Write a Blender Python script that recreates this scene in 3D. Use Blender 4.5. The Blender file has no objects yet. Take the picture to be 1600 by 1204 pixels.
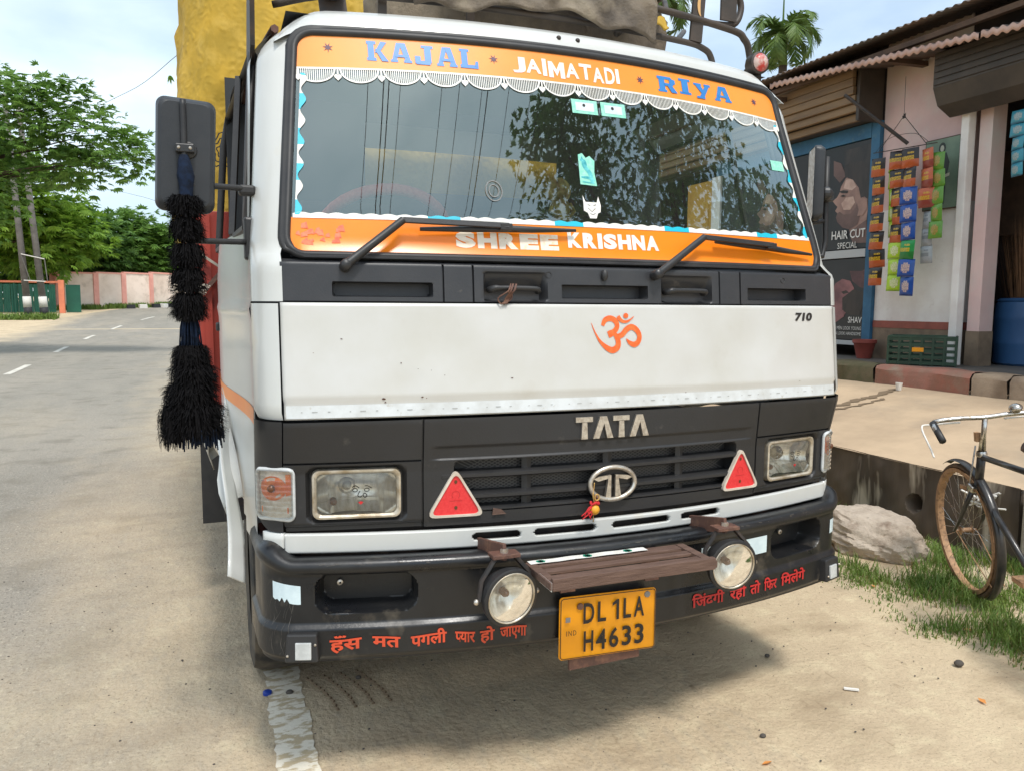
import bpy, math, random
import numpy as np
from mathutils import Vector, Matrix
PI = math.pi
R = math.radians
random.seed(7); rng = np.random.default_rng(11)
scene = bpy.context.scene
C = bpy.data.collections.new('place'); scene.collection.children.link(C)

# ---------------------------------------------------------------- camera
cam_d = bpy.data.cameras.new('camera'); cam = bpy.data.objects.new('camera', cam_d); C.objects.link(cam)
cam_d.sensor_width = 36.0; cam_d.lens = 26.95; cam_d.clip_start = 0.05; cam_d.clip_end = 2000
_r = Vector((0.9325, -0.3612, 0.0061)); _d = Vector((-0.0316, -0.0985, -0.9946)); _f = Vector((0.3592, 0.9273, -0.1033))
_f.normalize(); _r = (_r - _f*_r.dot(_f)).normalized(); _u = _r.cross(_f)
cam.matrix_world = Matrix(((_r.x, _u.x, -_f.x, -1.195), (_r.y, _u.y, -_f.y, -2.252), (_r.z, _u.z, -_f.z, 1.5), (0, 0, 0, 1)))
scene.camera = cam

# ---------------------------------------------------------------- sky, sun, exposure
SUN_TO = Vector((0.03, -0.54, 1.0)).normalized()
w = bpy.data.worlds.new('World'); scene.world = w; w.use_nodes = True
nt = w.node_tree; nt.nodes.clear()
out = nt.nodes.new('ShaderNodeOutputWorld'); bg = nt.nodes.new('ShaderNodeBackground')
sky = nt.nodes.new('ShaderNodeTexSky'); sky.sky_type = 'NISHITA'; sky.sun_disc = False
sky.sun_elevation = math.asin(SUN_TO.z); sky.sun_rotation = math.atan2(SUN_TO.x, SUN_TO.y)
sky.air_density = 1.0; sky.dust_density = 2.0; sky.ozone_density = 1.2
geo = nt.nodes.new('ShaderNodeTexCoord')
mp = nt.nodes.new('ShaderNodeMapping'); mp.inputs['Scale'].default_value = (1.0, 1.0, 2.6)
nz = nt.nodes.new('ShaderNodeTexNoise'); nz.inputs['Scale'].default_value = 2.6; nz.inputs['Detail'].default_value = 7; nz.inputs['Roughness'].default_value = 0.52
rmp = nt.nodes.new('ShaderNodeValToRGB'); rmp.color_ramp.elements[0].position = 0.34; rmp.color_ramp.elements[1].position = 0.72
rmp.color_ramp.elements[0].color = (0.42, 0.42, 0.42, 1); rmp.color_ramp.elements[1].color = (0.95, 0.95, 0.95, 1)
nz2 = nt.nodes.new('ShaderNodeTexNoise'); nz2.inputs['Scale'].default_value = 2.8; nz2.inputs['Detail'].default_value = 7
cl = nt.nodes.new('ShaderNodeValToRGB')
cl.color_ramp.elements[0].position = 0.35; cl.color_ramp.elements[0].color = (3.9, 4.9, 5.6, 1)
cl.color_ramp.elements[1].position = 0.68; cl.color_ramp.elements[1].color = (7.0, 7.6, 7.9, 1)
mx = nt.nodes.new('ShaderNodeMix'); mx.data_type = 'RGBA'
L = nt.links
L.new(geo.outputs['Generated'], mp.inputs['Vector']); L.new(mp.outputs['Vector'], nz.inputs['Vector']); L.new(mp.outputs['Vector'], nz2.inputs['Vector'])
L.new(nz.outputs['Fac'], rmp.inputs['Fac']); L.new(nz2.outputs['Fac'], cl.inputs['Fac'])
L.new(rmp.outputs['Color'], mx.inputs['Factor']); L.new(sky.outputs['Color'], mx.inputs['A']); L.new(cl.outputs['Color'], mx.inputs['B'])
L.new(mx.outputs['Result'], bg.inputs['Color']); bg.inputs['Strength'].default_value = 0.15
L.new(bg.outputs['Background'], out.inputs['Surface'])
sd = bpy.data.lights.new('sun', 'SUN'); sun = bpy.data.objects.new('sun', sd); C.objects.link(sun)
sd.energy = 2.1; sd.angle = R(11.0); sd.color = (1.0, 0.97, 0.92)
sun.rotation_euler = SUN_TO.to_track_quat('Z', 'Y').to_euler()
sun.location = (3, -6, 30)
vs = scene.view_settings; vs.view_transform = 'Standard'; vs.look = 'None'; vs.gamma = 1.0; vs.use_curve_mapping = False
vs.exposure = 0.48

# ---------------------------------------------------------------- helpers: materials
def lin(c):
    c = c/255.0
    return c/12.92 if c <= 0.04045 else ((c+0.055)/1.055)**2.4
def RGB(r, g, b): return (lin(r), lin(g), lin(b), 1)
M = {}
def mat(name, col, rough=0.6, metal=0.0, col2=None, scale=6.0, detail=5, lo=0.38, hi=0.65, bump=0.0, bscale=None, coat=0.0,
        spec=0.5, stretch=(1, 1, 1), rough2=None, col3=None, scale3=1.0, lo3=0.5, hi3=0.7, trans=0.0, sheen=0.0):
    m = bpy.data.materials.new(name); m.use_nodes = True; t = m.node_tree; b = t.nodes['Principled BSDF']; l = t.links
    b.inputs['Base Color'].default_value = col; b.inputs['Roughness'].default_value = rough; b.inputs['Metallic'].default_value = metal
    b.inputs['Coat Weight'].default_value = coat; b.inputs['Coat Roughness'].default_value = 0.08
    b.inputs['Specular IOR Level'].default_value = spec
    if sheen: b.inputs['Sheen Weight'].default_value = sheen
    tc = t.nodes.new('ShaderNodeTexCoord'); mpn = t.nodes.new('ShaderNodeMapping'); mpn.inputs['Scale'].default_value = stretch
    l.new(tc.outputs['Object'], mpn.inputs['Vector'])
    def noise(s, d=detail, seed=0.0):
        n = t.nodes.new('ShaderNodeTexNoise'); n.inputs['Scale'].default_value = s; n.inputs['Detail'].default_value = d; n.inputs['Roughness'].default_value = 0.6
        l.new(mpn.outputs['Vector'], n.inputs['Vector']); return n
    def ramp(n, a, c):
        r_ = t.nodes.new('ShaderNodeMapRange'); r_.inputs['From Min'].default_value = a; r_.inputs['From Max'].default_value = c
        l.new(n.outputs['Fac'], r_.inputs['Value']); return r_
    last = None
    if col2 is not None:
        f = ramp(noise(scale), lo, hi); x = t.nodes.new('ShaderNodeMix'); x.data_type = 'RGBA'
        x.inputs['A'].default_value = col; x.inputs['B'].default_value = col2; l.new(f.outputs['Result'], x.inputs['Factor']); last = x
        if rough2 is not None:
            y = t.nodes.new('ShaderNodeMapRange'); y.inputs['To Min'].default_value = rough; y.inputs['To Max'].default_value = rough2
            l.new(f.outputs['Result'], y.inputs['Value']); l.new(y.outputs['Result'], b.inputs['Roughness'])
    if col3 is not None:
        f = ramp(noise(scale3), lo3, hi3); x = t.nodes.new('ShaderNodeMix'); x.data_type = 'RGBA'
        if last: l.new(last.outputs['Result'], x.inputs['A'])
        else: x.inputs['A'].default_value = col
        x.inputs['B'].default_value = col3; l.new(f.outputs['Result'], x.inputs['Factor']); last = x
    if last: l.new(last.outputs['Result'], b.inputs['Base Color'])
    if bump:
        bn = t.nodes.new('ShaderNodeBump'); bn.inputs['Strength'].default_value = bump; bn.inputs['Distance'].default_value = 0.02
        l.new(noise(bscale or scale*4, 6).outputs['Fac'], bn.inputs['Height']); l.new(bn.outputs['Normal'], b.inputs['Normal'])
    M[name] = m
    return m
def glassmat(name, tint, ior=1.5, boost=1.0, rough=0.0, gloss=(1, 1, 1, 1), frost=0.0):
    m = bpy.data.materials.new(name); m.use_nodes = True; t = m.node_tree; t.nodes.clear(); l = t.links
    o = t.nodes.new('ShaderNodeOutputMaterial'); tr = t.nodes.new('ShaderNodeBsdfTransparent'); gl = t.nodes.new('ShaderNodeBsdfGlossy')
    fr = t.nodes.new('ShaderNodeFresnel'); mxs = t.nodes.new('ShaderNodeMixShader'); mt = t.nodes.new('ShaderNodeMath'); mt.operation = 'MULTIPLY'; mt.use_clamp = True
    fr.inputs['IOR'].default_value = ior; mt.inputs[1].default_value = boost
    tr.inputs['Color'].default_value = tint; gl.inputs['Roughness'].default_value = rough; gl.inputs['Color'].default_value = gloss
    l.new(fr.outputs['Fac'], mt.inputs[0]); l.new(mt.outputs['Value'], mxs.inputs['Fac']); l.new(tr.outputs['BSDF'], mxs.inputs[1]); l.new(gl.outputs['BSDF'], mxs.inputs[2])
    last = mxs
    if frost:                                  # dusty fluted glass scatters part of the light
        df = t.nodes.new('ShaderNodeBsdfDiffuse'); df.inputs['Color'].default_value = (.82, .80, .76, 1); ts_ = t.nodes.new('ShaderNodeBsdfTranslucent'); ts_.inputs['Color'].default_value = (.85, .83, .8, 1)
        m1 = t.nodes.new('ShaderNodeMixShader'); m1.inputs['Fac'].default_value = .45; l.new(df.outputs['BSDF'], m1.inputs[1]); l.new(ts_.outputs['BSDF'], m1.inputs[2])
        m2 = t.nodes.new('ShaderNodeMixShader'); m2.inputs['Fac'].default_value = frost; l.new(mxs.outputs['Shader'], m2.inputs[1]); l.new(m1.outputs['Shader'], m2.inputs[2]); last = m2
    l.new(last.outputs['Shader'], o.inputs['Surface']); M[name] = m
    return m
def leafmat(name, c1, c2, scale=0.8, tr=0.35):
    m = bpy.data.materials.new(name); m.use_nodes = True; t = m.node_tree; b = t.nodes['Principled BSDF']; l = t.links; o = t.nodes['Material Output']
    tc = t.nodes.new('ShaderNodeTexCoord'); n = t.nodes.new('ShaderNodeTexNoise'); n.inputs['Scale'].default_value = scale; n.inputs['Detail'].default_value = 8; n.inputs['Roughness'].default_value = 0.85
    oi = t.nodes.new('ShaderNodeMapRange'); oi.inputs['From Min'].default_value = 0.35; oi.inputs['From Max'].default_value = 0.68
    x = t.nodes.new('ShaderNodeMix'); x.data_type = 'RGBA'; x.inputs['A'].default_value = c1; x.inputs['B'].default_value = c2
    l.new(tc.outputs['Object'], n.inputs['Vector']); l.new(n.outputs['Fac'], oi.inputs['Value']); l.new(oi.outputs['Result'], x.inputs['Factor'])
    l.new(x.outputs['Result'], b.inputs['Base Color']); b.inputs['Roughness'].default_value = 0.5; b.inputs['Specular IOR Level'].default_value = 0.35
    ts = t.nodes.new('ShaderNodeBsdfTranslucent'); l.new(x.outputs['Result'], ts.inputs['Color'])
    ms = t.nodes.new('ShaderNodeMixShader'); ms.inputs['Fac'].default_value = tr
    l.new(b.outputs['BSDF'], ms.inputs[1]); l.new(ts.outputs['BSDF'], ms.inputs[2]); l.new(ms.outputs['Shader'], o.inputs['Surface']); M[name] = m
    return m

# ---------------------------------------------------------------- helpers: meshes
class MB:
    def __init__(s): s.v = []; s.f = []; s.mi = []
    def add(s, vs_, fs, mi=0):
        o = len(s.v); s.v += [tuple(map(float, v)) for v in vs_]
        for f in fs: s.f.append(tuple(o+i for i in f)); s.mi.append(mi)
        return s
    def box(s, c, size, rot=None, mi=0, taper=1.0):
        hx, hy, hz = size[0]/2, size[1]/2, size[2]/2
        p = [Vector((x*hx*(taper if z > 0 else 1), y*hy*(taper if z > 0 else 1), z*hz)) for z in (-1, 1) for y in (-1, 1) for x in (-1, 1)]
        if rot is not None: p = [rot @ q for q in p]
        c = Vector(c)
        return s.add([q+c for q in p], [(0, 2, 3, 1), (4, 5, 7, 6), (0, 1, 5, 4), (2, 6, 7, 3), (0, 4, 6, 2), (1, 3, 7, 5)], mi)
    def bar(s, a, b, wd, th, up=(0, 0, 1), mi=0):
        a = Vector(a); b = Vector(b); d = b-a; z = d.normalized(); u = Vector(up); x = u.cross(z)
        if x.length < 1e-5: x = Vector((1, 0, 0)).cross(z)
        x.normalize(); y = z.cross(x)
        return s.box((a+b)/2, (wd, th, d.length), Matrix((x, y, z)).transposed(), mi)
    def tube(s, pts, r, n=8, closed=False, cap=True, mi=0):
        P = [Vector(p) for p in pts]; k = len(P); rr = r if hasattr(r, '__len__') else [r]*k
        T = []
        for i in range(k):
            a = P[i-1] if (i > 0 or closed) else P[i]; b = P[(i+1) % k] if (i < k-1 or closed) else P[i]
            T.append((b-a).normalized() if (b-a).length > 1e-9 else Vector((0, 0, 1)))
        u = Vector((0, 0, 1)) if abs(T[0].z) < 0.9 else Vector((1, 0, 0))
        u = (u - T[0]*u.dot(T[0])).normalized(); vs_ = []
        for i in range(k):
            u = u - T[i]*u.dot(T[i])
            u = u.normalized() if u.length > 1e-6 else Vector((1, 0, 0))
            w_ = T[i].cross(u)
            for j in range(n):
                a = 2*PI*j/n; vs_.append(P[i] + (u*math.cos(a) + w_*math.sin(a))*rr[i])
        fs = []
        for i in range(k if closed else k-1):
            for j in range(n):
                a = i*n+j; b = i*n+(j+1) % n; i2 = (i+1) % k
                fs.append((a, b, i2*n+(j+1) % n, i2*n+j))
        if cap and not closed:
            fs.append(tuple(range(n-1, -1, -1))); fs.append(tuple((k-1)*n+j for j in range(n)))
        return s.add(vs_, fs, mi)
    def lathe(s, prof, c=(0, 0, 0), n=24, rot=None, mi=0, cap=False):
        vs_ = []; c = Vector(c)
        for r_, z in prof:
            for j in range(n):
                p = Vector((r_*math.cos(2*PI*j/n), r_*math.sin(2*PI*j/n), z))
                vs_.append((rot @ p if rot is not None else p) + c)
        k = len(prof)
        fs = [(i*n+j, i*n+(j+1) % n, (i+1)*n+(j+1) % n, (i+1)*n+j) for i in range(k-1) for j in range(n)]
        if cap: fs += [tuple(range(n-1, -1, -1)), tuple((k-1)*n+j for j in range(n))]
        return s.add(vs_, fs, mi)
    def grid(s, fn, us, vs2, hole=None, mi=0):
        nu, nv = len(us), len(vs2)
        p = [fn(u, v) for v in vs2 for u in us]
        fs = [(j*nu+i, j*nu+i+1, (j+1)*nu+i+1, (j+1)*nu+i) for j in range(nv-1) for i in range(nu-1)
              if hole is None or not hole((us[i]+us[i+1])/2, (vs2[j]+vs2[j+1])/2)]
        return s.add(p, fs, mi)
    def ball(s, c, r, n=10, mi=0, sq=(1, 1, 1), rot=None):
        prof = [(max(1e-4, math.sin(PI*i/n)), -math.cos(PI*i/n)) for i in range(n+1)]
        o = len(s.v); s.lathe(prof, n=max(8, n), mi=mi)
        for i in range(o, len(s.v)):
            q = Vector((s.v[i][0]*r*sq[0], s.v[i][1]*r*sq[1], s.v[i][2]*r*sq[2]))
            if rot is not None: q = rot @ q
            s.v[i] = tuple(q+Vector(c))
        return s
    def build(s, name, m, parent=None, smooth=None, bevel=0.0, solid=0.0):
        me = bpy.data.meshes.new(name); me.from_pydata(s.v, [], s.f)
        ms = m if isinstance(m, (list, tuple)) else [m]
        for k in ms: me.materials.append(M[k] if isinstance(k, str) else k)
        if len(ms) > 1: me.polygons.foreach_set('material_index', s.mi)
        if smooth:
            me.polygons.foreach_set('use_smooth', [True]*len(me.polygons))
            if smooth < 180: me.set_sharp_from_angle(angle=R(smooth))
        me.update()
        return put(name, me, parent, bevel, solid)
def put(name, me, parent=None, bevel=0.0, solid=0.0):
    o = bpy.data.objects.new(name, me); C.objects.link(o)
    if parent is not None: o.parent = parent
    if solid:
        md = o.modifiers.new('thickness', 'SOLIDIFY'); md.thickness = abs(solid); md.offset = -1 if solid > 0 else 1
    if bevel:
        md = o.modifiers.new('bevel', 'BEVEL'); md.width = bevel; md.segments = 2; md.limit_method = 'ANGLE'; md.angle_limit = R(40)
    return o
def tag(o, label, cat, group=None):
    o['label'] = label; o['category'] = cat
    if group: o['group'] = group
    return o
def thing(name, label, cat, loc=(0, 0, 0), rotz=0.0, group=None):
    o = bpy.data.objects.new(name, None); o.empty_display_size = 0.2; C.objects.link(o); o.location = loc; o.rotation_euler = (0, 0, rotz)
    return tag(o, label, cat, group)
def struct(o): o['kind'] = 'structure'; return o
def stuff(o): o['kind'] = 'stuff'; return o
def lsp(a, b, n): return [a+(b-a)*i/(n-1) for i in range(n)]
def sstep(a, b, x):
    t = min(1, max(0, (x-a)/(b-a))); return t*t*(3-2*t)
def srect(x, z, cx, cz, hx, hz, r):         # signed distance to a rounded rectangle
    dx = abs(x-cx)-hx+r; dz = abs(z-cz)-hz+r
    return min(max(dx, dz), 0)+math.hypot(max(dx, 0), max(dz, 0))-r
def interp(x, xs, ys): return float(np.interp(x, xs, ys))
def frac_noise(x, y, s=0):
    return (math.sin(x*1.7+y*2.3+s)+math.sin(x*3.1-y*1.9+s*2.1)*0.6+math.sin(-x*5.3+y*4.1+s*1.3)*0.35+math.sin(x*9.7+y*8.3+s*3)*0.2)/2.15
def text_tris(body, offset=0.0, shear=0.0, res=3):
    c = bpy.data.curves.new('t', 'FONT'); c.body = body; c.resolution_u = res; c.offset = offset; c.shear = shear
    o = bpy.data.objects.new('t', c); C.objects.link(o); bpy.context.view_layer.update()
    dg = bpy.context.evaluated_depsgraph_get(); me = bpy.data.meshes.new_from_object(o.evaluated_get(dg))
    vs_ = [(v.co.x, v.co.y) for v in me.vertices]; fs = [tuple(p.vertices) for p in me.polygons]
    bpy.data.objects.remove(o); bpy.data.curves.remove(c); bpy.data.meshes.remove(me)
    return vs_, fs
def fit(vs_, x0, x1, z0, z1, box=None):
    xs = [v[0] for v in vs_]; zs = [v[1] for v in vs_]
    a, b, c, d = box or (min(xs), max(xs), min(zs), max(zs))
    return [(x0+(x-a)/(b-a)*(x1-x0), z0+(z-c)/(d-c)*(z1-z0)) for x, z in vs_]
def ribbon2d(pts, ws):                        # flat stroke: list of (x,z), widths -> verts, faces
    k = len(pts); vs_ = []
    for i in range(k):
        a = pts[max(0, i-1)]; b = pts[min(k-1, i+1)]; dx, dz = b[0]-a[0], b[1]-a[1]; l_ = math.hypot(dx, dz) or 1
        w_ = (ws[i] if hasattr(ws, '__len__') else ws)/2
        vs_ += [(pts[i][0]-dz/l_*w_, pts[i][1]+dx/l_*w_), (pts[i][0]+dz/l_*w_, pts[i][1]-dx/l_*w_)]
    return vs_, [(2*i, 2*i+1, 2*i+3, 2*i+2) for i in range(k-1)]
def catmull(pts, n=6):
    o = []; k = len(pts)
    for i in range(k-1):
        p0 = pts[max(0, i-1)]; p1 = pts[i]; p2 = pts[i+1]; p3 = pts[min(k-1, i+2)]
        for j in range(n):
            t = j/n
            o.append(tuple(0.5*((2*b)+(-a+c)*t+(2*a-5*b+4*c-d)*t*t+(-a+3*b-3*c+d)*t**3) for a, b, c, d in zip(p0, p1, p2, p3)))
    o.append(tuple(pts[-1])); return o
def rrect_pts(x0, x1, z0, z1, r, n=6):
    o = []
    for cx, cz, a0 in ((x1-r, z1-r, 0), (x0+r, z1-r, 90), (x0+r, z0+r, 180), (x1-r, z0+r, 270)):
        for i in range(n+1):
            a = R(a0+90*i/n); o.append((cx+r*math.cos(a), cz+r*math.sin(a)))
    return o

# ---------------------------------------------------------------- materials
mat('cab_paint', RGB(202, 203, 199), 0.3, col2=RGB(197, 197, 191), scale=2.2, coat=0.35, bump=0.015, bscale=5, col3=RGB(205, 196, 176), scale3=7, lo3=0.62, hi3=0.9)
mat('panel_paint', RGB(202, 201, 197), 0.3, col2=RGB(194, 192, 184), scale=2.6, coat=0.5, bump=0.05, bscale=3.2, col3=RGB(180, 172, 157), scale3=5, lo3=0.62, hi3=1.0)
mat('black_plastic', RGB(40, 40, 41), 0.38, col2=RGB(43, 42, 42), scale=7, bump=0.05, bscale=160, rough2=0.55, col3=RGB(96, 91, 83), scale3=14, lo3=0.66, hi3=0.95)
mat('cowl_plastic', RGB(47, 48, 51), 0.42, col2=RGB(55, 55, 57), scale=7, bump=0.05, bscale=160, col3=RGB(112, 104, 95), scale3=16, lo3=0.68, hi3=0.9)
mat('bumper_paint', RGB(23, 24, 27), 0.26, col2=RGB(33, 33, 33), scale=5, bump=0.05, bscale=60, rough2=0.45, col3=RGB(112, 103, 90), scale3=9, lo3=0.60, hi3=0.95)
mat('rubber', RGB(34, 34, 36), 0.5, col2=RGB(48, 47, 46), scale=10)
mat('tyre_rubber', RGB(40, 39, 38), 0.8, col2=RGB(92, 84, 72), scale=9)
glassmat('windscreen_glass', (0.72, 0.81, 0.80, 1), 1.62, 3.2, gloss=(.74, .94, .96, 1), frost=.025)
glassmat('clear_glass', (0.92, 0.94, 0.92, 1), 1.5, 1.6, frost=.045); glassmat('frosted_glass', (0.92, 0.94, 0.92, 1), 1.5, 1.5, frost=.09)
mat('orange_vinyl', RGB(247, 138, 22), 0.28, col2=RGB(243, 128, 22), scale=2.5, spec=0.5)
mat('upper_orange_vinyl', RGB(247, 150, 50), 0.4, col2=RGB(246, 140, 46), scale=2.5)
mat('blue_vinyl', RGB(42, 118, 190), 0.4, col2=RGB(50, 128, 196), scale=8)
mat('purple_ink', RGB(92, 62, 80), 0.5)
mat('white_vinyl', RGB(236, 234, 228), 0.45, col2=RGB(220, 216, 206), scale=30)
mat('faded_white_vinyl', RGB(238, 226, 208), 0.5, col2=RGB(240, 190, 130), scale=40, lo=0.55, hi=0.8)
mat('cyan_vinyl', RGB(30, 184, 206), 0.4)
mat('mint_vinyl', RGB(126, 205, 182), 0.5, col2=RGB(160, 222, 200), scale=60)
mat('teal_ink', RGB(40, 150, 160), 0.5, col2=RGB(110, 205, 205), scale=45)
mat('red_vinyl', RGB(232, 98, 62), 0.45, col2=RGB(240, 130, 90), scale=60)
mat('om_paint', RGB(232, 96, 34), 0.5, col2=RGB(240, 130, 66), scale=55, lo=0.4, hi=0.8)
mat('letter_red', RGB(196, 40, 42), 0.5, col2=RGB(178, 40, 40), scale=40)
mat('letter_orange', RGB(214, 78, 44), 0.5, col2=RGB(196, 72, 44), scale=40)
mat('chrome', RGB(214, 208, 198), 0.3, 0.85, col2=RGB(176, 164, 148), scale=60, rough2=0.5)
mat('reflector_metal', RGB(242, 238, 230), 0.2, 0.55, col2=RGB(206, 197, 182), scale=22, stretch=(3, 1, .6))
mat('bezel', RGB(206, 198, 182), 0.35, 0.5, col2=RGB(164, 148, 122), scale=25)
mat('lamp_cream', RGB(226, 220, 210), 0.25, 0.35, col2=RGB(200, 186, 168), scale=60)
mat('amber', RGB(226, 96, 18), 0.25, col2=RGB(236, 128, 40), scale=40)
mat('bulb_dark', RGB(96, 58, 34), 0.25)
mat('tape_white', RGB(214, 218, 219), 0.42, col2=RGB(196, 198, 196), scale=14, col3=RGB(170, 160, 140), scale3=40, lo3=0.62, hi3=0.8)
mat('marker_grey', RGB(178, 180, 178), 0.3, col2=RGB(204, 206, 204), scale=30)
mat('tape_cyan', RGB(214, 230, 234), 0.35, col2=RGB(196, 214, 220), scale=20)
mat('triangle_red', RGB(216, 40, 46), 0.35, col2=RGB(226, 58, 60), scale=150, spec=0.6)
mat('triangle_rim', RGB(214, 203, 188), 0.5, col2=RGB(190, 176, 158), scale=20)
mat('plate_yellow', RGB(242, 160, 8), 0.42, col2=RGB(230, 150, 14), scale=8, col3=RGB(196, 140, 60), scale3=30, lo3=0.66, hi3=0.85)
mat('faint_print', RGB(160, 160, 157), 0.6)
mat('ink_black', RGB(34, 30, 28), 0.5)
mat('grey_mark', RGB(128, 127, 124), 0.6)
mat('rust_steel', RGB(104, 72, 60), 0.65, col2=RGB(84, 60, 52), scale=14, bump=0.15, bscale=60, col3=RGB(128, 92, 72), scale3=30)
mat('dark_steel', RGB(44, 42, 41), 0.55, col2=RGB(66, 54, 46), scale=20, bump=0.05, bscale=50)
mat('rack_paint', RGB(72, 62, 54), 0.55, col2=RGB(58, 52, 47), scale=9, bump=0.06, bscale=50)
mat('body_red', RGB(170, 62, 46), 0.5, col2=RGB(150, 54, 42), scale=4, bump=0.05, bscale=20)
mat('tarp', RGB(194, 156, 54), 0.75, col2=RGB(166, 136, 46), scale=6, bump=0.36, bscale=27, col3=RGB(206, 172, 82), scale3=9, lo3=0.5, hi3=0.8, spec=0.35)
for _n in M['tarp'].node_tree.nodes:
    if _n.type == 'TEX_NOISE' and abs(_n.inputs['Scale'].default_value-27) < .01: _n.noise_type = 'RIDGED_MULTIFRACTAL'; _n.inputs['Detail'].default_value = 3; _n.inputs['Lacunarity'].default_value = 2.3
mat('old_canvas', RGB(140, 126, 106), 0.85, col2=RGB(104, 92, 80), scale=6, bump=0.9, bscale=12)
mat('dark_canvas', RGB(122, 110, 94), 0.85, col2=RGB(84, 76, 68), scale=5, bump=0.9, bscale=14, col3=RGB(150, 138, 118), scale3=3, lo3=.5, hi3=.7)
mat('gold_ink', RGB(212, 168, 110), 0.5)
mat('yarn_black', RGB(20, 19, 20), 0.95, spec=0.1)
mat('yarn_blue', RGB(27, 40, 62), 0.9, col2=RGB(20, 27, 40), scale=60, spec=0.2)
mat('mirror_back', RGB(36, 39, 43), 0.45, col2=RGB(43, 45, 48), scale=12, bump=0.04, bscale=120)
mat('interior', RGB(56, 58, 60), 0.8, col2=RGB(46, 48, 50), scale=5)
mat('dash_cover', RGB(120, 138, 140), 0.8)
mat('steer_cover', RGB(206, 74, 56), 0.8, col2=RGB(226, 112, 90), scale=50)
mat('seat_cloth', RGB(70, 62, 58), 0.9)
mat('gold', RGB(216, 176, 100), 0.4, 0.15, col2=RGB(160, 118, 62), scale=50)
mat('lens_red', RGB(190, 60, 54), 0.3, col2=RGB(206, 180, 170), scale=14, lo=0.45, hi=0.55)
mat('lemon', RGB(226, 160, 44), 0.5)
mat('thread_red', RGB(196, 40, 44), 0.8)
mat('wood_slat', RGB(108, 84, 72), 0.75, col2=RGB(88, 66, 56), scale=9, stretch=(1, 8, 8), bump=0.3, bscale=30)
mat('green_print', RGB(36, 150, 120), 0.6)
# ground and surroundings
def groundmat(name, asphalt, x_a, x_b):
    m = bpy.data.materials.new(name); m.use_nodes = True; t = m.node_tree; b = t.nodes['Principled BSDF']; l = t.links
    tc = t.nodes.new('ShaderNodeTexCoord')
    def N(s, d=6, st=(1, 1, 1), r_=0.6):
        mp_ = t.nodes.new('ShaderNodeMapping'); mp_.inputs['Scale'].default_value = st; l.new(tc.outputs['Object'], mp_.inputs['Vector'])
        n = t.nodes.new('ShaderNodeTexNoise'); n.inputs['Scale'].default_value = s; n.inputs['Detail'].default_value = d; n.inputs['Roughness'].default_value = r_
        l.new(mp_.outputs['Vector'], n.inputs['Vector']); return n.outputs['Fac']
    def MR(x, a, c, p=0.0, q=1.0):
        r_ = t.nodes.new('ShaderNodeMapRange'); l.new(x, r_.inputs['Value'])
        for k, vv in zip(('From Min', 'From Max', 'To Min', 'To Max'), (a, c, p, q)): r_.inputs[k].default_value = vv
        return r_.outputs['Result']
    def MT(op, x, y):
        n = t.nodes.new('ShaderNodeMath'); n.operation = op
        for k, q in enumerate((x, y)):
            if isinstance(q, (int, float)): n.inputs[k].default_value = q
            else: l.new(q, n.inputs[k])
        return n.outputs['Value']
    def MX(f, a, c):
        n = t.nodes.new('ShaderNodeMix'); n.data_type = 'RGBA'; l.new(f, n.inputs['Factor'])
        for k, q in (('A', a), ('B', c)):
            if isinstance(q, tuple): n.inputs[k].default_value = q
            else: l.new(q, n.inputs[k])
        return n.outputs['Result']
    sand = MX(MR(N(1.3), 0.35, 0.68), RGB(204, 184, 153), RGB(192, 172, 143))
    sand = MX(MR(N(9), 0.5, 0.75), sand, RGB(214, 197, 163))
    sand = MX(MR(N(130, 3), 0.56, 0.76), sand, RGB(138, 122, 100)); sand = MX(MR(N(3.1, 6, (.5, 1, 1)), 0.50, 0.74), sand, RGB(166, 146, 119))
    sand = MX(MR(N(24, 4, (1, .3, 1)), 0.62, 0.8), sand, RGB(150, 130, 104))
    asp = MX(MR(N(160, 2), 0.42, 0.62), RGB(130, 125, 115), RGB(156, 150, 138))
    asp = MX(MR(N(0.9, 5, (1, .25, 1)), 0.4, 0.7), asp, RGB(157, 149, 136))
    asp = MX(MR(N(420, 1), 0.62, 0.7), asp, RGB(112, 105, 97))
    asp = MX(MR(N(70, 3), 0.56, 0.70), asp, RGB(102, 97, 87)); asp = MX(MR(N(55, 3, (1.1, .9, 1)), 0.60, 0.74), asp, RGB(186, 178, 160))
    asp = MX(MR(N(2.4, 6), 0.52, 0.72), asp, RGB(124, 118, 106))
    sp = t.nodes.new('ShaderNodeSeparateXYZ'); l.new(tc.outputs['Object'], sp.inputs['Vector'])
    if asphalt:
        xx = MT('ADD', sp.outputs['X'], MT('MULTIPLY', MT('SUBTRACT', N(1.1, 6, (1, .45, 1)), 0.5), 2.6))
        f = MR(xx, x_a, x_b)
        f = MT('MULTIPLY', f, MR(N(30, 5, (1, .4, 1)), 0.30, 0.52, 0.72, 1.0))
        fl = MR(MT('ADD', MT('MULTIPLY', xx, -1.0), 0), 7.7, 9.6)
        f = MT('MAXIMUM', f, fl)
        f = MT('MAXIMUM', f, MR(N(0.55, 6, (1.2, .35, 1)), 0.52, 0.84, 0.0, 0.3))
        col = MX(f, asp, sand)
    else: col = sand
    l.new(col, b.inputs['Base Color']); b.inputs['Roughness'].default_value = 0.92; b.inputs['Specular IOR Level'].default_value = 0.25
    bn = t.nodes.new('ShaderNodeBump'); bn.inputs['Strength'].default_value = 0.8; bn.inputs['Distance'].default_value = 0.012
    hsum = MT('ADD', N(45, 6), MT('MULTIPLY', N(7, 5, (1, .35, 1)), 1.6))
    l.new(hsum, bn.inputs['Height']); l.new(bn.outputs['Normal'], b.inputs['Normal'])
    M[name] = m; return m
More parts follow.
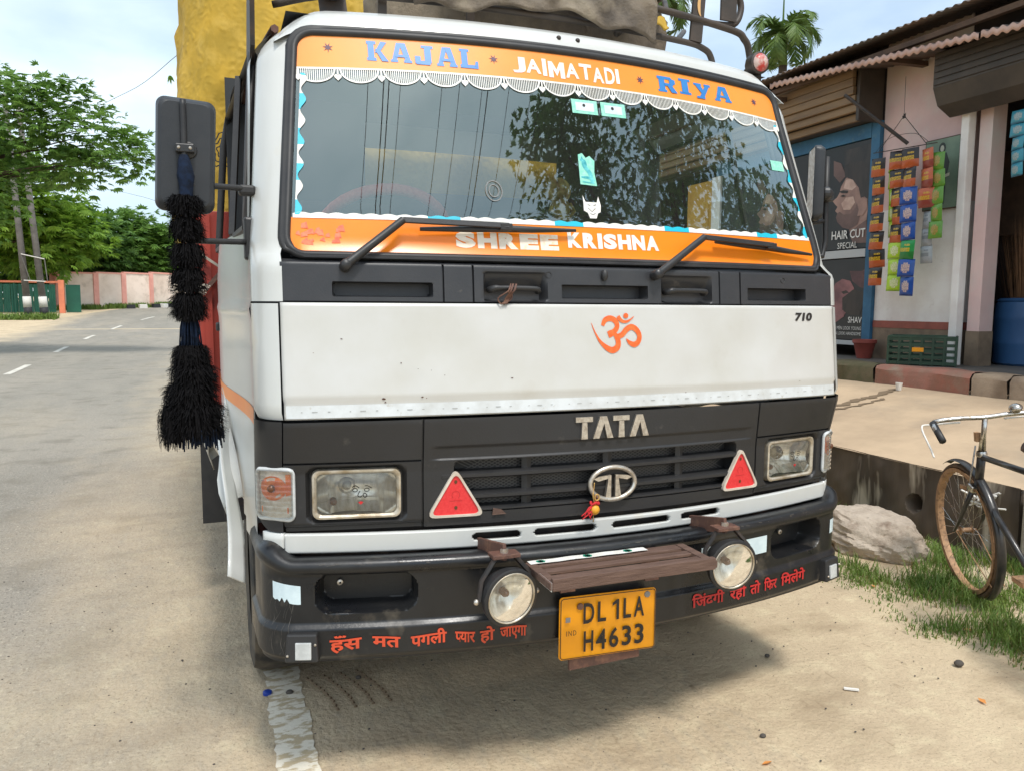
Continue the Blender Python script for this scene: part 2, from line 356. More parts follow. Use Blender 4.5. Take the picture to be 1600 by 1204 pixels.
groundmat('road_surface', True, -2.5, -0.7); groundmat('sand', False, 0, 0)
mat('road_paint', RGB(228, 219, 200), 0.8, col2=RGB(188, 170, 138), scale=15, lo=0.47, hi=0.55, stretch=(1, 2.0, 1), bump=0.2, bscale=60, detail=8)
mat('far_paint', RGB(222, 216, 204), 0.7, col2=RGB(180, 172, 158), scale=4)
mat('track_earth', RGB(122, 104, 82), 0.95)
mat('concrete_sand', RGB(196, 172, 142), 0.9, col2=RGB(172, 150, 124), scale=1.6, bump=0.2, bscale=22, col3=RGB(150, 136, 118), scale3=0.9, lo3=0.5, hi3=0.75)
mat('drain_concrete', RGB(112, 98, 83), 0.9, col2=RGB(74, 65, 56), scale=2.6, stretch=(1, 1, .16), bump=0.3, bscale=18, col3=RGB(196, 184, 166), scale3=3.1, lo3=0.57, hi3=0.64)
mat('light_concrete', RGB(180, 172, 158), 0.9, col2=RGB(150, 142, 130), scale=8, bump=0.2)
mat('dark_hole', RGB(24, 22, 20), 0.95)
mat('rock_stone', RGB(188, 174, 157), 0.9, col2=RGB(166, 151, 134), scale=5, bump=0.9, bscale=16, col3=RGB(124, 106, 90), scale3=7, lo3=0.54, hi3=0.70)
leafmat('grass_leaf', RGB(70, 104, 42), RGB(140, 160, 78), 4.0, 0.3)
leafmat('dry_grass', RGB(150, 132, 84), RGB(120, 118, 60), 5.0, 0.3)

# ---------------------------------------------------------------- ground, road, markings
HY = [-400, 16, 23.9, 31.4, 38.9, 46.4, 56, 66, 90, 140, 900]; HZ = [0, 0, 0.035, 0.1, 0.25, 0.555, 1.05, 1.55, 2.2, 2.6, 2.6]
def gh(y): return interp(y, HY, HZ)
XY = [-60, 0, 16.4, 23.9, 31.4, 38.9, 46.4, 56, 66, 80, 110]; XC = [-4.4, -5.0, -5.25, -5.65, -5.95, -5.86, -5.2, -3.0, 1.0, 9.0, 32.0]
_yy = np.linspace(-60, 110, 681); _xx = np.interp(_yy, XY, XC); _k = np.ones(25)/25
_xs = np.convolve(np.pad(_xx, 12, mode='edge'), _k, 'valid')
def xc(y): return interp(y, _yy, _xs)
gx = [-400, -200, -100, -60, -40, -28, -20, -16, -12, -9, -7, -5, -3, -2, -1, 0, 1, 2, 3, 4, 6, 8, 12, 20, 40, 80, 200, 400]
gy = [-400, -150, -60, -30, -15, -8, -4, -2, -1, 0, 1, 2, 4, 6, 8, 12] + lsp(16, 70, 37) + [80, 90, 110, 140, 200, 400, 900]
struct(MB().grid(lambda x, y: (x, y, gh(y)), gx, gy).build('ground', 'sand', smooth=180))
ry = lsp(-60, 12, 37) + lsp(14, 100, 87)
struct(MB().grid(lambda t, y: (xc(y)-4.6+t*(4.6+(5.6 if y < 8 else 5.6-1.3*sstep(8, 16, y))), y, gh(y)+0.004), lsp(0, 1, 12), ry).build('road', 'road_surface', smooth=180))
ely = lsp(-10, 60, 71)
def edge_x(y): return (-0.985-0.03*sstep(0, -2, y) if y < 1.5 else -0.96+(xc(y)-xc(1.5)))
ely = lsp(-3, 3, 240)+lsp(3.1, 60, 58)
struct(MB().grid(lambda t, y: (edge_x(y)+t*(.066+.010*frac_noise(y*9, t*3)+.007*frac_noise(y*37, t*5)), y, gh(y)+0.008), [-1, 0, 1], ely).build('road_edge_line', 'road_paint'))
for y0, y1 in ((1.6, 4.4), (8.9, 11.9), (16.4, 19.0), (23.9, 26.6), (31.4, 34.0), (38.9, 41.5), (46.4, 49), (53.9, 56.5)):
    struct(MB().grid(lambda t, y: (xc(y)+t, y, gh(y)+0.009), [-0.07, 0.07], lsp(y0, y1, 8)).build('road_centre_dash', 'far_paint'))
# tyre print pressed in the dust
tb = MB()
for k in range(4):
    x0 = -0.90+0.066*k
    pts = [(x0+0.085*math.sin(t*1.5)+0.004*math.sin(t*60), 0.80-0.30*t, 0.006) for t in lsp(0, 1, 46)]
    tb.tube(pts, [0.0025+0.0045*abs(math.sin(t*40)) for t in lsp(0, 1, 46)], 4)
struct(tb.build('tyre_track', 'track_earth'))

# ================================================================ TRUCK
truck = thing('truck', 'white cab truck with orange windscreen bands and black bumper parked at the roadside', 'truck')
PZ = [.4, .80, 1.00, 1.165, 1.21, 1.508, 1.62, 1.66, 1.758, 2.236, 2.45]
PY = [-.06, -.06, -.058, -.055, -.052, -.02, -.01, .045, .071, .222, .292]
KZ = [.4, 1.0, 1.15, 1.66, 2.236]; KV = [.125, .12, .075, .08, .115]
def F(x, z): return interp(z, PZ, PY)+interp(z, KZ, KV)*x*x
CR = 0.125; TH0 = 0.155
def x0z(z): return 0.985 if z < 1.62 else 0.985-0.055*(z-1.62)/0.74
def S(u, z, off=0.0):                         # the cab's skin: u runs across the front, then round the corner
    a = abs(u); s = 1 if u >= 0 else -1; x0 = x0z(z)
    if a <= x0:
        x = a; y = F(a, z); nx, ny = 0.16*a, -1.0
    else:
        th = min(PI/2, TH0+(a-x0)/CR); ex = max(0, (a-x0)-CR*(PI/2-TH0))
        x = x0+CR*(math.sin(th)-math.sin(TH0)); y = F(x0, z)+CR*(math.cos(TH0)-math.cos(th))+ex; x += 0.075*sstep(0.0, 1.1, ex)
        nx, ny = math.sin(th), -math.cos(th)
    return (s*(x+nx*off), y+ny*off, z)
def UC(z): return x0z(z)+CR*(PI/2-TH0)
def skin(u0, u1, z0, z1, res, disp=None, off=0.0, name=None, m=None, parent=None, smooth=35, solid=0.0, resz=None, xs=None, zs=None):
    us = xs or lsp(u0, u1, max(2, int(round((u1-u0)/res))+1)); zz = zs or lsp(z0, z1, max(2, int(round((z1-z0)/(resz or res)))+1))
    b = MB().grid(lambda u, z: S(u, z, off-(disp(u, z) if disp else 0)), us, zz)
    return b.build(name, m, parent, smooth, solid=solid)
def decal(vs_, fs, off, name, m, parent, surf=S, mb=None):
    b = mb or MB(); b.add([surf(x, z, off) for x, z in vs_], fs)
    return b if mb else b.build(name, m, parent)
def well(d, edge, depth): return depth*sstep(edge, -edge, d)

# ---- front panel (dented, with tape strip)
dents = [(0.62, 1.40, 0.10, 0.005), (-0.05, 1.42, 0.12, -0.003), (0.32, 1.25, 0.08, 0.005), (-0.55, 1.38, 0.09, 0.004), (0.8, 1.28, 0.1, 0.005), (-0.40, 1.30, 0.10, 0.005), (0.55, 1.33, 0.16, 0.004), (-0.68, 1.25, 0.06, 0.004), (-0.2, 1.26, 0.09, 0.004), (0.2, 1.3, 0.2, 0.003), (-0.75, 1.42, 0.15, 0.003)]
def pdisp(u, z):
    d = sum(a*math.exp(-((u-x)**2+(z-y)**2*1.5)/r_**2) for x, y, r_, a in dents)
    return d+0.006*sstep(1.232, 1.214, z)+0.0008*frac_noise(u*4, z*6)
panel = skin(-1.018, 1.018, 1.168, 1.505, 0.012, pdisp, 0.004, 'front_panel', 'panel_paint', truck, 40, solid=0.012)
skin(-1.012, 1.012, 1.172, 1.209, 0.03, pdisp, 0.0052, 'reflective_tape', 'tape_white', panel)
tb = MB()
for k in range(15):
    x = -0.97+k*0.137
    for dx, wd in ((0, .004), (0.03, 0.016), (0.075, 0.007)):
        tb.add([S(x+dx, 1.189, 0.0066-pdisp(x, 1.19)), S(x+dx+wd, 1.189, 0.0066-pdisp(x, 1.19)), S(x+dx+wd, 1.191, 0.0066-pdisp(x, 1.19)), S(x+dx, 1.191, 0.0066-pdisp(x, 1.19))], [(0, 1, 2, 3)])
stuff(tb.build('tape_print', 'faint_print', panel))
tb = MB()                                     # stone chips
for x, z, a in ((-.68, 1.328, .006), (-.337, 1.277, .007), (-.734, 1.224, .011), (-.73, 1.213, .006), (-.62, 1.226, .007), (-.607, 1.223, .004), (-.63, 1.31, .003), (-.59, 1.305, .003), (-.85, 1.40, .006), (-.93, 1.36, .004), (-.55, 1.29, .003), (.3, 1.21, .005), (.82, 1.23, .004)):
    pts = [(x+a*.62*random.uniform(.5, 1.2)*math.cos(t), z+a*.62*random.uniform(.25, .7)*math.sin(t)) for t in lsp(0, 5.6, 8)]
    tb.add([S(p, q, 0.0056-pdisp(p, q)) for p, q in pts], [tuple(range(8))])
stuff(tb.build('paint_chip', 'rust_steel', panel))
# om symbol
def pj2(cx, cy):
    px = 900+cx/1565*130; py = 470+cy/1204*100
    return (-.064+(px-922)*.00236, 1.445-(py-505)*.00207)
def omstroke(px, ws, k):
    pts = catmull([pj2(*p) for p in px], 5); w2 = [interp(i/(len(pts)-1), lsp(0, 1, len(ws)), ws)*130/1565*0.00225 for i in range(len(pts))]
    v_, f_ = ribbon2d(pts, w2); decal(v_, f_, 0.0056+0.0004*k, None, None, None, mb=omb)
omb = MB()
_pd = pdisp
def S_p(x, z, off): return S(x, z, off-_pd(x, z))
def decal(vs_, fs, off, name, m, parent, surf=None, mb=None):
    b = mb or MB(); sf = surf or (S_p if 1.168 < vs_[0][1] < 1.505 else S); b.add([sf(x, z, off) for x, z in vs_], fs)
    return b if mb else b.build(name, m, parent)
omstroke([(478, 470), (520, 370), (620, 330), (720, 380), (750, 480), (700, 570), (620, 620), (575, 640)], [60, 90, 100, 100, 92, 95, 120, 110], 0)
omstroke([(268, 415), (330, 590), (420, 760), (540, 880), (650, 930), (740, 880), (765, 790), (740, 690), (690, 610)], [6, 22, 50, 90, 112, 110, 100, 95, 70], 1)
omstroke([(740, 680), (840, 640), (930, 540), (1030, 495), (1130, 560), (1178, 670), (1150, 780), (1070, 830), (980, 790), (920, 715)], [90, 95, 100, 102, 98, 90, 92, 100, 70, 8], 2)
omstroke([(770, 290), (800, 340), (850, 385), (920, 395), (1000, 360), (1080, 293)], [70, 70, 56, 46, 30, 6], 3)
cx_, cz_ = pj2(922, 280); decal([(cx_+0.0095*math.cos(a), cz_+0.0085*math.sin(a)) for a in lsp(0, 5.9, 16)], [tuple(range(16))], 0.0072, None, None, None, mb=omb)
omb.build('om_symbol', 'om_paint', panel)
v_, f_ = text_tris('710', 0.05, 0.15); v_ = fit(v_, 0.803, 0.893, 1.449, 1.480)
b = MB(); b.add([S_p(x, z, 0.006) for x, z in v_], f_)
b.build('model_number', 'ink_black', panel)

# ---- cowl panel below the windscreen
def cdisp(u, z):
    d = 0.0
    for cx, hx in ((-0.724, .146), (-0.002, .156), (0.724, .143)):
        d = max(d, well(srect(u, z, cx, 1.545, hx, 0.0205, 0.008), 0.002, 0.05))
        d -= 0.006*sstep(0.006, 0.0, abs(z-1.5705)-0.001)*sstep(hx+.012, hx, abs(u-cx))
    for cx in (-0.316, 0.313):
        d = max(d, well(srect(u, z, cx, 1.5575, 0.100, 0.044, 0.010), 0.004, 0.032*sstep(1.60, 1.53, z)+0.010))
    for sx in (-.545, -.452, .452, .545):
        d = max(d, 0.012*sstep(0.0035, 0.0015, abs(u-sx)))
    return d
cxs = sorted(set([round(x, 4) for x in lsp(-1.016, 1.016, 280)] + [round(a+e, 4) for a in (-.545, -.452, .452, .545) for e in (-.0035, -.0015, .0015, .0035)] + [round(c+s*h+e, 4) for c, h in ((-.724, .146), (-.002, .156), (.724, .143)) for s in (-1, 1) for e in (-.002, .002)]))
czs = sorted(set([round(z, 4) for z in lsp(1.510, 1.622, 26)] + [1.5225, 1.5265, 1.5635, 1.5675, 1.572]))
cowl = skin(0, 0, 0, 0, 1, cdisp, 0.0, 'cowl_panel', 'cowl_plastic', truck, 40, xs=cxs, zs=czs)
MB().grid(lambda u, t: S(u, 1.6215+0.012*t, -0.03*t), lsp(-1.016, 1.016, 40), [0, 1]).build('cowl_ledge', 'cowl_plastic', cowl, 180)
for sx in (-1, 1):
    c0 = 0.3145*sx
    pts = [S(c0-0.082, 1.548, -0.02), S(c0-0.078, 1.55, 0.004), S(c0-0.055, 1.5535, 0.01), S(c0+0.055, 1.553, 0.01), S(c0+0.074, 1.548, 0.004), S(c0+0.078, 1.545, -0.02)]
    MB().tube(catmull(pts, 4), [0.011]*8+[0.0085]*10+[0.010]*3, 8).build('grab_handle', 'black_plastic', cowl, 180)
rp = MB()
for k in range(9):
    x = -0.33+random.uniform(-.012, .02); rp.tube(catmull([S(x, 1.566, .02), S(x-.01, 1.545, .028), S(x-.02+random.uniform(-.02, .02), 1.522, .012), S(x-.03, 1.513-random.random()*.01, .012)], 4), 0.0022, 5)
stuff(rp.build('tied_twine', 'rust_steel', cowl, 180))
for x in (-0.205, 0.75): MB().tube([S(x+.010*math.cos(a), 1.597+.009*math.sin(a), 0.0006) for a in lsp(0, 5.98, 20)], 0.0012, 5, True).build('round_plug', 'black_plastic', cowl)
wn = MB(); wn.lathe([(.007, 0), (.012, .012), (.010, .026), (.004, .034)], S(-0.01, 1.583, .006), 8); wn.build('washer_nozzle', 'rubber', cowl, 60)

# ---- windscreen
def zarch(x): return 0.022*(1-(x/0.95)**2)
def wtop(x): return 2.345+zarch(x)*0.8
def outline(inset, zb=1.652):
    pts = []
    tw, bw = 0.932-inset, 0.985-inset; zt, zb = 2.353-inset, zb+inset; r_ = 0.055
    pts += [(x, zb) for x in lsp(-bw+.045, bw-.045, 30)]
    pts += [(bw-.045+.045*math.sin(a), zb+.045-.045*math.cos(a)) for a in lsp(.2, 1.55, 6)]
    pts += [(bw+(tw-bw)*t, zb+.05+(zt-r_-zb-.05)*t) for t in lsp(0.02, 1, 16)]
    pts += [(tw-r_+r_*math.cos(a), zt-r_+r_*math.sin(a)+zarch(tw-r_*.5)*.8*math.sin(a)) for a in lsp(.2, 1.4, 6)]
    pts += [(x, zt+zarch(x)*.8) for x in lsp(tw-r_, -tw+r_, 30)]
    n = len(pts); half = pts[30+6+16-16:30+6+16+6]
    left = [(-x, z) for x, z in reversed(pts[30:30+6+16+6])]
    return pts + left
WO = outline(0.0)
def col_range(poly, x):
    zs = []
    for i in range(len(poly)):
        (x1, z1), (x2, z2) = poly[i], poly[(i+1) % len(poly)]
        if (x1-x)*(x2-x) <= 0 and x1 != x2: zs.append(z1+(z2-z1)*(x-x1)/(x2-x1))
    return (min(zs), max(zs)) if zs else (None, None)
def poly_patch(poly, off, name, m, parent, nz_=8, dx=0.02, lo=None, hi=None, surf=S, ext=0.0):
    xs = [p[0] for p in poly]; a, b_ = min(xs)+1e-5, max(xs)-1e-5
    us = lsp(a, b_, int((b_-a)/dx)+2); us = sorted(set(us+[a+(b_-a)*k for k in (.002, .005, .01, .02, .98, .99, .995, .998)])); rows = []
    for u in us:
        z0, z1 = col_range(poly, u)
        if lo: z0 = max(z0, lo(u))
        if hi: z1 = min(z1, hi(u))
        if z1 < z0: z1 = z0
        rows.append([surf(u, z0+(z1-z0)*j/nz_, off) for j in range(nz_+1)])
    v_ = [p for r_ in rows for p in r_]; k = nz_+1
    f_ = [(i*k+j, (i+1)*k+j, (i+1)*k+j+1, i*k+j+1) for i in range(len(us)-1) for j in range(nz_)]
    return MB().add(v_, f_).build(name, m, parent, 180)
def SW(x, z, off=0.0):                        # windscreen surface kept on the front (no corner)
    return (x, F(x, z)-off*0.95, z+off*0.3)
screen = poly_patch(WO, 0.0, 'windscreen', 'windscreen_glass', truck, 24, 0.03, surf=SW)
poly_patch(WO, 0.002, 'upper_orange_band', 'upper_orange_vinyl', screen, 4, 0.03, lo=lambda x: 2.235+zarch(x), surf=SW)
poly_patch(WO, 0.002, 'lower_orange_band', 'orange_vinyl', screen, 4, 0.03, hi=lambda x: 1.757+0.004*(1-x*x), surf=SW)
# rubber gasket swept round the outline
gp = [(-.008, .001), (-.004, .010), (.003, .013), (.010, .013), (.015, .008), (.021, .010), (.027, .005), (.029, -.006)]
gb = MB(); n_ = len(WO); vs_ = []
for i in range(n_):
    a, b_ = WO[i-1], WO[(i+1) % n_]; dx, dz = b_[0]-a[0], b_[1]-a[1]; l_ = math.hypot(dx, dz); nx_, nz_ = dz/l_, -dx/l_
    for o1, o2 in gp:
        ks = 0.62 if (nz_ < -0.7) else 1.0
        vs_.append(SW(WO[i][0]+nx_*o1*ks, WO[i][1]+nz_*o1*ks, o2))
k = len(gp); gb.add(vs_, [(i*k+j, i*k+j+1, ((i+1) % n_)*k+j+1, ((i+1) % n_)*k+j) for i in range(n_) for j in range(k-1)])
gb.build('windscreen_gasket', 'rubber', truck, 60)

# lettering on the bands
P4 = lambda *a: list(a)
LET = {
 'K': [[(0, 0), (.46, 0), (.46, .16), (.36, .16), (.36, .84), (.46, .84), (.46, 1), (0, 1), (0, .84), (.06, .84), (.06, .16), (0, .16)], [(.38, .42), (.60, .42), (1, .98), (.70, 1)], [(.40, .60), (.72, 0), (1.05, 0), (.62, .62)]],
 'A': [[(0, 0), (.34, 0), (.34, .13), (.30, .13), (.54, .98), (.30, 1), (.07, .13), (0, .13)], [(.62, 0), (1, 0), (1, .13), (.94, .13), (.72, 1), (.42, 1), (.68, .13), (.62, .13)], [(.22, .26), (.80, .26), (.80, .40), (.22, .40)]],
 'J': [[(.36, .86), (1, .86), (1, 1), (.36, 1)], [(.52, .1), (.88, .1), (.88, .9), (.52, .9)], [(.05, 0), (.80, 0), (.86, .2), (.05, .2)], [(0, .05), (.30, .05), (.30, .42), (0, .42)]],
 'L': [[(0, .86), (.52, .86), (.52, 1), (0, 1)], [(.08, 0), (.42, 0), (.42, .9), (.08, .9)], [(.0, 0), (1, 0), (1, .18), (.0, .18)], [(.78, .1), (1, .1), (1, .38), (.86, .38)]],
 'R': [[(0, 0), (.48, 0), (.48, .15), (.40, .15), (.40, .85), (0, 1), (0, .86), (.08, .85), (.08, .15), (0, .15)], [(.0, .82), (.85, .82), (.75, 1), (.0, 1)], [(.66, .5), (.98, .58), (.98, .84), (.66, .9)], [(.38, .40), (.82, .42), (.9, .58), (.38, .58)], [(.50, .46), (.76, .48), (1.05, 0), (.72, 0)]],
 'I': [[(0, 0), (1, 0), (1, .15), (0, .15)], [(0, .85), (1, .85), (1, 1), (0, 1)], [(.22, .1), (.78, .1), (.78, .9), (.22, .9)]],
 'Y': [[(0, .86), (.46, .86), (.46, 1), (0, 1)], [(.62, .86), (1, .86), (1, 1), (.62, 1)], [(.06, .9), (.40, .9), (.62, .42), (.40, .38)], [(.68, .9), (.94, .9), (.50, 0), (.22, 0)], [(.10, 0), (.6, 0), (.6, .14), (.10, .14)]],
}
def slab_word(word, x0, x1, z0, z1, gap, widths, drop=0.0, tilt=0.0):
    tot = sum(widths)+gap*(len(word)-1); x = 0
    for i, ch in enumerate(word):
        b = MB()
        for k, poly in enumerate(LET[ch]):
            pts = [((x+px*widths[i])/tot*(x1-x0)+x0, z0+pz*(z1-z0)+drop*math.sin(i*2.1)) for px, pz in poly]
            if len(pts) == 4: b.add([SW(p, q, 0.0032+0.0004*k) for p, q in pts], [(0, 1, 2, 3)])
            else:
                b.add([SW(p, q, 0.0032+0.0004*k) for p, q in pts], [tuple(range(len(pts)))])
        x += widths[i]+gap; b.build('band_letter', 'blue_vinyl', screen)
for word, a in (('KAJAL', (-.713, -.352, 2.276, 2.343, .14, [.9, .95, .85, .95, .85], .001)), ('RIYA', (.338, .690, 2.278, 2.338, .2, [.95, .62, .95, 1.0], .004))):
    slab_word(word, *a)
b = MB(); bx = [-.232, -.178, -.158, -.128, -.07, -.013, .036, .083, .121, .178]
for i, ch in enumerate('JAIMATADI'):
    wds = (.046, .054, .015, .060, .050, .048, .044, .040, .014); pos = (-.232, -.184, -.124, -.102, -.038, .016, .066, .115, .160)
    v_, f_ = text_tris(ch, 0.03) if ch not in 'IM' else (([(0, 0), (1, 0), (1, 1), (0, 1)], [(0, 1, 2, 3)]) if ch == 'I' else ([(0, 0), (.28, 0), (.28, .55), (.5, .12), (.72, .55), (.72, 0), (1, 0), (1, 1), (.74, 1), (.5, .52), (.26, 1), (0, 1)], [(0, 1, 2, 10, 11), (2, 3, 9, 10), (3, 4, 8, 9), (4, 5, 6, 7, 8)])); v_ = fit(v_, pos[i], pos[i]+wds[i], 2.279+.004*math.sin(i*1.7), 2.336-.004*math.sin(i*2.3)); b = MB(); b.add([SW(x, z, .0034) for x, z in v_], f_); b.build('band_letter', 'white_vinyl', screen)
def row(word, x0, x1, z0, z1, m, off=0.05):
    wd = {'I': .34, ' ': .4, 'M': 1.2}; g = .10; tot = sum(wd.get(c, 1) for c in word)+g*(len(word)-1); x = 0; b = MB()
    for ch in word:
        ww = wd.get(ch, 1)
        if ch != ' ':
            v_, f_ = text_tris(ch, off); a = x0+x/tot*(x1-x0); v_ = fit(v_, a, a+ww/tot*(x1-x0), z0, z1); b = MB(); b.add([SW(p, q, .0034) for p, q in v_], f_); b.build('band_letter', m, screen)
        x += ww+g
row('SHREE', -.486, -.142, 1.677, 1.728, 'faded_white_vinyl', 0.07); row('KRISHNA', -.108, .238, 1.688, 1.739, 'white_vinyl', 0.06)
for x, z in ((-.832, 2.311), (-.297, 2.318), (.262, 2.310), (.815, 2.302)):
    b = MB(); b.add([SW(x+(.017 if i % 2 == 0 else .006)*math.cos(i*PI/7+.3), z+(.017 if i % 2 == 0 else .006)*math.sin(i*PI/7+.3), .0034) for i in range(14)]+[SW(x, z, .0034)], [(i, (i+1) % 14, 14) for i in range(14)])
    b.build('band_star', 'purple_ink', screen)
b = MB()                                      # scraped off lettering at the band's left end
for k in range(26):
    x = -.965+random.random()*.125; z = 1.672+random.random()*.06; a = random.uniform(.006, .022)
    b.add([SW(x, z, .003+k*.00003), SW(x+a, z+random.uniform(-.004, .004), .003+k*.00003), SW(x+a*.8, z+a*.9, .003+k*.00003), SW(x+.002, z+a*.6, .003+k*.00003)], [(0, 1, 2, 3)])
stuff(b.build('scraped_lettering', 'red_vinyl', screen))
# lace trim: scallops with thread lines and little hearts
NS = 14; x_l, x_r = -0.942, 0.942; ws_ = (x_r-x_l)/NS
for i in range(NS):
    xa = x_l+i*ws_; xb = xa+ws_; b = MB(); zb = lambda x: 2.236+zarch(x)
    for j in range(19):
        t = (j+.5)/19; x = xa+ws_*(.06+.88*t); dp = 0.046*math.sqrt(max(0, 1-((t-.5)/.5)**2))
        b.add([SW(x-.0013, zb(x)+.002, .003), SW(x+.0013, zb(x)+.002, .003), SW(x+.0013, zb(x)-dp, .003), SW(x-.0013, zb(x)-dp, .003)], [(0, 1, 2, 3)])
    pts = [(xa+ws_*(.05+.9*t), zb(xa+ws_*t)-.046*math.sqrt(max(0, 1-((t-.5)/.5)**2))) for t in lsp(0, 1, 22)]
    v_, f_ = ribbon2d(pts, .005); b.add([SW(p, q, .0036) for p, q in v_], f_)
    v_, f_ = ribbon2d([(xa, zb(xa)), (xb, zb(xb))], .006); b.add([SW(p, q, .0036) for p, q in v_], f_)
    b.build('lace_scallop', 'white_vinyl', screen)
for i in range(NS+1):
    x = x_l+i*ws_; z = 2.236+zarch(x)-.030
    if abs(x) > .93: x *= .985
    pts = [(x+.011*1.05*math.sin(t)**3, z+.0125*(.8125*math.cos(t)-.3125*math.cos(2*t)-.125*math.cos(3*t)-.06*math.cos(4*t))) for t in lsp(0, 6.05, 22)]
    b = MB().add([SW(p, q, .0042) for p, q in pts], [tuple(range(22))]); v_, f_ = ribbon2d([(x, z+.008), (x, z+.03)], .005); b.add([SW(p, q, .0042) for p, q in v_], f_)
    b.build('lace_heart', 'white_vinyl', screen)
# wavy trims (white and cyan runs)
def wavy(fn, n, seg, name):
    b = MB(); last = None
    for i in range(n):
        c = 1 if seg(i/n) else 0
        if last is not None and c != last: b.build(name, 'cyan_vinyl' if last else 'white_vinyl', screen); b = MB()
        last = c; p = [fn(i/n, 0), fn((i+1)/n, 0), fn((i+1)/n, 1), fn(i/n, 1)]; b.add(p, [(0, 1, 2, 3)])
    b.build(name, 'cyan_vinyl' if last else 'white_vinyl', screen)
wavy(lambda t, s: SW(-.968+1.936*t, 1.755+.004*(1-(-.968+1.936*t)**2)+s*(.013+.005*abs(math.sin(t*PI*38))), .0038), 300, lambda t: math.sin(t*29+1.1) > .72 and .05 < t < .95, 'wavy_trim')
for s_ in (-1, 1):
    wavy(lambda t, s, s_=s_: SW(s_*((.962-.042*t)-s*(.012+.008*math.sin(t*PI*13))), 1.765+.455*t, .0038), 120, lambda t: math.sin(t*PI*8+.6) > .1, 'wavy_trim')
# stickers on the glass
def card(x0, x1, z0, z1, m, name, sk=0.0):
    return MB().add([SW(x0, z0, .0025), SW(x1, z0-sk, .0025), SW(x1, z1-sk, .0025), SW(x0, z1, .0025)], [(0, 1, 2, 3)]).build(name, m, screen)
for x0 in (-.031, .081):
    card(x0, x0+.098, 2.156, 2.206, 'mint_vinyl', 'paper_note')
    b = MB(); b.add([SW(x0+.014, 2.166, .0031), SW(x0+.084, 2.166, .0031), SW(x0+.084, 2.196, .0031), SW(x0+.014, 2.196, .0031)], [(0, 1, 2, 3)]); b.build('note_print', 'teal_ink' if 0 else 'tape_cyan', screen)
    b = MB(); b.add([SW(x0+.046+.006*math.cos(a), 2.186+.006*math.sin(a), .0037) for a in lsp(0, 5.5, 8)], [tuple(range(8))]); b.build('note_print', 'ink_black', screen)
card(.843, .912, 2.028, 2.068, 'mint_vinyl', 'paper_note')
pts = [(-.036, 1.905), (.026, 1.902), (.022, 1.95), (.028, 1.99), (.010, 2.006), (-.004, 1.998), (-.016, 2.014), (-.032, 2.008), (-.034, 1.96)]
MB().add([SW(x, z, .0025) for x, z in pts], [tuple(range(9))]).build('figure_sticker', 'mint_vinyl', screen)
b = MB()
for px, wds in (([(-.020, 2.002), (-.014, 1.97), (.004, 1.945), (.010, 1.912)], [.004, .014, .016, .012]), ([(-.028, 1.99), (-.012, 1.986), (-.004, 1.965)], [.006, .012, .004]), ([(-.030, 1.93), (0, 1.928), (.02, 1.92)], [.006, .010, .006]), ([(-.026, 1.914), (.018, 1.910)], .004)):
    v_, f_ = ribbon2d(catmull(px, 4), [interp(i, lsp(0, 1, len(wds)), wds) for i in lsp(0, 1, len(catmull(px, 4)))] if hasattr(wds, '__len__') else wds); b.add([SW(p, q, .0031+.0003*len(b.f)/40) for p, q in v_], f_)
b.build('sticker_print', 'teal_ink', screen)
pts = [(-.034, 1.868), (-.026, 1.845), (.016, 1.845), (.024, 1.866), (.030, 1.835), (.026, 1.812), (.016, 1.808), (.008, 1.790), (-.016, 1.790), (-.022, 1.808), (-.036, 1.815), (-.034, 1.84)]
MB().add([SW(x, z, .0025) for x, z in pts], [tuple(range(12))]).build('mask_sticker', 'white_vinyl', screen)
b = MB()
for px in ([(-.020, 1.836), (-.010, 1.833)], [(.002, 1.833), (.012, 1.837)], [(-.014, 1.806), (-.004, 1.802), (.006, 1.807)], [(-.02, 1.825), (-.006, 1.812), (.008, 1.824)]):
    v_, f_ = ribbon2d(px, .003); b.add([SW(p, q, .0031) for p, q in v_], f_)
b.build('sticker_print', 'grey_mark', screen)
for rr in (.020, .033):
    v_, f_ = ribbon2d([(-.345+rr*.82*math.cos(a), 1.865+rr*math.sin(a)) for a in lsp(0, 2*PI, 26)], .003); MB().add([SW(p, q, .003) for p, q in v_], f_).build('ring_mark', 'grey_mark', screen)

# ---- wipers
def wiper(px, pk, bl0, bl1, pv):
    wv = bpy.data.objects.new('wiper', None); C.objects.link(wv); wv.parent = truck
    o = .035
    piv = SW(px[0], px[1], .03); kn = SW(pk[0], pk[1], .045); mid = SW((bl0[0]+bl1[0])/2+.02, (bl0[1]+bl1[1])/2+.004, .045)
    b = MB(); b.lathe([(.017, -.03), (.017, .006), (.012, .012), (.001, .013)], piv, 12, Matrix.Rotation(R(80), 3, 'X'))
    b.tube([piv, (Vector(piv)*.5+Vector(kn)*.5), kn], [.014, .0125, .012], 8)
    b.build('wiper_arm', 'black_plastic', wv, 60)
    b = MB(); b.bar(kn, mid, .018, .009, (0, -1, .3)); b.build('wiper_rod', 'black_plastic', wv, bevel=.002)
    a = SW(*bl0, .022); c = SW(*bl1, .022); m0 = SW((bl0[0]+bl1[0])/2, (bl0[1]+bl1[1])/2+.003, .024)
    b = MB(); b.tube([a, SW(bl0[0]*.7+bl1[0]*.3, bl0[1]*.7+bl1[1]*.3, .024), m0, SW(bl0[0]*.3+bl1[0]*.7, bl0[1]*.3+bl1[1]*.7, .024), c], [.006, .010, .012, .010, .005], 6)
    b.tube([a, m0, c], .005, 5); b.build('wiper_blade', 'rubber', wv, 60)
    b = MB(); b.box(Vector(mid)*.5+Vector(m0)*.5, (.04, .03, .022)); b.build('blade_clip', 'rubber', wv, bevel=.003)
